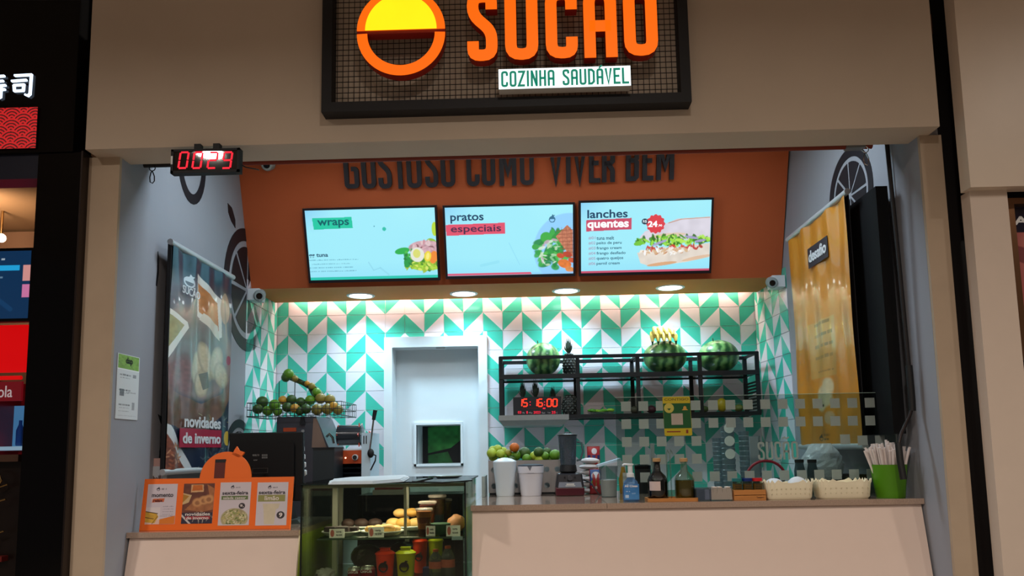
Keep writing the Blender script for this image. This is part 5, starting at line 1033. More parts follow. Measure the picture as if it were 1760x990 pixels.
def bottle(px, lab, glassm, liq, liqm, label, Yb=3.80, wpx=16.5):
    x = onx(px, Yb, zt_); zb = Z0()+.0065; h = zof(px, 791, Yb)-zb; w_ = wpx*k(Yb); t = thing('glass_bottle', lab, 'bottle', (x, Yb, zb))
    prof = [(w_*.92, 0), (w_, .006), (w_, h*.50), (w_*.85, h*.60), (w_*.38, h*.72), (w_*.30, h*.93), (w_*.36, h*.94), (w_*.36, h*.97)]
    mb = MB(); mb.lathe(prof, (x, Yb, zb), 28, cap1=False); mb.build('bottle_glass', glassm, t, True)
    mb = MB(); L = [(r*.93, z+.002) for r, z in prof if z < h*liq]; L += [(float(np.interp(h*liq, [p[1] for p in prof], [p[0] for p in prof]))*.93, h*liq), (0, h*liq)]; mb.lathe(L, (x, Yb, zb), 24); mb.build('liquid', liqm, t, True)
    mb = MB(); mb.lathe([(w_*.30, h*.96), (w_*.42, h*.965), (w_*.42, h*1.05), (w_*.3, h*1.055)], (x, Yb, zb), 16); mb.build('cork_cap', mt('cork', '#b08a5c', .7), t, True)
    if label:
        mb = MB(); n = 8; a0, a1 = label; pa = [math.radians(-90+a0+(a1-a0)*i/n) for i in range(n+1)]; R1 = [[(x+w_*1.01*math.cos(a), Yb+w_*1.01*math.sin(a), zb+z_) for a in pa] for z_ in (h*.24, h*.47)]; mb.rings(R1, False, False, False); mb.build('paper_label', mt('label_paper', '#cbb8b4', .7), t)
    return t, x, zb, h
bottle(1131, 'dark bottle with cork cap and pale label on the wooden tray', glass('dark_glass', '#20181a', .5), .85, mt('dark_vinegar', '#040203', .2), (-62, 8))
t_, x, zb, h = bottle(1177.5, 'clear bottle half filled with olive oil on the wooden tray', glass('oil_glass', '#dfe9df', .5), .49, mt('olive_oil', '#5a480c', .15, var=.1), None)
for i, px in enumerate((1149, 1155)):
    x = onx(px, 3.81, Z0()); o = MB().tube([(x, 3.81, Z0()+.007), (x-.002, 3.81, H(px, 775, 3.81)+Z0()-.02), (x+.003, 3.805, H(px, 773, 3.81)+Z0()), (x+.010, 3.80, H(px, 780, 3.81)+Z0())], .0035, 8).build('glass_rod', glass('rod_glass', '#e8f4f0', 1.2), None, True); tag(o, 'thin clear glass stirrer standing between the two bottles, %s one' % ('left', 'right')[i], 'stirrer', 'stirrers on the wooden tray')
# sachet box
Yx = 3.75
def boxy(name, px0, px1, pyt, Y, dep, mat, lab, cat, rz=0, t=None):
    x0, x1 = onx(px0, Y, Z0()), onx(px1, Y, Z0()); h = H((px0+px1)/2, pyt, Y); t = thing(name, lab, cat, ((x0+x1)/2, Y+dep/2, Z0())); mb = MB(); mb.box(x0, x1, Y, Y+dep, Z0(), Z0()+h); return t, mb, x0, x1, h
t_, mb, x0, x1, h = boxy('sachet_box', 1197, 1223, 839, Yx, .08, None, 'small clear box of blue and white sachets beside the tray', 'box')
mb.build('box', glass('clear_box', '#b8c8d4', .3, fog=.3), t_); mb = MB(); mb.box(x0+.004, x1-.03, Yx+.006, Yx+.07, Z0()+.003, Z0()+h*.9); mb.build('blue_sachets', mt('blue_sachet', '#324e78', .5, var=.35, scale=60), t_)
mb = MB(); mb.obox(Vector((x1-.030, Yx+.002, Z0()+.006)), Vector((.03, 0, 0)), Vector((0, .01, 0)), Vector((.002, .004, h*.78))); mb.build('white_sachet', mt('lilac_card', '#b9aec4', .6), t_)
t_, mb, x0, x1, h = boxy('sweetener_box', 1220, 1259, 838, Yx, .07, None, 'clear plastic box packed with pinkish paper sachets', 'box'); mb.build('box', glass('clear_box2', '#e0e4e4', .3, fog=.12), t_)
for i in range(7): xx = x0+.006+(x1-x0-.02)*i/6; mb = MB(); mb.obox(Vector((xx, Yx+.008, Z0()+.004)), Vector((.017, 0, 0)), Vector((0, .045, 0)), Vector(((i % 3-1)*.005, -.002, h*(.86+.12*(i % 2))))); mb.build('paper_sachet', mt('sachet_pink', '#e8d2c4', .6, var=.06), t_)
# spice rack
Yz = 3.75; x0, x1 = onx(1262, Yz, Z0()), onx(1317, Yz, Z0()); hw = H(1290, 842, Yz)
t_ = thing('spice_rack', 'small brown wooden crate holding three spice jars', 'crate', ((x0+x1)/2, Yz+.04, Z0()))
for z0_, z1_ in ((.0, hw*.46), (hw*.52, hw)): 
    for yy in (Yz, Yz+.072): mb = MB(); mb.box(x0, x1, yy, yy+.006, Z0()+z0_, Z0()+z1_); mb.build('slat', WOOD, t_)
for xx in (x0, x1-.006): mb = MB(); mb.box(xx, xx+.006, Yz+.006, Yz+.072, Z0(), Z0()+hw); mb.build('side_board', WOOD, t_)
mb = MB(); mb.box(x0+.006, x1-.006, Yz+.006, Yz+.072, Z0(), Z0()+.004); mb.build('bottom_board', WOOD, t_)
ft = Frame((x0, Yz, Z0()), (1, 0, 0), (0, 0, 1)); text('Tempero', ft, ((x1-x0)*.7, hw*.14, (x1-x0)*.93, hw*.34), mt('burnt_mark', '#4a2c18', .7), t_, .0005, .0012, .0)
hj = H(1290, 822, Yz+.03); zj0 = Z0()+.0045; ljs = [('green', '#1f6a6c'), ('blue', '#0c2468'), ('red', '#c01c24')]
for i, (c_, hx) in enumerate(ljs):
    x = x0+(x1-x0)*(.18+.32*i); y = Yz+.039; t = thing('spice_jar', 'spice jar with %s lid in the small wooden crate' % c_, 'jar', (x, y, zj0), group='spice jars in the wooden crate'); r = (x1-x0)*.145
    mb = MB(); mb.lathe([(r, 0), (r, hj*.84-.004), (r*.9, hj*.86-.004)], (x, y, zj0), 18, sq=.3); mb.build('jar_glass', glass('jar_glass', '#d8d8c8', .3), t, True)
    mb = MB(); mb.lathe([(r*.94, .002), (r*.94, hj*.70)], (x, y, zj0), 18, sq=.3); mb.build('spice', mt('spice_ochre', '#94702c', .8, var=.3, scale=80), t, True)
    mb = MB(); mb.lathe([(r*1.06, hj*.86-.004), (r*1.06, hj-.004)], (x, y, zj0), 18, sq=.3); mb.build('lid', mt('lid_'+c_, hx, .35), t, True)
    mb = MB()
    for q_ in range(3): mb.prism([(x-ft.o.x-r*.7, hw+.006+q_*.009), (x-ft.o.x+r*.6, hw+.0065+q_*.009), (x-ft.o.x+r*.6, hw+.009+q_*.009), (x-ft.o.x-r*.7, hw+.0085+q_*.009)], Frame((x0, y-r-.0005, Z0()), (1, 0, 0), (0, 0, 1)), 0, .001)
    mb.build('label_stripes', mt('jar_label_ink', '#2c2416', .6), t)
# scalloped baskets
def basket(px0, px1, pyt, Y, lab, content):
    x0, x1 = onx(px0, Y, Z0()), onx(px1, Y, Z0()); h = H((px0+px1)/2, pyt, Y); t = thing('scalloped_basket', lab, 'basket', ((x0+x1)/2, Y+.075, Z0()), group='cream scalloped baskets'); cx = (x0+x1)/2; w_ = (x1-x0)/2; cy = Y+.067; CR = mt('cream_plastic', '#f0e6c8', .4, var=.02)
    nn = 120
    def ring(sx_, sy_, z, zig=0):
        out = []
        for i in range(nn):
            a = 2*math.pi*i/nn; c_, s_ = math.cos(a), math.sin(a); e = .38; out.append((cx+math.copysign(abs(c_)**e, c_)*sx_, cy+math.copysign(abs(s_)**e, s_)*sy_, z+zig*(.5-abs((i/6) % 1-.5))*2))
        return out
    mb = MB(); mb.rings([ring(w_*.86, .050, Z0()), ring(w_*.92, .058, Z0()+.01), ring(w_*.97, .064, Z0()+h*.75), ring(w_*1.0, .067, Z0()+h*.84, .016), ring(w_*.985, .0655, Z0()+h*.84, .016), ring(w_*.94, .060, Z0()+h*.7), ring(w_*.88, .052, Z0()+.014), ring(w_*.5, .03, Z0()+.012)], True, True); mb.build('shell', CR, t, True)
    mb = MB()
    for i in range(9):
        for j in range(2): mb.ball((x0+w_*2*(.12+.095*i), cy-.0635-.0015*(j)+(.003 if j == 0 else 0), Z0()+h*(.3+.25*j)), .0035, .0015, .0035, 6, 4)
    mb.build('embossed_dots', mt('cream_plastic_dark', '#cfc4a4', .5), t)['kind'] = 'stuff'
    if content:
        for i in range(2): mb = MB(); mb.ball((cx-w_*.5+w_*.95*i, cy, Z0()+h*.62), w_*.42, .045, h*.46+.006*i, 18, 10); tag(mb.build('folded_napkins', mt('napkin_white', '#cfd3d8', .8), None, True), 'white napkin heap in the left scalloped basket, %s one' % ('left', 'right')[i], 'napkins')
basket(1318, 1404, 825, 3.735, 'left cream scalloped basket holding white napkins', True)
basket(1409, 1505, 823, 3.735, 'right cream scalloped basket near the green straw pot', False)
# green straw pot
Yg = 3.79; x = onx(1531, Yg, Z0()); h = H(1530, 798, Yg); w0, w1 = 22*k(Yg), 29*k(Yg)
t_ = thing('straw_pot', 'lime green plastic pot full of white paper straws', 'pot', (x, Yg, Z0()))
mb = MB(); mb.lathe([(w0, 0), (w0*1.02, .004), (w1, h), (w1*.96, h), (w0*.95, .01), (0, .01)], (x, Yg, Z0()), 28, cap1=False); mb.build('pot', mt('lime_green_plastic', '#4f8a0c', .4, var=.03), t_, True)
WS = mt('straw_white', '#dccfca', .6); rs = np.random.RandomState(8)
for i in range(90):
    a = rs.rand()*6.28; r = math.sqrt(rs.rand()); bx_, by_ = x+r*w0*.6*math.cos(a), Yg+r*w0*.6*math.sin(a); f = 1.9+rs.rand()*.75; hx = h*(1.58-.2*r+rs.rand()*.2); tx, ty = x+(bx_-x)*f*1.1, Yg+(by_-Yg)*f
    tx = min(tx, XRE-.012)
    o = MB().tube([(bx_, by_, Z0()+.014), (tx, ty, Z0()+hx)], .0058, 6).build('paper_straw', WS, None); tag(o, 'white paper straw standing in the lime green pot', 'straw', 'paper straws in the green pot')
# jars with black lids, red handle, bag of bowls, dark box behind the glass
for i, px in enumerate((1377, 1399)):
    y = 4.10; x = onx(px, y, Z0()); h = H(px, 795, y); r = 8.5*k(y); t = thing('storage_jar', 'clear glass jar with black lid behind the glass screen, %s one' % ('left', 'right')[i], 'jar', (x, y, Z0()), group='black lidded jars')
    mb = MB(); mb.lathe([(r, 0), (r*1.05, .006), (r*1.05, h*.75), (r*.8, h*.95), (r*.8, h)], (x, y, Z0()), 20, cap1=False); mb.build('jar_glass', glass('jar_glass_dark', '#8fa0a4', .6, fog=.15, fogcol='#7f9094'), t, True); mb = MB(); mb.lathe([(r*.88, h), (r*.88, h+.016)], (x, y, Z0()), 20); mb.build('lid', BLACKM, t, True)
y = 4.30; a = onx(1285, y, Z0()); b = onx(1352, y, Z0()); zc_ = H(1318, 792, y); c0 = (a+b)/2; rr = (b-a)/2
t_ = thing('bucket_with_handle', 'dark red arched handle of a pail standing behind the napkin basket', 'pail', (c0, y, Z0()))
mb = MB(); mb.tube([(c0+rr*math.cos(q_), y, Z0()+zc_*.45+zc_*.55*math.sin(q_)) for q_ in [math.pi*i/20 for i in range(21)]], .0075, 10); mb.build('handle', mt('dark_red_plastic', '#b01c38', .4), t_, True)
mb = MB(); mb.lathe([(rr*.8, 0), (rr*.98, zc_*.46), (rr*.94, zc_*.46), (rr*.76, .01)], (c0, y, Z0()), 28, cap1=False, sy=.55); mb.build('pail', glass('pail_plastic', '#9fb4b8', .3, fog=.35, fogcol='#6f8488'), t_, True)
y = 4.12; x0, x1 = onx(1408, y, Z0()), onx(1496, y, Z0()); zk = H(1450, 826, y); t_ = thing('dark_crate', 'dark brown box on the counter under the bag of plastic bowls', 'box', ((x0+x1)/2, y+.1, Z0()))
mb = MB(); mb.box(x0, x1, y, y+.2, Z0(), Z0()+zk); mb.build('body', mt('dark_brown_box', '#1c1210', .5), t_); mb = MB(); mb.box(x0+(x1-x0)*.62, x1-.005, y+.005, y+.19, Z0()+zk, Z0()+zk+.03); mb.build('flap', mt('brown_card', '#3c241c', .6), t_)
x = onx(1426, y-.0, Z0()+zk); rb = 35*k(y); zb = Z0()+zk+.002; hb_ = zof(1428, 762, y)-zb; t_ = thing('bowl_bag', 'crumpled clear plastic bag full of white bowls', 'bag', (x, y+.09, zb))
mb = MB(); rs = random.Random(3); R = []
for i in range(12):
    f = i/11; r = rb*(.72+.28*math.sin(math.pi*min(1, f*1.25))**.7 if f < .8 else .72*(1-(f-.8)*2.2)+.05); R.append([(x+r*(1+rs.uniform(-.07, .07))*math.cos(2*math.pi*j/22), y+.09+r*.85*(1+rs.uniform(-.07, .07))*math.sin(2*math.pi*j/22), zb+hb_*f*(1+rs.uniform(-.015, .015)) if 0 < i < 11 else zb+hb_*f) for j in range(22)])
mb.rings(R); mb.build('film', glass('bag_film', '#e8ecf0', .6, .15, fog=.85, fogcol='#f2f4f8'), t_)
for i in range(5):
    r = rb*.62; z = zb+.004+i*hb_*.14; mb = MB(); mb.lathe([(r*.6, z-zb), (r*.95, z-zb+hb_*.16), (r, z-zb+hb_*.17), (r*.9, z-zb+hb_*.15), (r*.5, z-zb+.006)], (x+.004*(i % 2), y+.09, zb), 24, cap1=False); tag(mb.build('plastic_bowl', mt('bowl_white', '#d8dce2', .4), None, True), 'white plastic bowl nested in the clear bag', 'bowl', 'bowls inside the plastic bag')
# ribbed columns and white spots standing in for reflections in the glass screen
SL = glass('reflection_column', '#c0ccd2', .3, .2, fog=.45, fogcol='#9aa8b0')
for i, (px, pt, wp_) in enumerate(((1255, 732, 12), (1283, 740, 9), (1303, 748, 8), (1236, 752, 8))):
    y = 4.50+.02*i; x = onx(px, y, Z0()); h = H(px, pt, y); t = thing('reflection_column', 'translucent column standing in for a reflection in the glass screen, %s' % ['with three white spots', 'second tallest', 'right and narrow', 'short one at the left'][i], 'reflection stand-in', (x, y, Z0()), group='reflection columns behind the glass screen'); r = wp_*k(y); prof = []
    n = 12
    for q_ in range(n): prof += [(r*.9, h*q_/n), (r, h*(q_+.85)/n)]
    mb = MB(); mb.lathe(prof, (x, y, Z0()), 16); mb.build('ribbed_column', SL, t, True)
    if i == 0:
        for q_, pz in enumerate((736, 758, 780)): mb = MB(); zz = H(px, pz, y); mb.tube([(x, y-r-.001, Z0()+zz), (x, y-r-.004, Z0()+zz)], 8.5*k(y), 18); mb.build('reflection_spot', mt('reflection_spot_white', '#d8dedc', .5), t)
x0, x1 = onx(1293, 4.40, Z0()), onx(1308, 4.40, Z0()); mb = MB(); h = H(1300, 750, 4.4); mb.box(x0, x1, 4.40, 4.415, Z0(), Z0()+h); tag(mb.build('white_carton', mt('pale_carton', '#8f9ba4', .6), None), 'narrow pale carton standing among the reflection columns', 'carton')
# utensil cup, spray, small dark things left of the reflection columns
y = 4.44; x = onx(1106, y, Z0()); h = H(1106, 800, y); t_ = thing('black_canister', 'black canister with lid behind the clear pump bottle', 'canister', (x, y, Z0())); mb = MB(); mb.lathe([(.045, 0), (.046, h*.88)], (x, y, Z0()), 24); mb.build('body', BLACKM, t_, True); mb = MB(); mb.lathe([(.048, h*.88), (.048, h), (.02, h+.008)], (x, y, Z0()), 24); mb.build('lid', BLACKG, t_, True)
y = 4.46; x = onx(1072, y, Z0()); mb = MB(); mb.lathe([(.022, 0), (.026, .08), (.012, .13), (.01, .15)], (x, y, Z0()), 14); tag(mb.build('squeeze_bottle', mt('mustard_yellow', '#b07c18', .45), None, True), 'small mustard yellow squeeze bottle behind the pump bottle', 'bottle')
y = 4.55; x = onx(1124, y, Z0()); zz = H(1124, 762, y); t_ = thing('bread_knife', 'upright knife with grey handle behind the dark bottle', 'knife', (x, y, Z0())); mb = MB(); mb.box(x-.009, x+.009, y, y+.003, Z0(), Z0()+zz*.75); mb.build('blade', STEEL, t_); mb = MB(); mb.hexa(fr4(x, y, .010, .012, .006, .006, Z0()+zz*.7, Z0()+zz)); mb.build('handle', mt('grey_handle', '#8f9496', .5), t_)
# ------------------------------------------------------------------ glass sneeze guard
YG_ = 3.895; fg = Frame((P(1060, 770, YG_).x, YG_, ZR), (1, 0, 0), (0, 0, 1)); W_ = xr(YG_)-.03-fg.o.x; H_ = zof(1250, 680, YG_)-ZR; W_ = min(P(1537, 720, YG_).x, xr(YG_)-.008)-fg.o.x
t_ = thing('sneeze_guard', 'upright clear glass screen with frosted squares on the right counter', 'glass screen', (fg.o.x+W_/2, YG_, ZR))
mb = MB(); mb.prism([(0, .001), (W_, .001), (W_, H_), (0, H_)], fg, -.004, .004); mb.build('pane', glass('guard_glass', '#dce5e1', .08), t_)
EDG = mt('glass_edge', '#a9c4bc', .15, var=0)
mb = MB(); mb.prism([(0, H_), (W_, H_), (W_, H_+.002), (0, H_+.002)], fg, -.003, .003); mb.build('top_edge', EDG, t_)
mb = MB(); mb.prism([(W_, .001), (W_+.004, .001), (W_+.004, H_), (W_, H_)], fg, -.004, .004); mb.build('side_edge', mt('glass_edge_bright', '#c8d0c8', .15), t_)
FS = glass('frosted_film', '#b8c4c0', .1, .4, fog=.8, fogcol='#c0cac6')
def sq(px, py, s=8.2):
    u, v = fg.uv(px, py); r = s*k(YG_); return [(u-r, v-r), (u+r, v-r), (u+r, v+r), (u-r, v+r)]
base = None
for r in range(6):
    for c_ in range(16):
        px = 1075.5+29.9*c_+r*.8; py = 698.5+30.6*r-.45*c_ 
        if px > 1532: continue
        if r in (0, 1) and 1140 < px < 1192: continue
        if r in (2, 3) and (px > 1215): continue
        if r == 2 and 1440 < px: pass
        if r == 3 and 1140 < px < 1190 and 0: continue
        if r == 5: continue
        if r == 4 and 1130 < px < 1190: continue
        pts = sq(px, py); u0, v0 = pts[0]; u1, v1 = pts[2]
        if v0 < .01: continue
        if base is None:
            mb = MB(); mb.prism(pts, fg, .0042, .005); base = mb.build('frosted_square', FS, t_); b0 = (u0, v0)
        else:
            o = base.copy(); COL.objects.link(o); o.location = fg.u*(u0-b0[0])+fg.v*(v0-b0[1])
for px, py in ((1452, 755), (1482, 757), (1512, 757)):
    u0, v0 = sq(px, py)[0]; o = base.copy(); COL.objects.link(o); o.location = fg.u*(u0-b0[0])+fg.v*(v0-b0[1])
a = fg.box(1302, 759, 1374, 790); n = 5; ww = (a[2]-a[0])/n
mb = MB()
for i, ch in enumerate('SUCAO'): letter(mb, ch, fg, a[0]+i*ww, a[1], ww*.82, a[3]-a[1], .010, .0042, .005)
mb.ribbon([(a[0]+3*ww, a[3]+.014), (a[0]+3.25*ww, a[3]+.022), (a[0]+3.5*ww, a[3]+.014), (a[0]+3.8*ww, a[3]+.022)], .007, fg, .0042, .005)
mb.build('frosted_lettering', FS, t_)
# payment sign taped on the screen
a = fg.box(1140, 682, 1187, 749); t_ = thing('payment_sign', 'green and yellow CONTIGO payment card taped to the glass screen', 'sign', fg.p((a[0]+a[2])/2, a[1], .006))
mb = MB(); u0, v0, u1, v1 = a; pts = rnd([(u0+.002, v0), (u1+.003, v0), (u1-.001, v1), (u0-.002, v1)], .008, 4, True); mb.prism([(p.x, p.y) for p in pts], fg, .0055, .0075); mb.build('card', mt('card_yellow', '#b8a41c', .4), t_)
h = v1-v0; w_ = u1-u0
mb = MB(); mb.prism([(u0+.001, v0+h*.19), (u1+.0005, v0+h*.19), (u1-.001, v0+h*.83), (u0, v0+h*.83)], fg, .0075, .008); mb.build('green_field', mt('card_green', '#0f5024', .4), t_)
YI = mt('card_yellow_ink', '#b8ac4c', .5); mb = MB(); cx, cy, r = u0+w_*.21, v0+h*.71, w_*.18
mb.prism([(cx+r*math.cos(2*math.pi*i/24), cy+r*math.sin(2*math.pi*i/24)) for i in range(24)], fg, .008, .0085); mb.build('badge_ring', YI, t_)
mb = MB(); mb.prism([(cx-r*.4, cy-.002), (cx+r*.4, cy-.002), (cx, cy-r*.5)], fg, .0085, .009); mb.build('badge_mark', mt('card_green', '#0f5024'), t_)
cx, cy = u0+w_*.79, v0+h*.65; mb = MB(); mb.prism([(cx-w_*.12, cy), (cx+w_*.12, cy), (cx+w_*.06, cy+h*.035), (cx+w_*.05, cy+h*.09), (cx, cy+h*.11), (cx-w_*.05, cy+h*.09), (cx-w_*.06, cy+h*.035)], fg, .008, .0085); mb.build('hat_mark', mt('card_orange_ink', '#c0903c', .5), t_)
text('CONTIGO', fg, (u0+w_*.05, v0+h*.90, u1-w_*.06, v0+h*.965), mt('card_brown_ink', '#6a5c10', .5), t_, .0078, .0084, .02)
mb = MB(); mb.prism([(u0+w_*.1, v0+h*.09), (u0+w_*.6, v0+h*.09), (u0+w_*.6, v0+h*.12), (u0+w_*.1, v0+h*.12)], fg, .0075, .008); mb.prism([(u0+w_*.8, v0+h*.06), (u0+w_*.88, v0+h*.06), (u0+w_*.88, v0+h*.15), (u0+w_*.8, v0+h*.15)], fg, .0075, .008); mb.build('small_print', mt('card_red_ink', '#7c2c18', .5), t_)
mb = MB(); mb.prism([(u0+w_*.28, v0+h*.28), (u0+w_*.70, v0+h*.28), (u0+w_*.70, v0+h*.57), (u0+w_*.28, v0+h*.57)], fg, .008, .0085); mb.build('pale_field', mt('card_pale', '#a89c90', .5), t_)
# ------------------------------------------------------------------ price board on the left counter
def HL(px, py, Y): return zof(px, py, Y)-ZL
YP_ = 3.76; lean = .03
zb_ = ZL+.001; x0 = onx(239, YP_, zb_); x1 = onx(498, YP_, zb_); h = HL(375, 822, YP_)
OB = mt('orange_board', '#ee6a16', .45, var=.02)
fo = Frame((x0, YP_, zb_), (1, 0, 0), (0, lean, h)); hh = math.hypot(lean, h)
W_ = x1-x0
t_ = thing('menu_board', 'orange fruit shaped menu board with four posters on the left counter', 'menu board', ((x0+x1)/2, YP_, ZL))
mb = MB(); e = .008; pts = [(0, 0), (W_, 0), (W_+e*.8, hh), (.0+e*.5, hh)]; mb.prism(pts, fo, -.012, 0); mb.build('board', OB, t_)
cu, cv_ = fo.uv(387, 822); R_ = fo.uv(431, 822)[0]-cu; top = fo.uv(387, 776)[1]
mb = MB(); mb.prism([(cu+R_*math.cos(math.pi*i/30), hh-.001+(top-hh)*math.sin(math.pi*i/30)) for i in range(31)], fo, -.012, 0)
mb.build('dome', OB, t_)
mb = MB(); mb.prism([fo.uv(*p) for p in ((399, 781), (403, 773), (407, 767), (411, 774), (420, 777), (416, 783), (410, 786))], fo, -.012, 0); mb.build('leaf', OB, t_)
a = fo.box(369, 788, 387, 822); b = fo.box(370, 790, 388, 795); mb = MB(); mb.prism([(a[0], a[1]), (a[2], a[1]), (a[2], a[3]-.004), (a[0], a[3]-.004)], fo, .0005, .0012); mb.build('dark_print', mt('dark_red_print', '#5a1a10', .5), t_)
mb = MB(); mb.prism([(b[0], b[1]), (b[2], b[1]), (b[2]+.003, b[3]), (b[0]+.002, b[3])], fo, .0012, .0018); mb.build('black_band', BLACKM, t_)
a = fo.box(388, 889, 389, 890)
# posters; canvas 50 x 76
P4 = [(252, 304), (316, 367), (380, 430), (442, 496)]
def poster(i, cv, texts):
    pxs = [((251, 304), (832, 903)), ((313, 368), (831, 902)), ((376, 431), (829, 905)), ((440, 495), (829, 905))][i]
    a = fo.box(pxs[0][0]+1, pxs[1][0], pxs[0][1]-1, pxs[1][1]-2); mb = MB(); mb.prism([(a[0], a[1]), (a[2], a[1]), (a[2], a[3]), (a[0], a[3])], fo, .0005, .0015); o = mb.build('poster_card', mt('poster_paper', '#cfc4c8', .5), t_, label=['poster headed momento relax', 'dark poster headed novidades de inverno', 'poster with a salad picture', 'poster with a pale drink'][i])
    paint('poster_print', fo, a, cv, printmat('paper', .6), o, .0018)
    w_, h_ = a[2]-a[0], a[3]-a[1]
    for s, q, m, b in texts: text(s, fo, (a[0]+w_*q[0]/50, a[3]-h_*q[3]/76, a[0]+w_*q[2]/50, a[3]-h_*q[1]/76), m, o, .0024, .0032, b)
INK = mt('poster_ink', '#2c2630', .6); PK = mt('poster_white', '#e0d4d0', .6)
cv = Cv(50, 76, '#c9bcc4', 2.2); cv.logo(18, 10, 3, '#3a3440'); cv.words(23, 8, 32, 3, '#5a5460', .8, 2); cv.poly([(10, 28), (30, 27), (29, 34), (9, 35)], '#c8643a'); cv.poly([(0, 66), (20, 68), (50, 60), (50, 76), (0, 76)], '#d8761c'); cv.mix(((cv.Y > 44) & (cv.X < 24)).astype(float)*.6, '#ddd0cc')
cv.poly([(0, 52), (18, 55), (22, 62), (16, 74), (0, 72)], '#c89a30', tex=.15); cv.line(0, 52, 20, 56, 1.6, '#4a2c10'); cv.line(0, 63, 14, 66, 1.4, '#5a3410'); cv.line(12, 75, 20, 62, 1, '#6a4414')
for i in range(4): cv.words(28, 42+i*5, 46, 1.5, '#7a7480', .7, i)
cv.words(24, 60, 46, 1.4, '#6a6470', .8, 9)
poster(0, cv, [('momento', (8, 18, 44, 25), INK, .02), ('relax', (11, 28.5, 27, 34), mt('dark_red_print', '#5a1a10'), .03)])
cv = Cv(50, 76, '#5a2c20', 2.2); cv.mix(cv.nz(7, 3), '#7c4630', .7); cv.poly([(12, 2), (32, 2), (33, 16), (12, 17)], '#d0a070'); cv.poly([(15, 3), (30, 3), (31, 13), (14, 14)], '#c06420', tex=.1); cv.poly([(0, 18), (14, 22), (10, 36), (0, 40)], '#c8a878'); cv.poly([(0, 20), (10, 24), (0, 36)], '#a87828')
cv.poly([(38, 2), (50, 10), (50, 50), (34, 54), (4, 50), (18, 34), (44, 28)], '#a0643c', tex=.2)
for x, y in ((24, 36), (34, 32), (42, 30)): cv.ell(x, y, 8, 8, '#c8905c', 20, .9, soft=.4); cv.ell(x, y+1, 4, 4, '#7c4628', 20, .7, soft=.5)
cv.poly([(0, 55), (50, 55), (50, 76), (0, 76)], '#2a2438'); rs = np.random.RandomState(2)
for i in range(18): x = rs.uniform(16, 50); cv.line(x, rs.uniform(52, 76), x+rs.uniform(-4, 4), rs.uniform(60, 76), .7, '#b8b0a0', .8)
cv.line(0, 60, 14, 76, 3, '#c8c0bc'); cv.rect(6, 62, 46, 68, '#a02c34')
poster(1, cv, [('novidades', (6, 55, 46, 61), PK, .02), ('de inverno', (8, 62.5, 44, 68), PK, .02)])
cv = Cv(50, 76, '#cabfc6', 2.2); cv.logo(20, 9, 2.8, '#3a3440'); cv.words(25, 8, 33, 2.4, '#5a5460', .7, 3); cv.rect(3, 24, 46, 31, '#5f7040'); cv.ell(26, 64, 22, 18, '#a89c74', tex=.2); leaves(cv, 130, 26, 62, 19, 14, ['#6f7a3c', '#c8bc8c', '#8a9450', '#d0c8a4', '#5a6830', '#b0a464'], 1, 3.4, 4); cv.mix((cv.Y > 74).astype(float), '#c8c0c0'); cv.ell(37, 42, 5.2, 5.2, '#30282e', soft=.1)
poster(2, cv, [('sexta-feira', (4, 15.5, 46, 22), INK, .02), ('salada caesar', (6, 25, 43, 30), PK, .01), ('9,', (34, 39.5, 40, 44.5), PK, .02)])
cv = Cv(50, 76, '#c9c0c8', 2.2); cv.logo(20, 9, 2.8, '#3a3440'); cv.words(25, 8, 33, 2.4, '#5a5460', .7, 4); cv.rect(2, 22, 46, 34, '#8c8a50'); cv.poly([(10, 38), (38, 38), (36, 46), (32, 48), (30, 74), (14, 74), (12, 48)], '#cdbf9c', .8, tex=.05); cv.ell(40, 58, 6.5, 6.5, '#30282e', soft=.1)
poster(3, cv, [('sexta-feira', (3, 14.5, 46, 21), INK, .02), ('limão', (13, 24, 36, 32), PK, .01), ('9', (37.5, 54, 43, 62), PK, .03)])
for xx in (x0+.2, x1-.2): mb = MB(); mb.add([(xx, YP_+.006, zb_+.001), (xx+.004, YP_+.006, zb_+.001), (xx+.004, YP_+.09, zb_+.001), (xx, YP_+.09, zb_+.001), (xx, YP_+.006+lean*.7, zb_+h*.6), (xx+.004, YP_+.006+lean*.7, zb_+h*.6)], [(0, 1, 2, 3), (0, 4, 5, 1), (3, 2, 5, 4), (0, 3, 4), (1, 5, 2)]); mb.build('stand', OB, t_)
# small card holder behind the board
Yc_ = 3.95; xa_, xb_ = onx(258, Yc_, ZL), onx(276, Yc_, ZL); hc = HL(267, 790, Yc_)
t_ = thing('leaflet_box', 'small white and pink box behind the left end of the orange board', 'box', ((xa_+xb_)/2, Yc_, ZL)); mb = MB(); mb.box(xa_, xb_, Yc_, Yc_+.05, ZL+.001, ZL+hc*.9); mb.build('box', mt('pale_card', '#c0c6cc', .5), t_)
mb = MB(); mb.box(xa_+.001, xb_-.001, Yc_+.005, Yc_+.045, ZL+hc*.9, ZL+hc*1.02); mb.build('lid', mt('pink_card', '#c8a098', .5), t_); fc_ = Frame((xa_, Yc_, ZL), (1, 0, 0), (0, 0, 1)); text('hall', fc_, (.006, hc*.68, xb_-xa_-.01, hc*.76), mt('brown_print', '#4a2c1c', .6), t_, .0005, .001, .02)
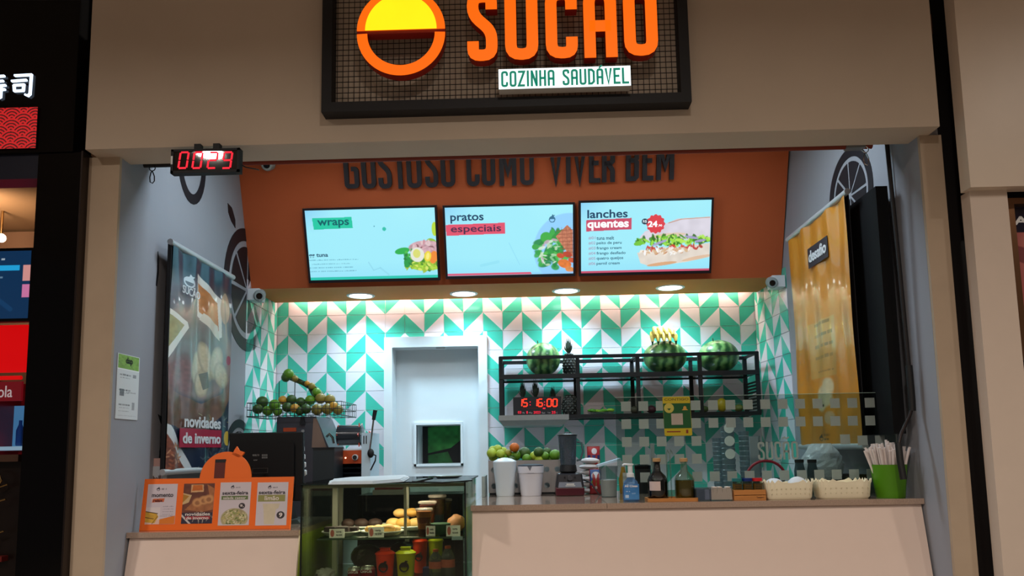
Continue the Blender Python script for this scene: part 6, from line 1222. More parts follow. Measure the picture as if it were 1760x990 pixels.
# cash register monitor seen from behind, rotated a little
zb_ = ZL; Ym = 4.02; xc = onx(455, Ym, ZL); t_ = thing('cash_register', 'black cash register screen seen from behind on the left counter', 'monitor', (xc, Ym, ZL))
a = P(388, 744, Ym); b = P(519, 742, Ym-.0); zt = (a.z+b.z)/2; zbt = zof(455, 862, Ym)
fm = Frame((a.x+.01, Ym, zbt), (1, 0, 0), (0, .015, zt-zbt)); wm = b.x-a.x-.01; hm = math.hypot(.015, zt-zbt)
mb = MB(); mb.prism([(.03, 0), (wm+.01, 0), (wm-.0, hm), (0, hm)], fm, -.035, 0); o = mb.build('display_back', mt('register_black', '#0e0f11', .5, spec=.25), t_); bv = o.modifiers.new('b', 'BEVEL'); bv.width = .006; bv.segments = 2
mb = MB(); mb.prism([(p.x, p.y) for p in rnd([(.035, .01), (wm-.035, .01), (wm-.04, hm*.87), (.03, hm*.87)], .03, 5, True)], fm, 0, .014); mb.build('rear_cover', mt('register_cover', '#0a0b0e', .45, spec=.25), t_)
bx = fm.box(436, 805, 462, 813); mb = MB(); mb.ribbon([(bx[0], bx[1]), (bx[2], bx[1]), (bx[2], bx[3]), (bx[0], bx[3])], .003, fm, .014, .017, True); mb.build('port_cover', mt('register_grey', '#2c2c2c', .4), t_)
for s, q in (('MODEL T15', (436, 781, 447, 784)), ('12V', (438, 790, 444, 792)), ('IIIIII', (452, 781, 461, 784)), ('IIIIII', (452, 785, 461, 788))): text(s, fm, fm.box(*q), mt('register_print', '#8a8c8c', .5), t_, .0142, .015, .0)
mb = MB(); mb.hexa(fr4(xc+.03, Ym+.09, .10, .06, .05, .03, zbt-.10+.0, zbt+.06)); mb.build('neck', mt('register_black', '#111214'), t_)
mb = MB(); mb.hexa(fr4(xc+.02, Ym+.10, .17, .15, .11, .10, ZL+.0005, max(ZL+.02, zbt-.10))); mb.build('base', mt('register_teal_black', '#22302f', .4), t_)
for i in range(4):
    px = 519+i*1.2; py = 772+i*13.5; p = P(px, py, Ym+.13); mb = MB(); mb.tube([(p.x-.004, p.y, p.z-.018), (p.x+.004, p.y, p.z-.006), (p.x+.004, p.y, p.z+.008), (p.x-.006, p.y, p.z+.016)], [.004, .012, .012, .004], 8); mb.build('paper_roll', WPLAST, t_, True)
# dark box beside the register
Yd = 4.75; xa_, xb_ = P(536, 800, Yd).x, P(573, 800, Yd).x; zt = zof(555, 771, Yd); t_ = thing('dark_bin', 'dark grey box standing between the cash register and the cup sealer', 'box', ((xa_+xb_)/2, Yd+.12, ZBB)); mb = MB(); mb.box(xa_, xb_, Yd+.02, Yd+.24, ZBB+.0005, zt); mb.build('body', mt('dark_grey_bin', '#1c2428', .5), t_); mb = MB(); mb.box(xa_-.003, xb_+.003, Yd+.015, Yd+.245, zt, zt+.008); mb.build('lid', BLACKM, t_)
# juicer
Yj = 5.15; zt = zof(520, 716, Yj); x0, x1 = P(476, 720, Yj).x, P(543, 720, Yj).x; x2 = P(566, 782, Yj).x; x0b = P(471, 800, Yj).x
t_ = thing('orange_juicer', 'steel orange juicing machine with a wire fruit basket on top', 'juicer', ((x0+x2)/2, Yj+.2, ZBB))
z1 = zof(556, 772, Yj); JS = mt('juicer_steel', '#54565e', .3, .6, var=.2, scale=5)
mb = MB(); fj = Frame((0, Yj, 0), (1, 0, 0), (0, 0, 1)); fj.n = Vector((0, 1, 0)); mb.prism([(x0b, ZBB), (x2+.02, ZBB), (x2, z1), (x1, zt), (x0, zt)], fj, 0, .42); mb.build('body', JS, t_)
mb = MB(); xm = P(526, 780, Yj).x; mb.prism([(P(a_, b_, Yj).x, zof(a_, b_, Yj)) for a_, b_ in ((536, 769), (562, 771), (544.5, 719), (539, 719))], fj, -.006, 0); mb.build('side_cover', mt('juicer_cover', '#8a7468', .35, .5), t_)
mb = MB(); mb.tube([(P(521, 741, Yj).x, Yj-.01, zof(521, 741, Yj)), (P(521, 741, Yj).x, Yj+.002, zof(521, 741, Yj))], .010, 14); mb.build('bolt', STEEL, t_, True)
a = fj.p(0, 0); q0, q1 = P(487, 742, Yj-.005), P(509, 735, Yj-.005); mb = MB(); mb.box(q0.x, q1.x, Yj-.008, Yj, q0.z, q1.z); mb.build('badge', mt('orange_badge', '#a8401c', .5), t_)
q0, q1 = P(516, 730, Yj-.005), P(524, 716, Yj-.005); mb = MB(); mb.hexa(fr4((q0.x+q1.x)/2, Yj-.008, .018, .010, .006, .006, q0.z, q1.z)); mb.build('latch', BLACKM, t_)
xb0, xb1 = P(432, 700, Yj+.05).x, P(592, 700, Yj+.05).x; zb0 = zt+.002; zb1 = zof(512, 692, Yj+.02); BK = mt('basket_wire', '#4a4e50', .35, .8)
mb = MB(); nx = 20; y0, y1 = Yj-.03, Yj+.40
loop = []
for i in range(25): loop.append((xb0+(xb1-xb0)*i/24, y0))
for i in range(1, 9): loop.append((xb1, y0+(y1-y0)*i/8))
for i in range(1, 25): loop.append((xb1-(xb1-xb0)*i/24, y1))
for i in range(1, 8): loop.append((xb0, y1-(y1-y0)*i/8))
for z in (zb0+.004, (zb0+zb1)/2, zb1): mb.tube([(p[0], p[1], z) for p in loop+[loop[0]]], .0028, 5)
for p in loop: mb.tube([(p[0], p[1], zb0), (p[0], p[1], zb1)], .0018, 4)
for i in range(0, 25, 2): x = xb0+(xb1-xb0)*i/24; mb.tube([(x, y0, zb0), (x, y1, zb0)], .0018, 4)
mb.build('wire_basket', BK, t_)['kind'] = 'stuff'
for px in (480, 507): mb = MB(); p = P(px, 655, Yj+.15); mb.tube([(p.x, p.y, zb0), (p.x, p.y, p.z)], .003, 6); mb.build('upright_wire', BLACKM, t_)
OF = {'g': LIMEF[0], 'd': LIMEF[3], 'y': mt('yellow_orange', '#c8902c', .45, var=.2, scale=20), 'm': mt('mottled_orange', '#8c7c34', .45, var=.35, scale=25)}
rs = np.random.RandomState(6)
ORS = ((451, 691, 10.5, 'd'), (472, 696, 10, 'g'), (486, 688, 8, 'y'), (501, 687, 9, 'd'), (517, 691, 8.5, 'd'), (533, 688, 9, 'g'), (551, 685, 9.5, 'm'), (567, 687, 9.5, 'm'), (460, 706, 9, 'g'), (494, 700, 9, 'd'), (507, 702, 8.5, 'y'), (526, 703, 9, 'd'), (545, 704, 10, 'm'), (563, 703, 10, 'm'), (581, 708, 9, 'm'), (574, 698, 8, 'y'), (443, 703, 9, 'd'), (477, 709, 8, 'g'), (515, 709, 8, 'd'))
for px, py, r_, c_ in ORS:
    y = Yj+.03+(.07 if py < 695 else 0); r = r_*k(y); p = P(px, py, y); z = max(p.z, zb0+r+.006); mb = MB(); mb.ball((p.x, y, z), r, r, r*.96, 16, 10, .008)
    rank = sorted(q[0] for q in ORS if (q[1] < 695) == (py < 695)).index(px)+1; tag(mb.build('orange', OF[c_], None, True), '%s orange, %s from the left in the %s row of the juicer basket' % ({'g': 'green', 'd': 'dark green', 'y': 'yellow', 'm': 'mottled'}[c_], ORD[rank], 'upper' if py < 695 else 'lower'), 'orange', 'oranges in the juicer basket')
# net sack of oranges leaning over the basket
t_ = thing('orange_sack', 'green net sack of oranges draped above the juicer basket', 'sack', P(530, 670, Yj+.15)); NET = mt('green_net', '#4c5c2c', .6, var=.4, scale=70)
pts = [P(487, 646, Yj+.15), P(497, 644, Yj+.15), P(508, 652, Yj+.15), P(520, 658, Yj+.15), P(533, 664, Yj+.15), P(541, 672, Yj+.15), P(549, 682, Yj+.14)]
mb = MB(); mb.tube(pts, [.02, .034, .022, .016, .022, .034, .038], 14); mb.build('net', NET, t_, True)
for px, py, r_, c_ in ((496, 643, 9.5, 'g'), (491, 649, 8, 'd'), (507, 651, 6, 'm'), (536, 664, 6.5, 'm'), (528, 659, 5, 'y'), (544, 674, 8, 'g')):
    p = P(px, py, Yj+.12); mb = MB(); mb.ball(p, r_*k(Yj), n=14, m=9); mb.build('orange', OF[c_], t_, True)
mb = MB(); mb.tube([P(520, 657, Yj+.12), P(538, 662, Yj+.12), P(546, 668, Yj+.12)], .004, 6); mb.tube([P(510, 650, Yj+.13), P(524, 656, Yj+.11), P(540, 680, Yj+.12)], .004, 6); mb.build('net_strands', BLACKM, t_)
# cup sealing machine
Yq = 5.0; zb = ZBB+.0005; x0, x1 = P(573.5, 800, Yq).x, P(623, 800, Yq).x; x2 = P(638, 800, Yq).x
t_ = thing('cup_sealer', 'white and orange cup sealing machine with a long black lever', 'machine', ((x0+x2)/2, Yq+.12, ZBB))
zo0, zo1 = zof(600, 797, Yq), zof(600, 774, Yq); mb = MB(); mb.box(x0, x1, Yq, Yq+.25, zo0, zo1); mb.build('control_panel', mt('panel_orange', '#b84a24', .4), t_)
mb = MB(); mb.box(x0, x1, Yq, Yq+.25, zo1, zof(600, 771.5, Yq)); mb.build('cover', WPLAST, t_)
mb = MB(); mb.box(x1, x2, Yq-.03, Yq+.26, zb, zof(630, 744, Yq)); mb.build('side_column', mt('sealer_white', '#bcd0dc', .35), t_)
mb = MB(); mb.box(x0, x1, Yq+.18, Yq+.25, zb, zo0); mb.box(x0, x0+.01, Yq, Yq+.18, zb, zo0); mb.box(x0+.01, x1, Yq, Yq+.18, zb, zb+.03); mb.build('lower_frame', mt('sealer_blue_grey', '#303a4c', .4), t_)
for py in (803, 812): z = zof(600, py, Yq); mb = MB(); mb.box(x0+.012, x1-.004, Yq+.01, Yq+.17, z-.012, z); mb.build('cup_plate', mt('plate_dark', '#181c22', .3, .5), t_)
p = P(611, 786, Yq); mb = MB(); mb.tube([(p.x, Yq-.016, p.z), (p.x, Yq, p.z)], .019, 20); mb.build('knob_ring', WPLAST, t_, True); mb = MB(); mb.tube([(p.x, Yq-.026, p.z), (p.x, Yq-.016, p.z)], .014, 16); mb.build('knob', BLACKM, t_, True)
p = P(594, 787, Yq); mb = MB(); mb.tube([(p.x, Yq-.004, p.z), (p.x, Yq, p.z)], .005, 10); mb.build('pilot_light', mt('pilot_glow', '#ffd8b8', emit=3, var=0), t_)
q0, q1 = P(574, 731, Yq), P(626, 735, Yq); zr_ = zof(600, 748, Yq+.1); mb = MB(); mb.tube([(x0+.004, Yq+.1, zr_), (P(617, 745, Yq).x, Yq+.1, zr_)], .068, 24); mb.build('film_roll', mt('film_smoke', '#34383e', .15, .3, var=.5, scale=8, coat=.5), t_, True)
RO = mt('spool_red', '#d8503c', .4)
for px, rr in ((576, .075), (613, .090), (629, .03)):
    x = P(px, 745, Yq).x; mb = MB(); R = []
    for i in range(12): a = 2*math.pi*i/12; r = rr*(1 if i % 2 == 0 else .55); R.append((r*math.cos(a), r*math.sin(a)))
    f_ = Frame((x, Yq+.1, zr_), (0, 1, 0), (0, 0, 1)); mb.prism(R, f_, 0, .006); mb.build('spool_star', RO, t_)
mb = MB(); mb.tube([(x0-.005, Yq+.1, zr_), (x2, Yq+.1, zr_)], .008, 8); mb.build('axle', STEEL, t_)
a, b, c_ = P(635, 778, Yq-.04), P(642, 722, Yq-.04), P(645, 705, Yq-.04); mb = MB(); mb.tube([a, b], .006, 8); mb.build('lever_rod', CHROME, t_, True); mb = MB(); mb.tube([b, c_], [.011, .014], 10); mb.build('lever_grip', BLACKM, t_, True)
mb = MB(); mb.ball((x2+.005, Yq-.04, zof(635, 779, Yq-.04)), .022, .02, .03, 12, 8); mb.build('pivot', BLACKM, t_, True); mb = MB(); mb.tube([P(637, 779, Yq-.04), P(646, 783, Yq-.04), P(645, 792, Yq-.04), P(637, 808, Yq-.03)], .005, 6); mb.build('cable', BLACKM, t_, True)
for py in (752, 759): z = zof(630, py, Yq-.03); mb = MB(); mb.box(x1+.012, x1+.018, Yq-.033, Yq-.03, z-.014, z+.012); mb.box(x1+.028, x1+.034, Yq-.033, Yq-.03, z-.014, z+.012); mb.build('slot', BLACKM, t_)
mb = MB(); mb.tube([P(562, 750, 5.12), P(566, 746, 5.1), P(572, 752, 5.1), P(574, 762, 5.1)], .009, 8); tag(mb.build('hose', CHROME, None, True), 'short bent metal hose between the juicer and the cup sealer', 'hose')
# ------------------------------------------------------------------ glass display case
YV = 3.60; zt = zof(660, 831, YV); x0 = P(517, 900, YV).x; x1 = P(800, 900, YV).x; YVB = 4.30; zl = .02
t_ = thing('display_case', 'glass display case with pastries and drinks between the two counters', 'display case', ((x0+x1)/2, YV+.35, 0))
GC = glass('case_glass', '#e0e6dc', .08); BE = mt('case_edge_black', '#10181a', .25)
def pane(a, b, c_, d, nm='glass_pane', m=GC): mb = MB(); mb.box(a, b, *c_, *d); return mb.build(nm, m, t_)
pane(x0, x1, (YV, YV+.006), (zl+.5, zt)); pane(x0, x0+.006, (YV+.006, YVB), (zl+.5, zt)); pane(x1-.006, x1, (YV+.006, YVB), (zl+.5, zt))
pane(x0-.012, x1+.012, (YV-.012, YVB+.01), (zt, zt+.007), 'top_glass', glass('top_glass', '#5c6664', .35))
for xx in (x0-.002, x1-.003): pane(xx, xx+.006, (YV-.002, YV+.008), (zl+.5, zt), 'edge_seal', BE)
pane(x0-.012, x1+.012, (YV-.0135, YV-.012), (zt, zt+.007), 'edge_seal', BE)
pane(x0, x1, (YV+.008, YV+.03), (zt-.018, zt-.004), 'top_rail', ALU)
for xx in (x0+.006, x0+(x1-x0)*.5-.01, x1-.026): pane(xx, xx+.022, (YVB-.02, YVB), (.5, zt), 'rear_post', ALU)
xq = onx(573, 3.95, 1.2); pane(xq, xq+.022, (3.93, 3.96), (.52, zt-.004), 'rear_post', ALU); xq = P(697, 880, YV+.02).x; pane(xq-.006, xq+.006, (YV+.008, YV+.022), (zof(690, 921, YV), zt-.018), 'front_post', ALU)
pane(x0, x1, (YV, YVB), (.1, .5), 'plinth', mt('case_plinth', '#5a5c4a', .5))
zs1 = zof(680, 924, YV+.04); zs2 = zof(680, 1002, YV+.04); SG = glass('shelf_glass', '#d0dccc', .1)
xs0 = P(545, 926, YV+.04).x
pane(xs0, x1-.007, (YV+.04, YVB-.03), (zs1-.006, zs1), 'shelf', SG); pane(x0+.007, x1-.007, (YV+.03, YVB-.03), (zs2-.006, zs2), 'shelf', SG)
pane(xs0, x1-.007, (YV+.036, YV+.04), (zs1-.007, zs1+.0), 'shelf_edge', mt('shelf_edge_green', '#3c4c3c', .3)); xx = x1-.035
pane(xx-.03, xx+.02, (YV+.012, YV+.03), (zs1-.012, zs1+.004), 'shelf_clip', mt('clip_chrome', '#b8d0d8', .2, .6))
pane(x0+.008, x1-.008, (YVB-.012, YVB-.006), (zs2, zt-.01), 'rear_sliding_glass', glass('rear_case_glass', '#c8cec4', .1))
area('case_fill_light', ((x0+x1)/2, YV+.2, zt-.02), .5, 7.0, (1, .85, .68), (0, 0, 0), .03, 'RECTANGLE')  # unseen light added to brighten the goods inside the case
# pastries on plates (upper shelf)
PLM = mt('plate_glaze', '#b4b8ac', .25, coat=.2)
def plate(px, Y, wpx, lab, z=None):
    z = zs1+.0005 if z is None else z; x = onx(px, Y, z); r = wpx*k(Y)/2; mb = MB(); mb.lathe([(r*.55, 0), (r*.75, .005), (r, .022), (r*.98, .026), (r*.7, .010), (0, .008)], (x, Y, z), 32, sy=.8, cap1=False)
    return tag(mb.build('serving_plate', PLM, None, True), lab, 'plate'), x, z+.011
o, px_, pz_ = plate(586, YV+.13, 66, 'oval pale plate of dark chocolate cakes at the left of the upper shelf')
CH = mt('chocolate_cake', '#22120e', .6, bump=.4)
for i, (dx, dy, w_, h_) in enumerate(((-.05, 0, .03, .035), (.012, -.02, .034, .036), (.05, .03, .03, .03), (-.01, .05, .03, .032))):
    x, y = px_+dx, YV+.13+dy; mb = MB(); mb.hexa(fr4(x, y, w_, w_*.9, .022, .02, pz_, pz_+h_)); o = mb.build('chocolate_cake', CH, None); tag(o, 'dark chocolate cake slice on the left pale plate, %s' % ['front left', 'front centre', 'right', 'rear centre'][i], 'cake', 'chocolate cakes on the left plate'); bv = o.modifiers.new('b', 'BEVEL'); bv.width = .005; bv.segments = 2
o, px_, pz_ = plate(657, YV+.13, 74, 'oval pale plate of golden pastries in the middle of the upper shelf')
PS = [mt('pastry_golden', '#a87c34', .6, var=.2, scale=20, bump=.2), mt('pastry_pale', '#b08c50', .6, var=.2, scale=20, bump=.2)]
def pasty(x, y, z, r, i, lab, grp, ry=None): mb = MB(); mb.ball((x, y, z+r*.62), r, ry or r*.8, r*.62, 16, 9, .03); tag(mb.build('pastry', PS[i % 2], None, True), lab, 'pastry', grp)
for i, (dx, dy, r) in enumerate(((-.055, .0, .03), (-.015, -.015, .034), (.03, -.012, .036), (.06, .02, .028), (0, .045, .03))): pasty(px_+dx, YV+.13+dy, pz_, r, i, 'golden filled pastry on the middle pale plate, %s' % ['far left', 'front left', 'front right', 'far right', 'rear'][i], 'pastries on the middle plate')
o, px_, pz_ = plate(700, YV+.38, 86, 'large plate of pastries at the back of the upper shelf')
for i, (dx, dy, dz, r) in enumerate(((-.07, .0, 0, .04), (-.015, -.02, 0, .042), (.045, -.01, 0, .04), (.09, .0, 0, .035), (-.04, .02, .05, .036), (.02, .02, .052, .036))): pasty(px_+dx, YV+.38+dy, pz_+dz, r, i+1, 'round pastry on the rear plate of the case, %s' % ['bottom row far left', 'bottom row second', 'bottom row third', 'bottom row far right', 'upper row left', 'upper row right'][i], 'pastries on the rear plate')
o, px_, pz_ = plate(628, YV+.42, 90, 'long plate of brown cakes at the rear left of the upper shelf')
for i, (dx, w_) in enumerate(((-.09, .035), (-.02, .04), (.05, .04))): mb = MB(); mb.ball((px_+dx, YV+.42, pz_+.022), w_, .03, .024, 14, 8, .06); tag(mb.build('brown_cake', mt('brown_cake', '#2c1810', .7, bump=.3), None, True), 'brown cake piece on the rear left plate, %s' % ['left', 'middle', 'right'][i], 'cake', 'brown cakes on the rear left plate')
# price cards on the shelf
def card(px0, px1, py0, py1, Y, lab):
    f_ = front((px0+px1)/2, (py0+py1)/2, Y); a = f_.box(px0, py0, px1, py1); a = (a[0], zs1+.001-f_.o.z, a[2], a[3]); mb = MB(); t = thing('price_card', lab, 'price card', f_.p((a[0]+a[2])/2, a[1]), group='price cards in the display case'); mb.prism([(a[0], a[1]), (a[2], a[1]), (a[2], a[3]), (a[0], a[3])], f_, -.002, 0); mb.build('card', mt('price_card_white', '#f0ece6', .5), t)
    mb = MB(); w_ = a[2]-a[0]; h_ = a[3]-a[1]; mb.prism([(a[0]+w_*.2+w_*.13*math.cos(q), a[1]+h_*.5+h_*.4*math.sin(q)) for q in [2*math.pi*i/16 for i in range(16)]], f_, .0003, .001); mb.build('red_mark', mt('card_red', '#c06a60', .5), t)
    text('R$ 8,90', f_, (a[0]+w_*.45, a[1]+h_*.2, a[0]+w_*.85, a[1]+h_*.4), INK, t, .0003, .001, .02); text('torta', f_, (a[0]+w_*.45, a[1]+h_*.58, a[0]+w_*.8, a[1]+h_*.75), INK, t, .0003, .001, .02)
card(566, 592, 909, 924, YV+.055, 'white price card in front of the chocolate cakes'); card(633, 660, 906, 922, YV+.05, 'white price card in front of the golden pastries'); card(732, 748, 904, 917, YV+.07, 'small price card between the cups on the upper shelf'); card(767, 791, 903, 917, YV+.055, 'price card at the right end of the upper shelf')
# dessert cups (upper shelf right)
def dcup(px, pyt, wpx, Y, lab, cols, grp='dessert cups in the case'):
    z = zs1+.0005; x = onx(px, Y, z); h = zof(px, pyt, Y)-z; r = wpx*k(Y)/2; t = thing('dessert_cup', lab, 'cup', (x, Y, z), group=grp); mb = MB(); mb.lathe([(r*.62, 0), (r*.66, .004), (r*.95, h*.93)], (x, Y, z), 22, cap1=False); mb.build('cup', glass('cup_plastic', '#d8d4cc', .2), t, True)
    n = len(cols)
    for i, c_ in enumerate(cols): a, b = i/n*.86, (i+1)/n*.86; mb = MB(); mb.lathe([((.6+.33*a/.93)*r, .003+h*a), ((.6+.33*b/.93)*r, .003+h*b-.0005)], (x, Y, z), 20); mb.build('layer', mt('dessert_'+c_.strip('#'), c_, .5), t, True)
    mb = MB(); mb.lathe([(r*.96, h*.92), (r*1.04, h*.93), (r*1.04, h*.98), (r*.9, h), (0, h)], (x, Y, z), 22); mb.build('lid', glass('cup_lid', '#e0dcd8', .3, fog=.4, fogcol='#b0a49c'), t, True)
dcup(729, 873, 29, YV+.12, 'layered orange dessert cup at the front right of the upper shelf', ['#4a2218', '#b06a34', '#7a3418', '#c07830'])
dcup(735, 861, 30, YV+.25, 'dessert cup with dark red top behind the layered orange cup', ['#5c2018', '#a05028', '#5a1a1c'])
dcup(752, 850, 30, YV+.34, 'tall chocolate dessert cup near the back of the upper shelf', ['#2c3a5c', '#2e4a60', '#4a2818', '#3a2014'])
dcup(766, 857, 22, YV+.42, 'narrow dessert cup at the back right of the upper shelf', ['#5c5048', '#4a2c1c', '#3c2418'])
mb = MB(); x = onx(757, YV+.16, zs1); mb.lathe([(.028, 0), (.046, .03), (.05, .05), (.04, .052)], (x, YV+.16, zs1+.0005), 20); tag(mb.build('green_bowl', mt('green_bowl', '#2c4a34', .4), None, True), 'dark green bowl on the right of the upper shelf', 'bowl')
mb = MB(); x = onx(785, YV+.25, zs1); mb.ball((x, YV+.25, zs1+.042), .048, .04, .042, 14, 9, .09); tag(mb.build('bread_bag', mt('bread_orange', '#9c6a44', .6), None, True), 'bagged orange brown bread at the right end of the upper shelf', 'bread')
# lower shelf: shakers, bottles, cans
def shaker(px, pyt, wpx, Y, lab, mat, z=zs2):
    z = z+.0005; x = onx(px, Y, z); h = zof(px, pyt, Y)-z; r = wpx*k(Y)/2; t = thing('shaker_bottle', lab, 'shaker', (x, Y, z), group='printed shaker bottles'); hb = h*.80
    mb = MB(); mb.lathe([(r*.72, 0), (r*.78, .01), (r*.96, hb*.97), (r*1.0, hb)], (x, Y, z), 26); mb.build('body', mat, t, True)
    mb = MB(); mb.lathe([(r*1.03, hb), (r*1.04, hb+h*.03), (r*.7, hb+h*.10), (r*.55, hb+h*.105)], (x, Y, z), 26); mb.build('lid', mat, t, True)
    mb = MB(); mb.hexa(fr4(x, Y, r*.5, r*.42, r*.35, r*.3, z+hb+h*.09, z+h*.985)); mb.box(x-r*.52, x+r*.5, Y-r*.4, Y+r*.3, z+h*.975, z+h); mb.build('flip_cap', mat, t)
    c = Frame((x, Y-r*.9, z+h*.42), (1, 0, 0), (0, 0, 1)); mb = MB(); q = r*.42
    mb.ribbon([(q*math.cos(a), q*math.sin(a)) for a in [2*math.pi*i/20 for i in range(20)]], q*.3, c, .004, .012, True); mb.prism([(q*math.cos(a), q*math.sin(a)) for a in [math.pi*i/12 for i in range(13)]], c, .004, .012); mb.prism([(0, q), (q*.3, q*1.5), (q*.9, q*1.4), (q*.5, q*.8)], c, .004, .012); mb.build('fruit_mark', mt('shaker_ink', '#241414', .5), t)
RS = mt('shaker_red', '#f23a0a', .4, var=.02); YSH = mt('shaker_yellow', '#c8c410', .4, var=.02)
shaker(662, 941, 33, YV+.14, 'red shaker bottle on the lower shelf of the case', RS); shaker(697.5, 940, 34, YV+.14, 'yellow shaker bottle on the lower shelf beside the red one', YSH)
shaker(722, 918, 26, YV+.34, 'red shaker bottle further back behind the yellow one', RS); shaker(749, 917, 26, YV+.36, 'yellow shaker bottle at the back right of the lower shelf', YSH)
def pet(px, pyt, wpx, Y, lab, z=zs2):
    z += .0005; x = onx(px, Y, z); h = zof(px, pyt, Y)-z; r = wpx*k(Y)/2; t = thing('water_bottle', lab, 'bottle', (x, Y, z), group='clear bottles in the case'); mb = MB(); mb.lathe([(r*.9, 0), (r, .01), (r, h*.62), (r*.85, h*.74), (r*.38, h*.9), (r*.34, h*.93)], (x, Y, z), 22); mb.build('body', glass('pet_plastic', '#d0d4cc', .4, fog=.15), t, True)
    mb = MB(); mb.lathe([(r*1.01, h*.36), (r*1.01, h*.60)], (x, Y, z), 22, cap0=False, cap1=False); mb.build('label_band', mt('pet_label', '#a8523c', .5, var=.25, scale=60), t, True); mb = MB(); mb.lathe([(r*.42, h*.92), (r*.42, h)], (x, Y, z), 16); mb.build('cap', mt('pet_cap', '#b8502c', .4), t, True)
pet(749, 944, 23, YV+.14, 'clear bottle with red label, left of the pair at the right of the lower shelf'); pet(770, 938, 24, YV+.14, 'clear bottle with orange cap, right of the pair on the lower shelf')
def can(px, pyt, wpx, Y, lab, z=zs2):
    z += .0005; x = onx(px, Y, z); h = zof(px, pyt, Y)-z; r = wpx*k(Y)/2; t = thing('drink_can', lab, 'can', (x, Y, z), group='red drink cans'); mb = MB(); mb.lathe([(r*.8, 0), (r, .008), (r, h-.012)], (x, Y, z), 22); mb.build('body', mt('can_red', '#8c0c18', .25, .4), t, True)
    mb = MB(); mb.lathe([(r, h-.012), (r*.82, h-.002), (r*.84, h), (r*.78, h-.004), (0, h-.005)], (x, Y, z), 22, cap1=False); mb.build('top', mt('can_top', '#b8b8b4', .3, .9), t, True); f_ = Frame((x, Y-r, z), (1, 0, 0), (0, 0, 1)); text('Coca-Cola', f_, (-r*.75, h*.62, r*.75, h*.84), WHITEINK, t, .001, .002, .0)
can(609, 975, 23, YV+.12, 'red drink can on the lower shelf, left one of two'); can(632, 973, 25, YV+.12, 'red drink can beside the red shaker, right one of two')
mb = MB(); rs = random.Random(5); mb.ball((onx(560, YV+.13, zs2), YV+.13, zs2+.03), .05, .04, .028, 12, 7, .2); tag(mb.build('wrapped_snack', mt('cling_film', '#a8a8a0', .2, .4, var=.4, scale=40), None), 'film wrapped snack at the left of the lower shelf', 'snack')
mb = MB(); x = onx(738, YV+.24, zs2); h = zof(738, 975, YV+.24)-zs2; mb.box(x-.03, x+.01, YV+.22, YV+.27, zs2+.0005, zs2+h+.0); tag(mb.build('navy_box', mt('navy_carton', '#141c4c', .5), None), 'navy carton between the yellow shaker and the clear bottles', 'carton')
for i, px in enumerate((632, 692)):
    x = onx(px, YV+.5, zs2); h = zof(px, 935-i*4, YV+.5)-zs2; t = thing('dark_bread_bag', 'bagged dark bread at the back of the lower shelf, %s' % ('left', 'right')[i], 'bread', (x, YV+.5, zs2), group='bread bags'); mb = MB(); mb.ball((x, YV+.5, zs2+h*.5), .085, .06, h*.5, 16, 9, .04); mb.build('loaf', mt('dark_loaf', '#3c241c', .5), t, True); mb = MB(); mb.ball((x, YV+.495, zs2+h*.5), .09, .066, h*.52, 12, 7, .06); mb.build('film', glass('film_wrap', '#c8c4c0', .5, .1, fog=.08), t)
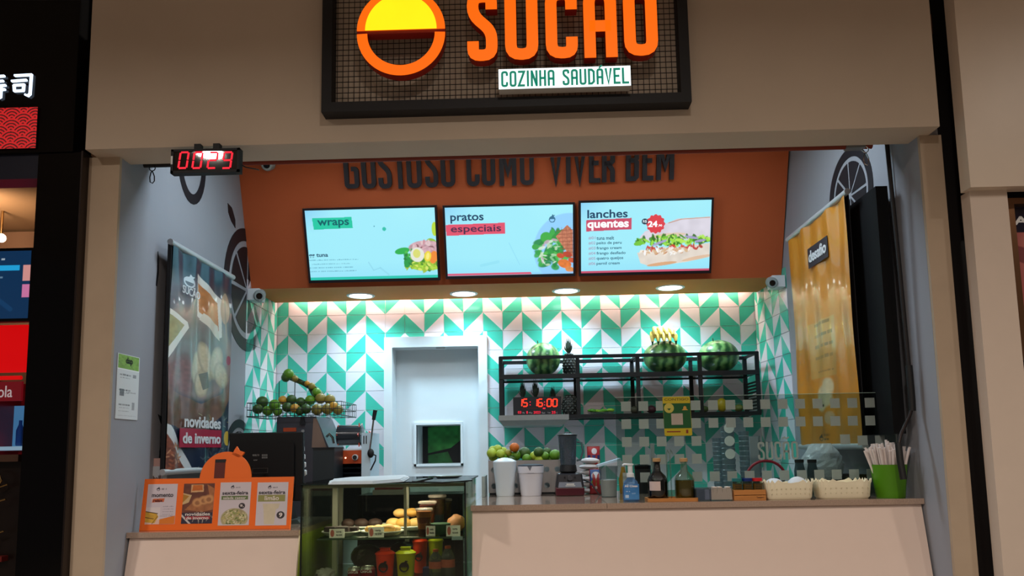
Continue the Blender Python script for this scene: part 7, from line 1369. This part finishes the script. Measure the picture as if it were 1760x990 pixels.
# folded papers and tray on top of the case
zc = zt+.0075
def outline(px, Y0_=None): return [PZ(a, b, zc) for a, b in px]
q = outline([(563, 833), (566, 827), (598, 823.5), (702, 819), (704, 822), (694, 828), (640, 832)])
for i in range(5):
    mb = MB(); j = random.Random(i); s_ = 1-.03*i; c = sum(q, Vector())/len(q); R = [[Vector((c.x+(p.x-c.x)*s_+j.uniform(-.004, .004), c.y+(p.y-c.y)*s_, zc+.0024*i)) for p in q], None]; R[1] = [p+Vector((0, 0, .0022)) for p in R[0]]; mb.rings(R); tag(mb.build('paper_sheet', mt('paper_white', '#c8d0d4', .7), None), 'white paper on top of the display case, %s of its stack' % ['lowest', 'second', 'third', 'fourth', 'topmost'][i], 'paper', 'papers on the display case')
q = outline([(708, 829), (722, 824), (804, 821), (812, 827), (760, 831)]); c = sum(q, Vector())/len(q)
mb = MB(); mb.rings([q, [p+Vector((0, 0, .006)) for p in q]]); tag(mb.build('dark_tray', mt('tray_black', '#121618', .35), None), 'flat black tray lying on the right of the display case top', 'tray')
a, b = PZ(716, 828, zc+.008), PZ(744, 822, zc+.02); mb = MB(); mb.tube([a, b], .004, 6); mb.tube([a+Vector((.02, .02, 0)), b+Vector((-.02, .02, 0))], .004, 6); tag(mb.build('metal_tongs', mt('dark_tongs', '#2c3438', .3, .8), None, True), 'dark metal tongs lying on the black tray', 'tongs')
mb = MB(); a = PZ(768, 822, zc+.007); mb.lathe([(.05, 0), (.07, .008), (.072, .012), (.05, .006), (0, .006)], (a.x, a.y+.03, zc+.007), 24, sy=.7, cap1=False); tag(mb.build('small_dish', mt('grey_dish', '#8fa09c', .3), None, True), 'shallow grey dish on the black tray', 'dish')
# folding frame at the case's right side
t_ = thing('side_panel_frame', 'pale folding panel frame behind the right side of the case', 'panel', (x1+.02, 4.2, zt-.3)); xa_ = x1+.03
for y in (4.32, 4.46): mb = MB(); mb.box(xa_, xa_+.016, y, y+.12, ZR+.001, zt+.0); mb.build('panel', mt('pale_panel', '#9aa6a4', .5), t_)
# plain dark box put in for the dark equipment behind the case
t_ = thing('dark_cabinet', 'dark equipment cabinet seen through the display case', 'cabinet', (-.62, 4.6, 0)); mb = MB(); mb.box(-1.05, -.42, 4.65, 4.95, 0, 1.22); mb.build('body', mt('dark_equipment', '#14161c', .3), t_); mb = MB(); mb.box(-1.03, -.44, 4.64, 4.65, .9, 1.2); mb.build('door', mt('dark_equipment_door', '#1c1e28', .25), t_)
q0, q1 = P(624, 858, 4.4), P(672, 845, 4.4); t_ = thing('tray_of_papers', 'white tray with a red rim seen through the top of the case', 'tray', ((q0.x+q1.x)/2, 4.5, 1.22)); mb = MB(); mb.box(q0.x, q1.x+.03, 4.66, 4.9, 1.2205, 1.25); mb.build('tray', mt('tray_white', '#a8a09c', .5), t_); mb = MB(); mb.box(q0.x+.01, q1.x+.02, 4.67, 4.89, 1.25, 1.262); mb.build('red_rim', mt('rim_red', '#7c2c28', .5), t_)
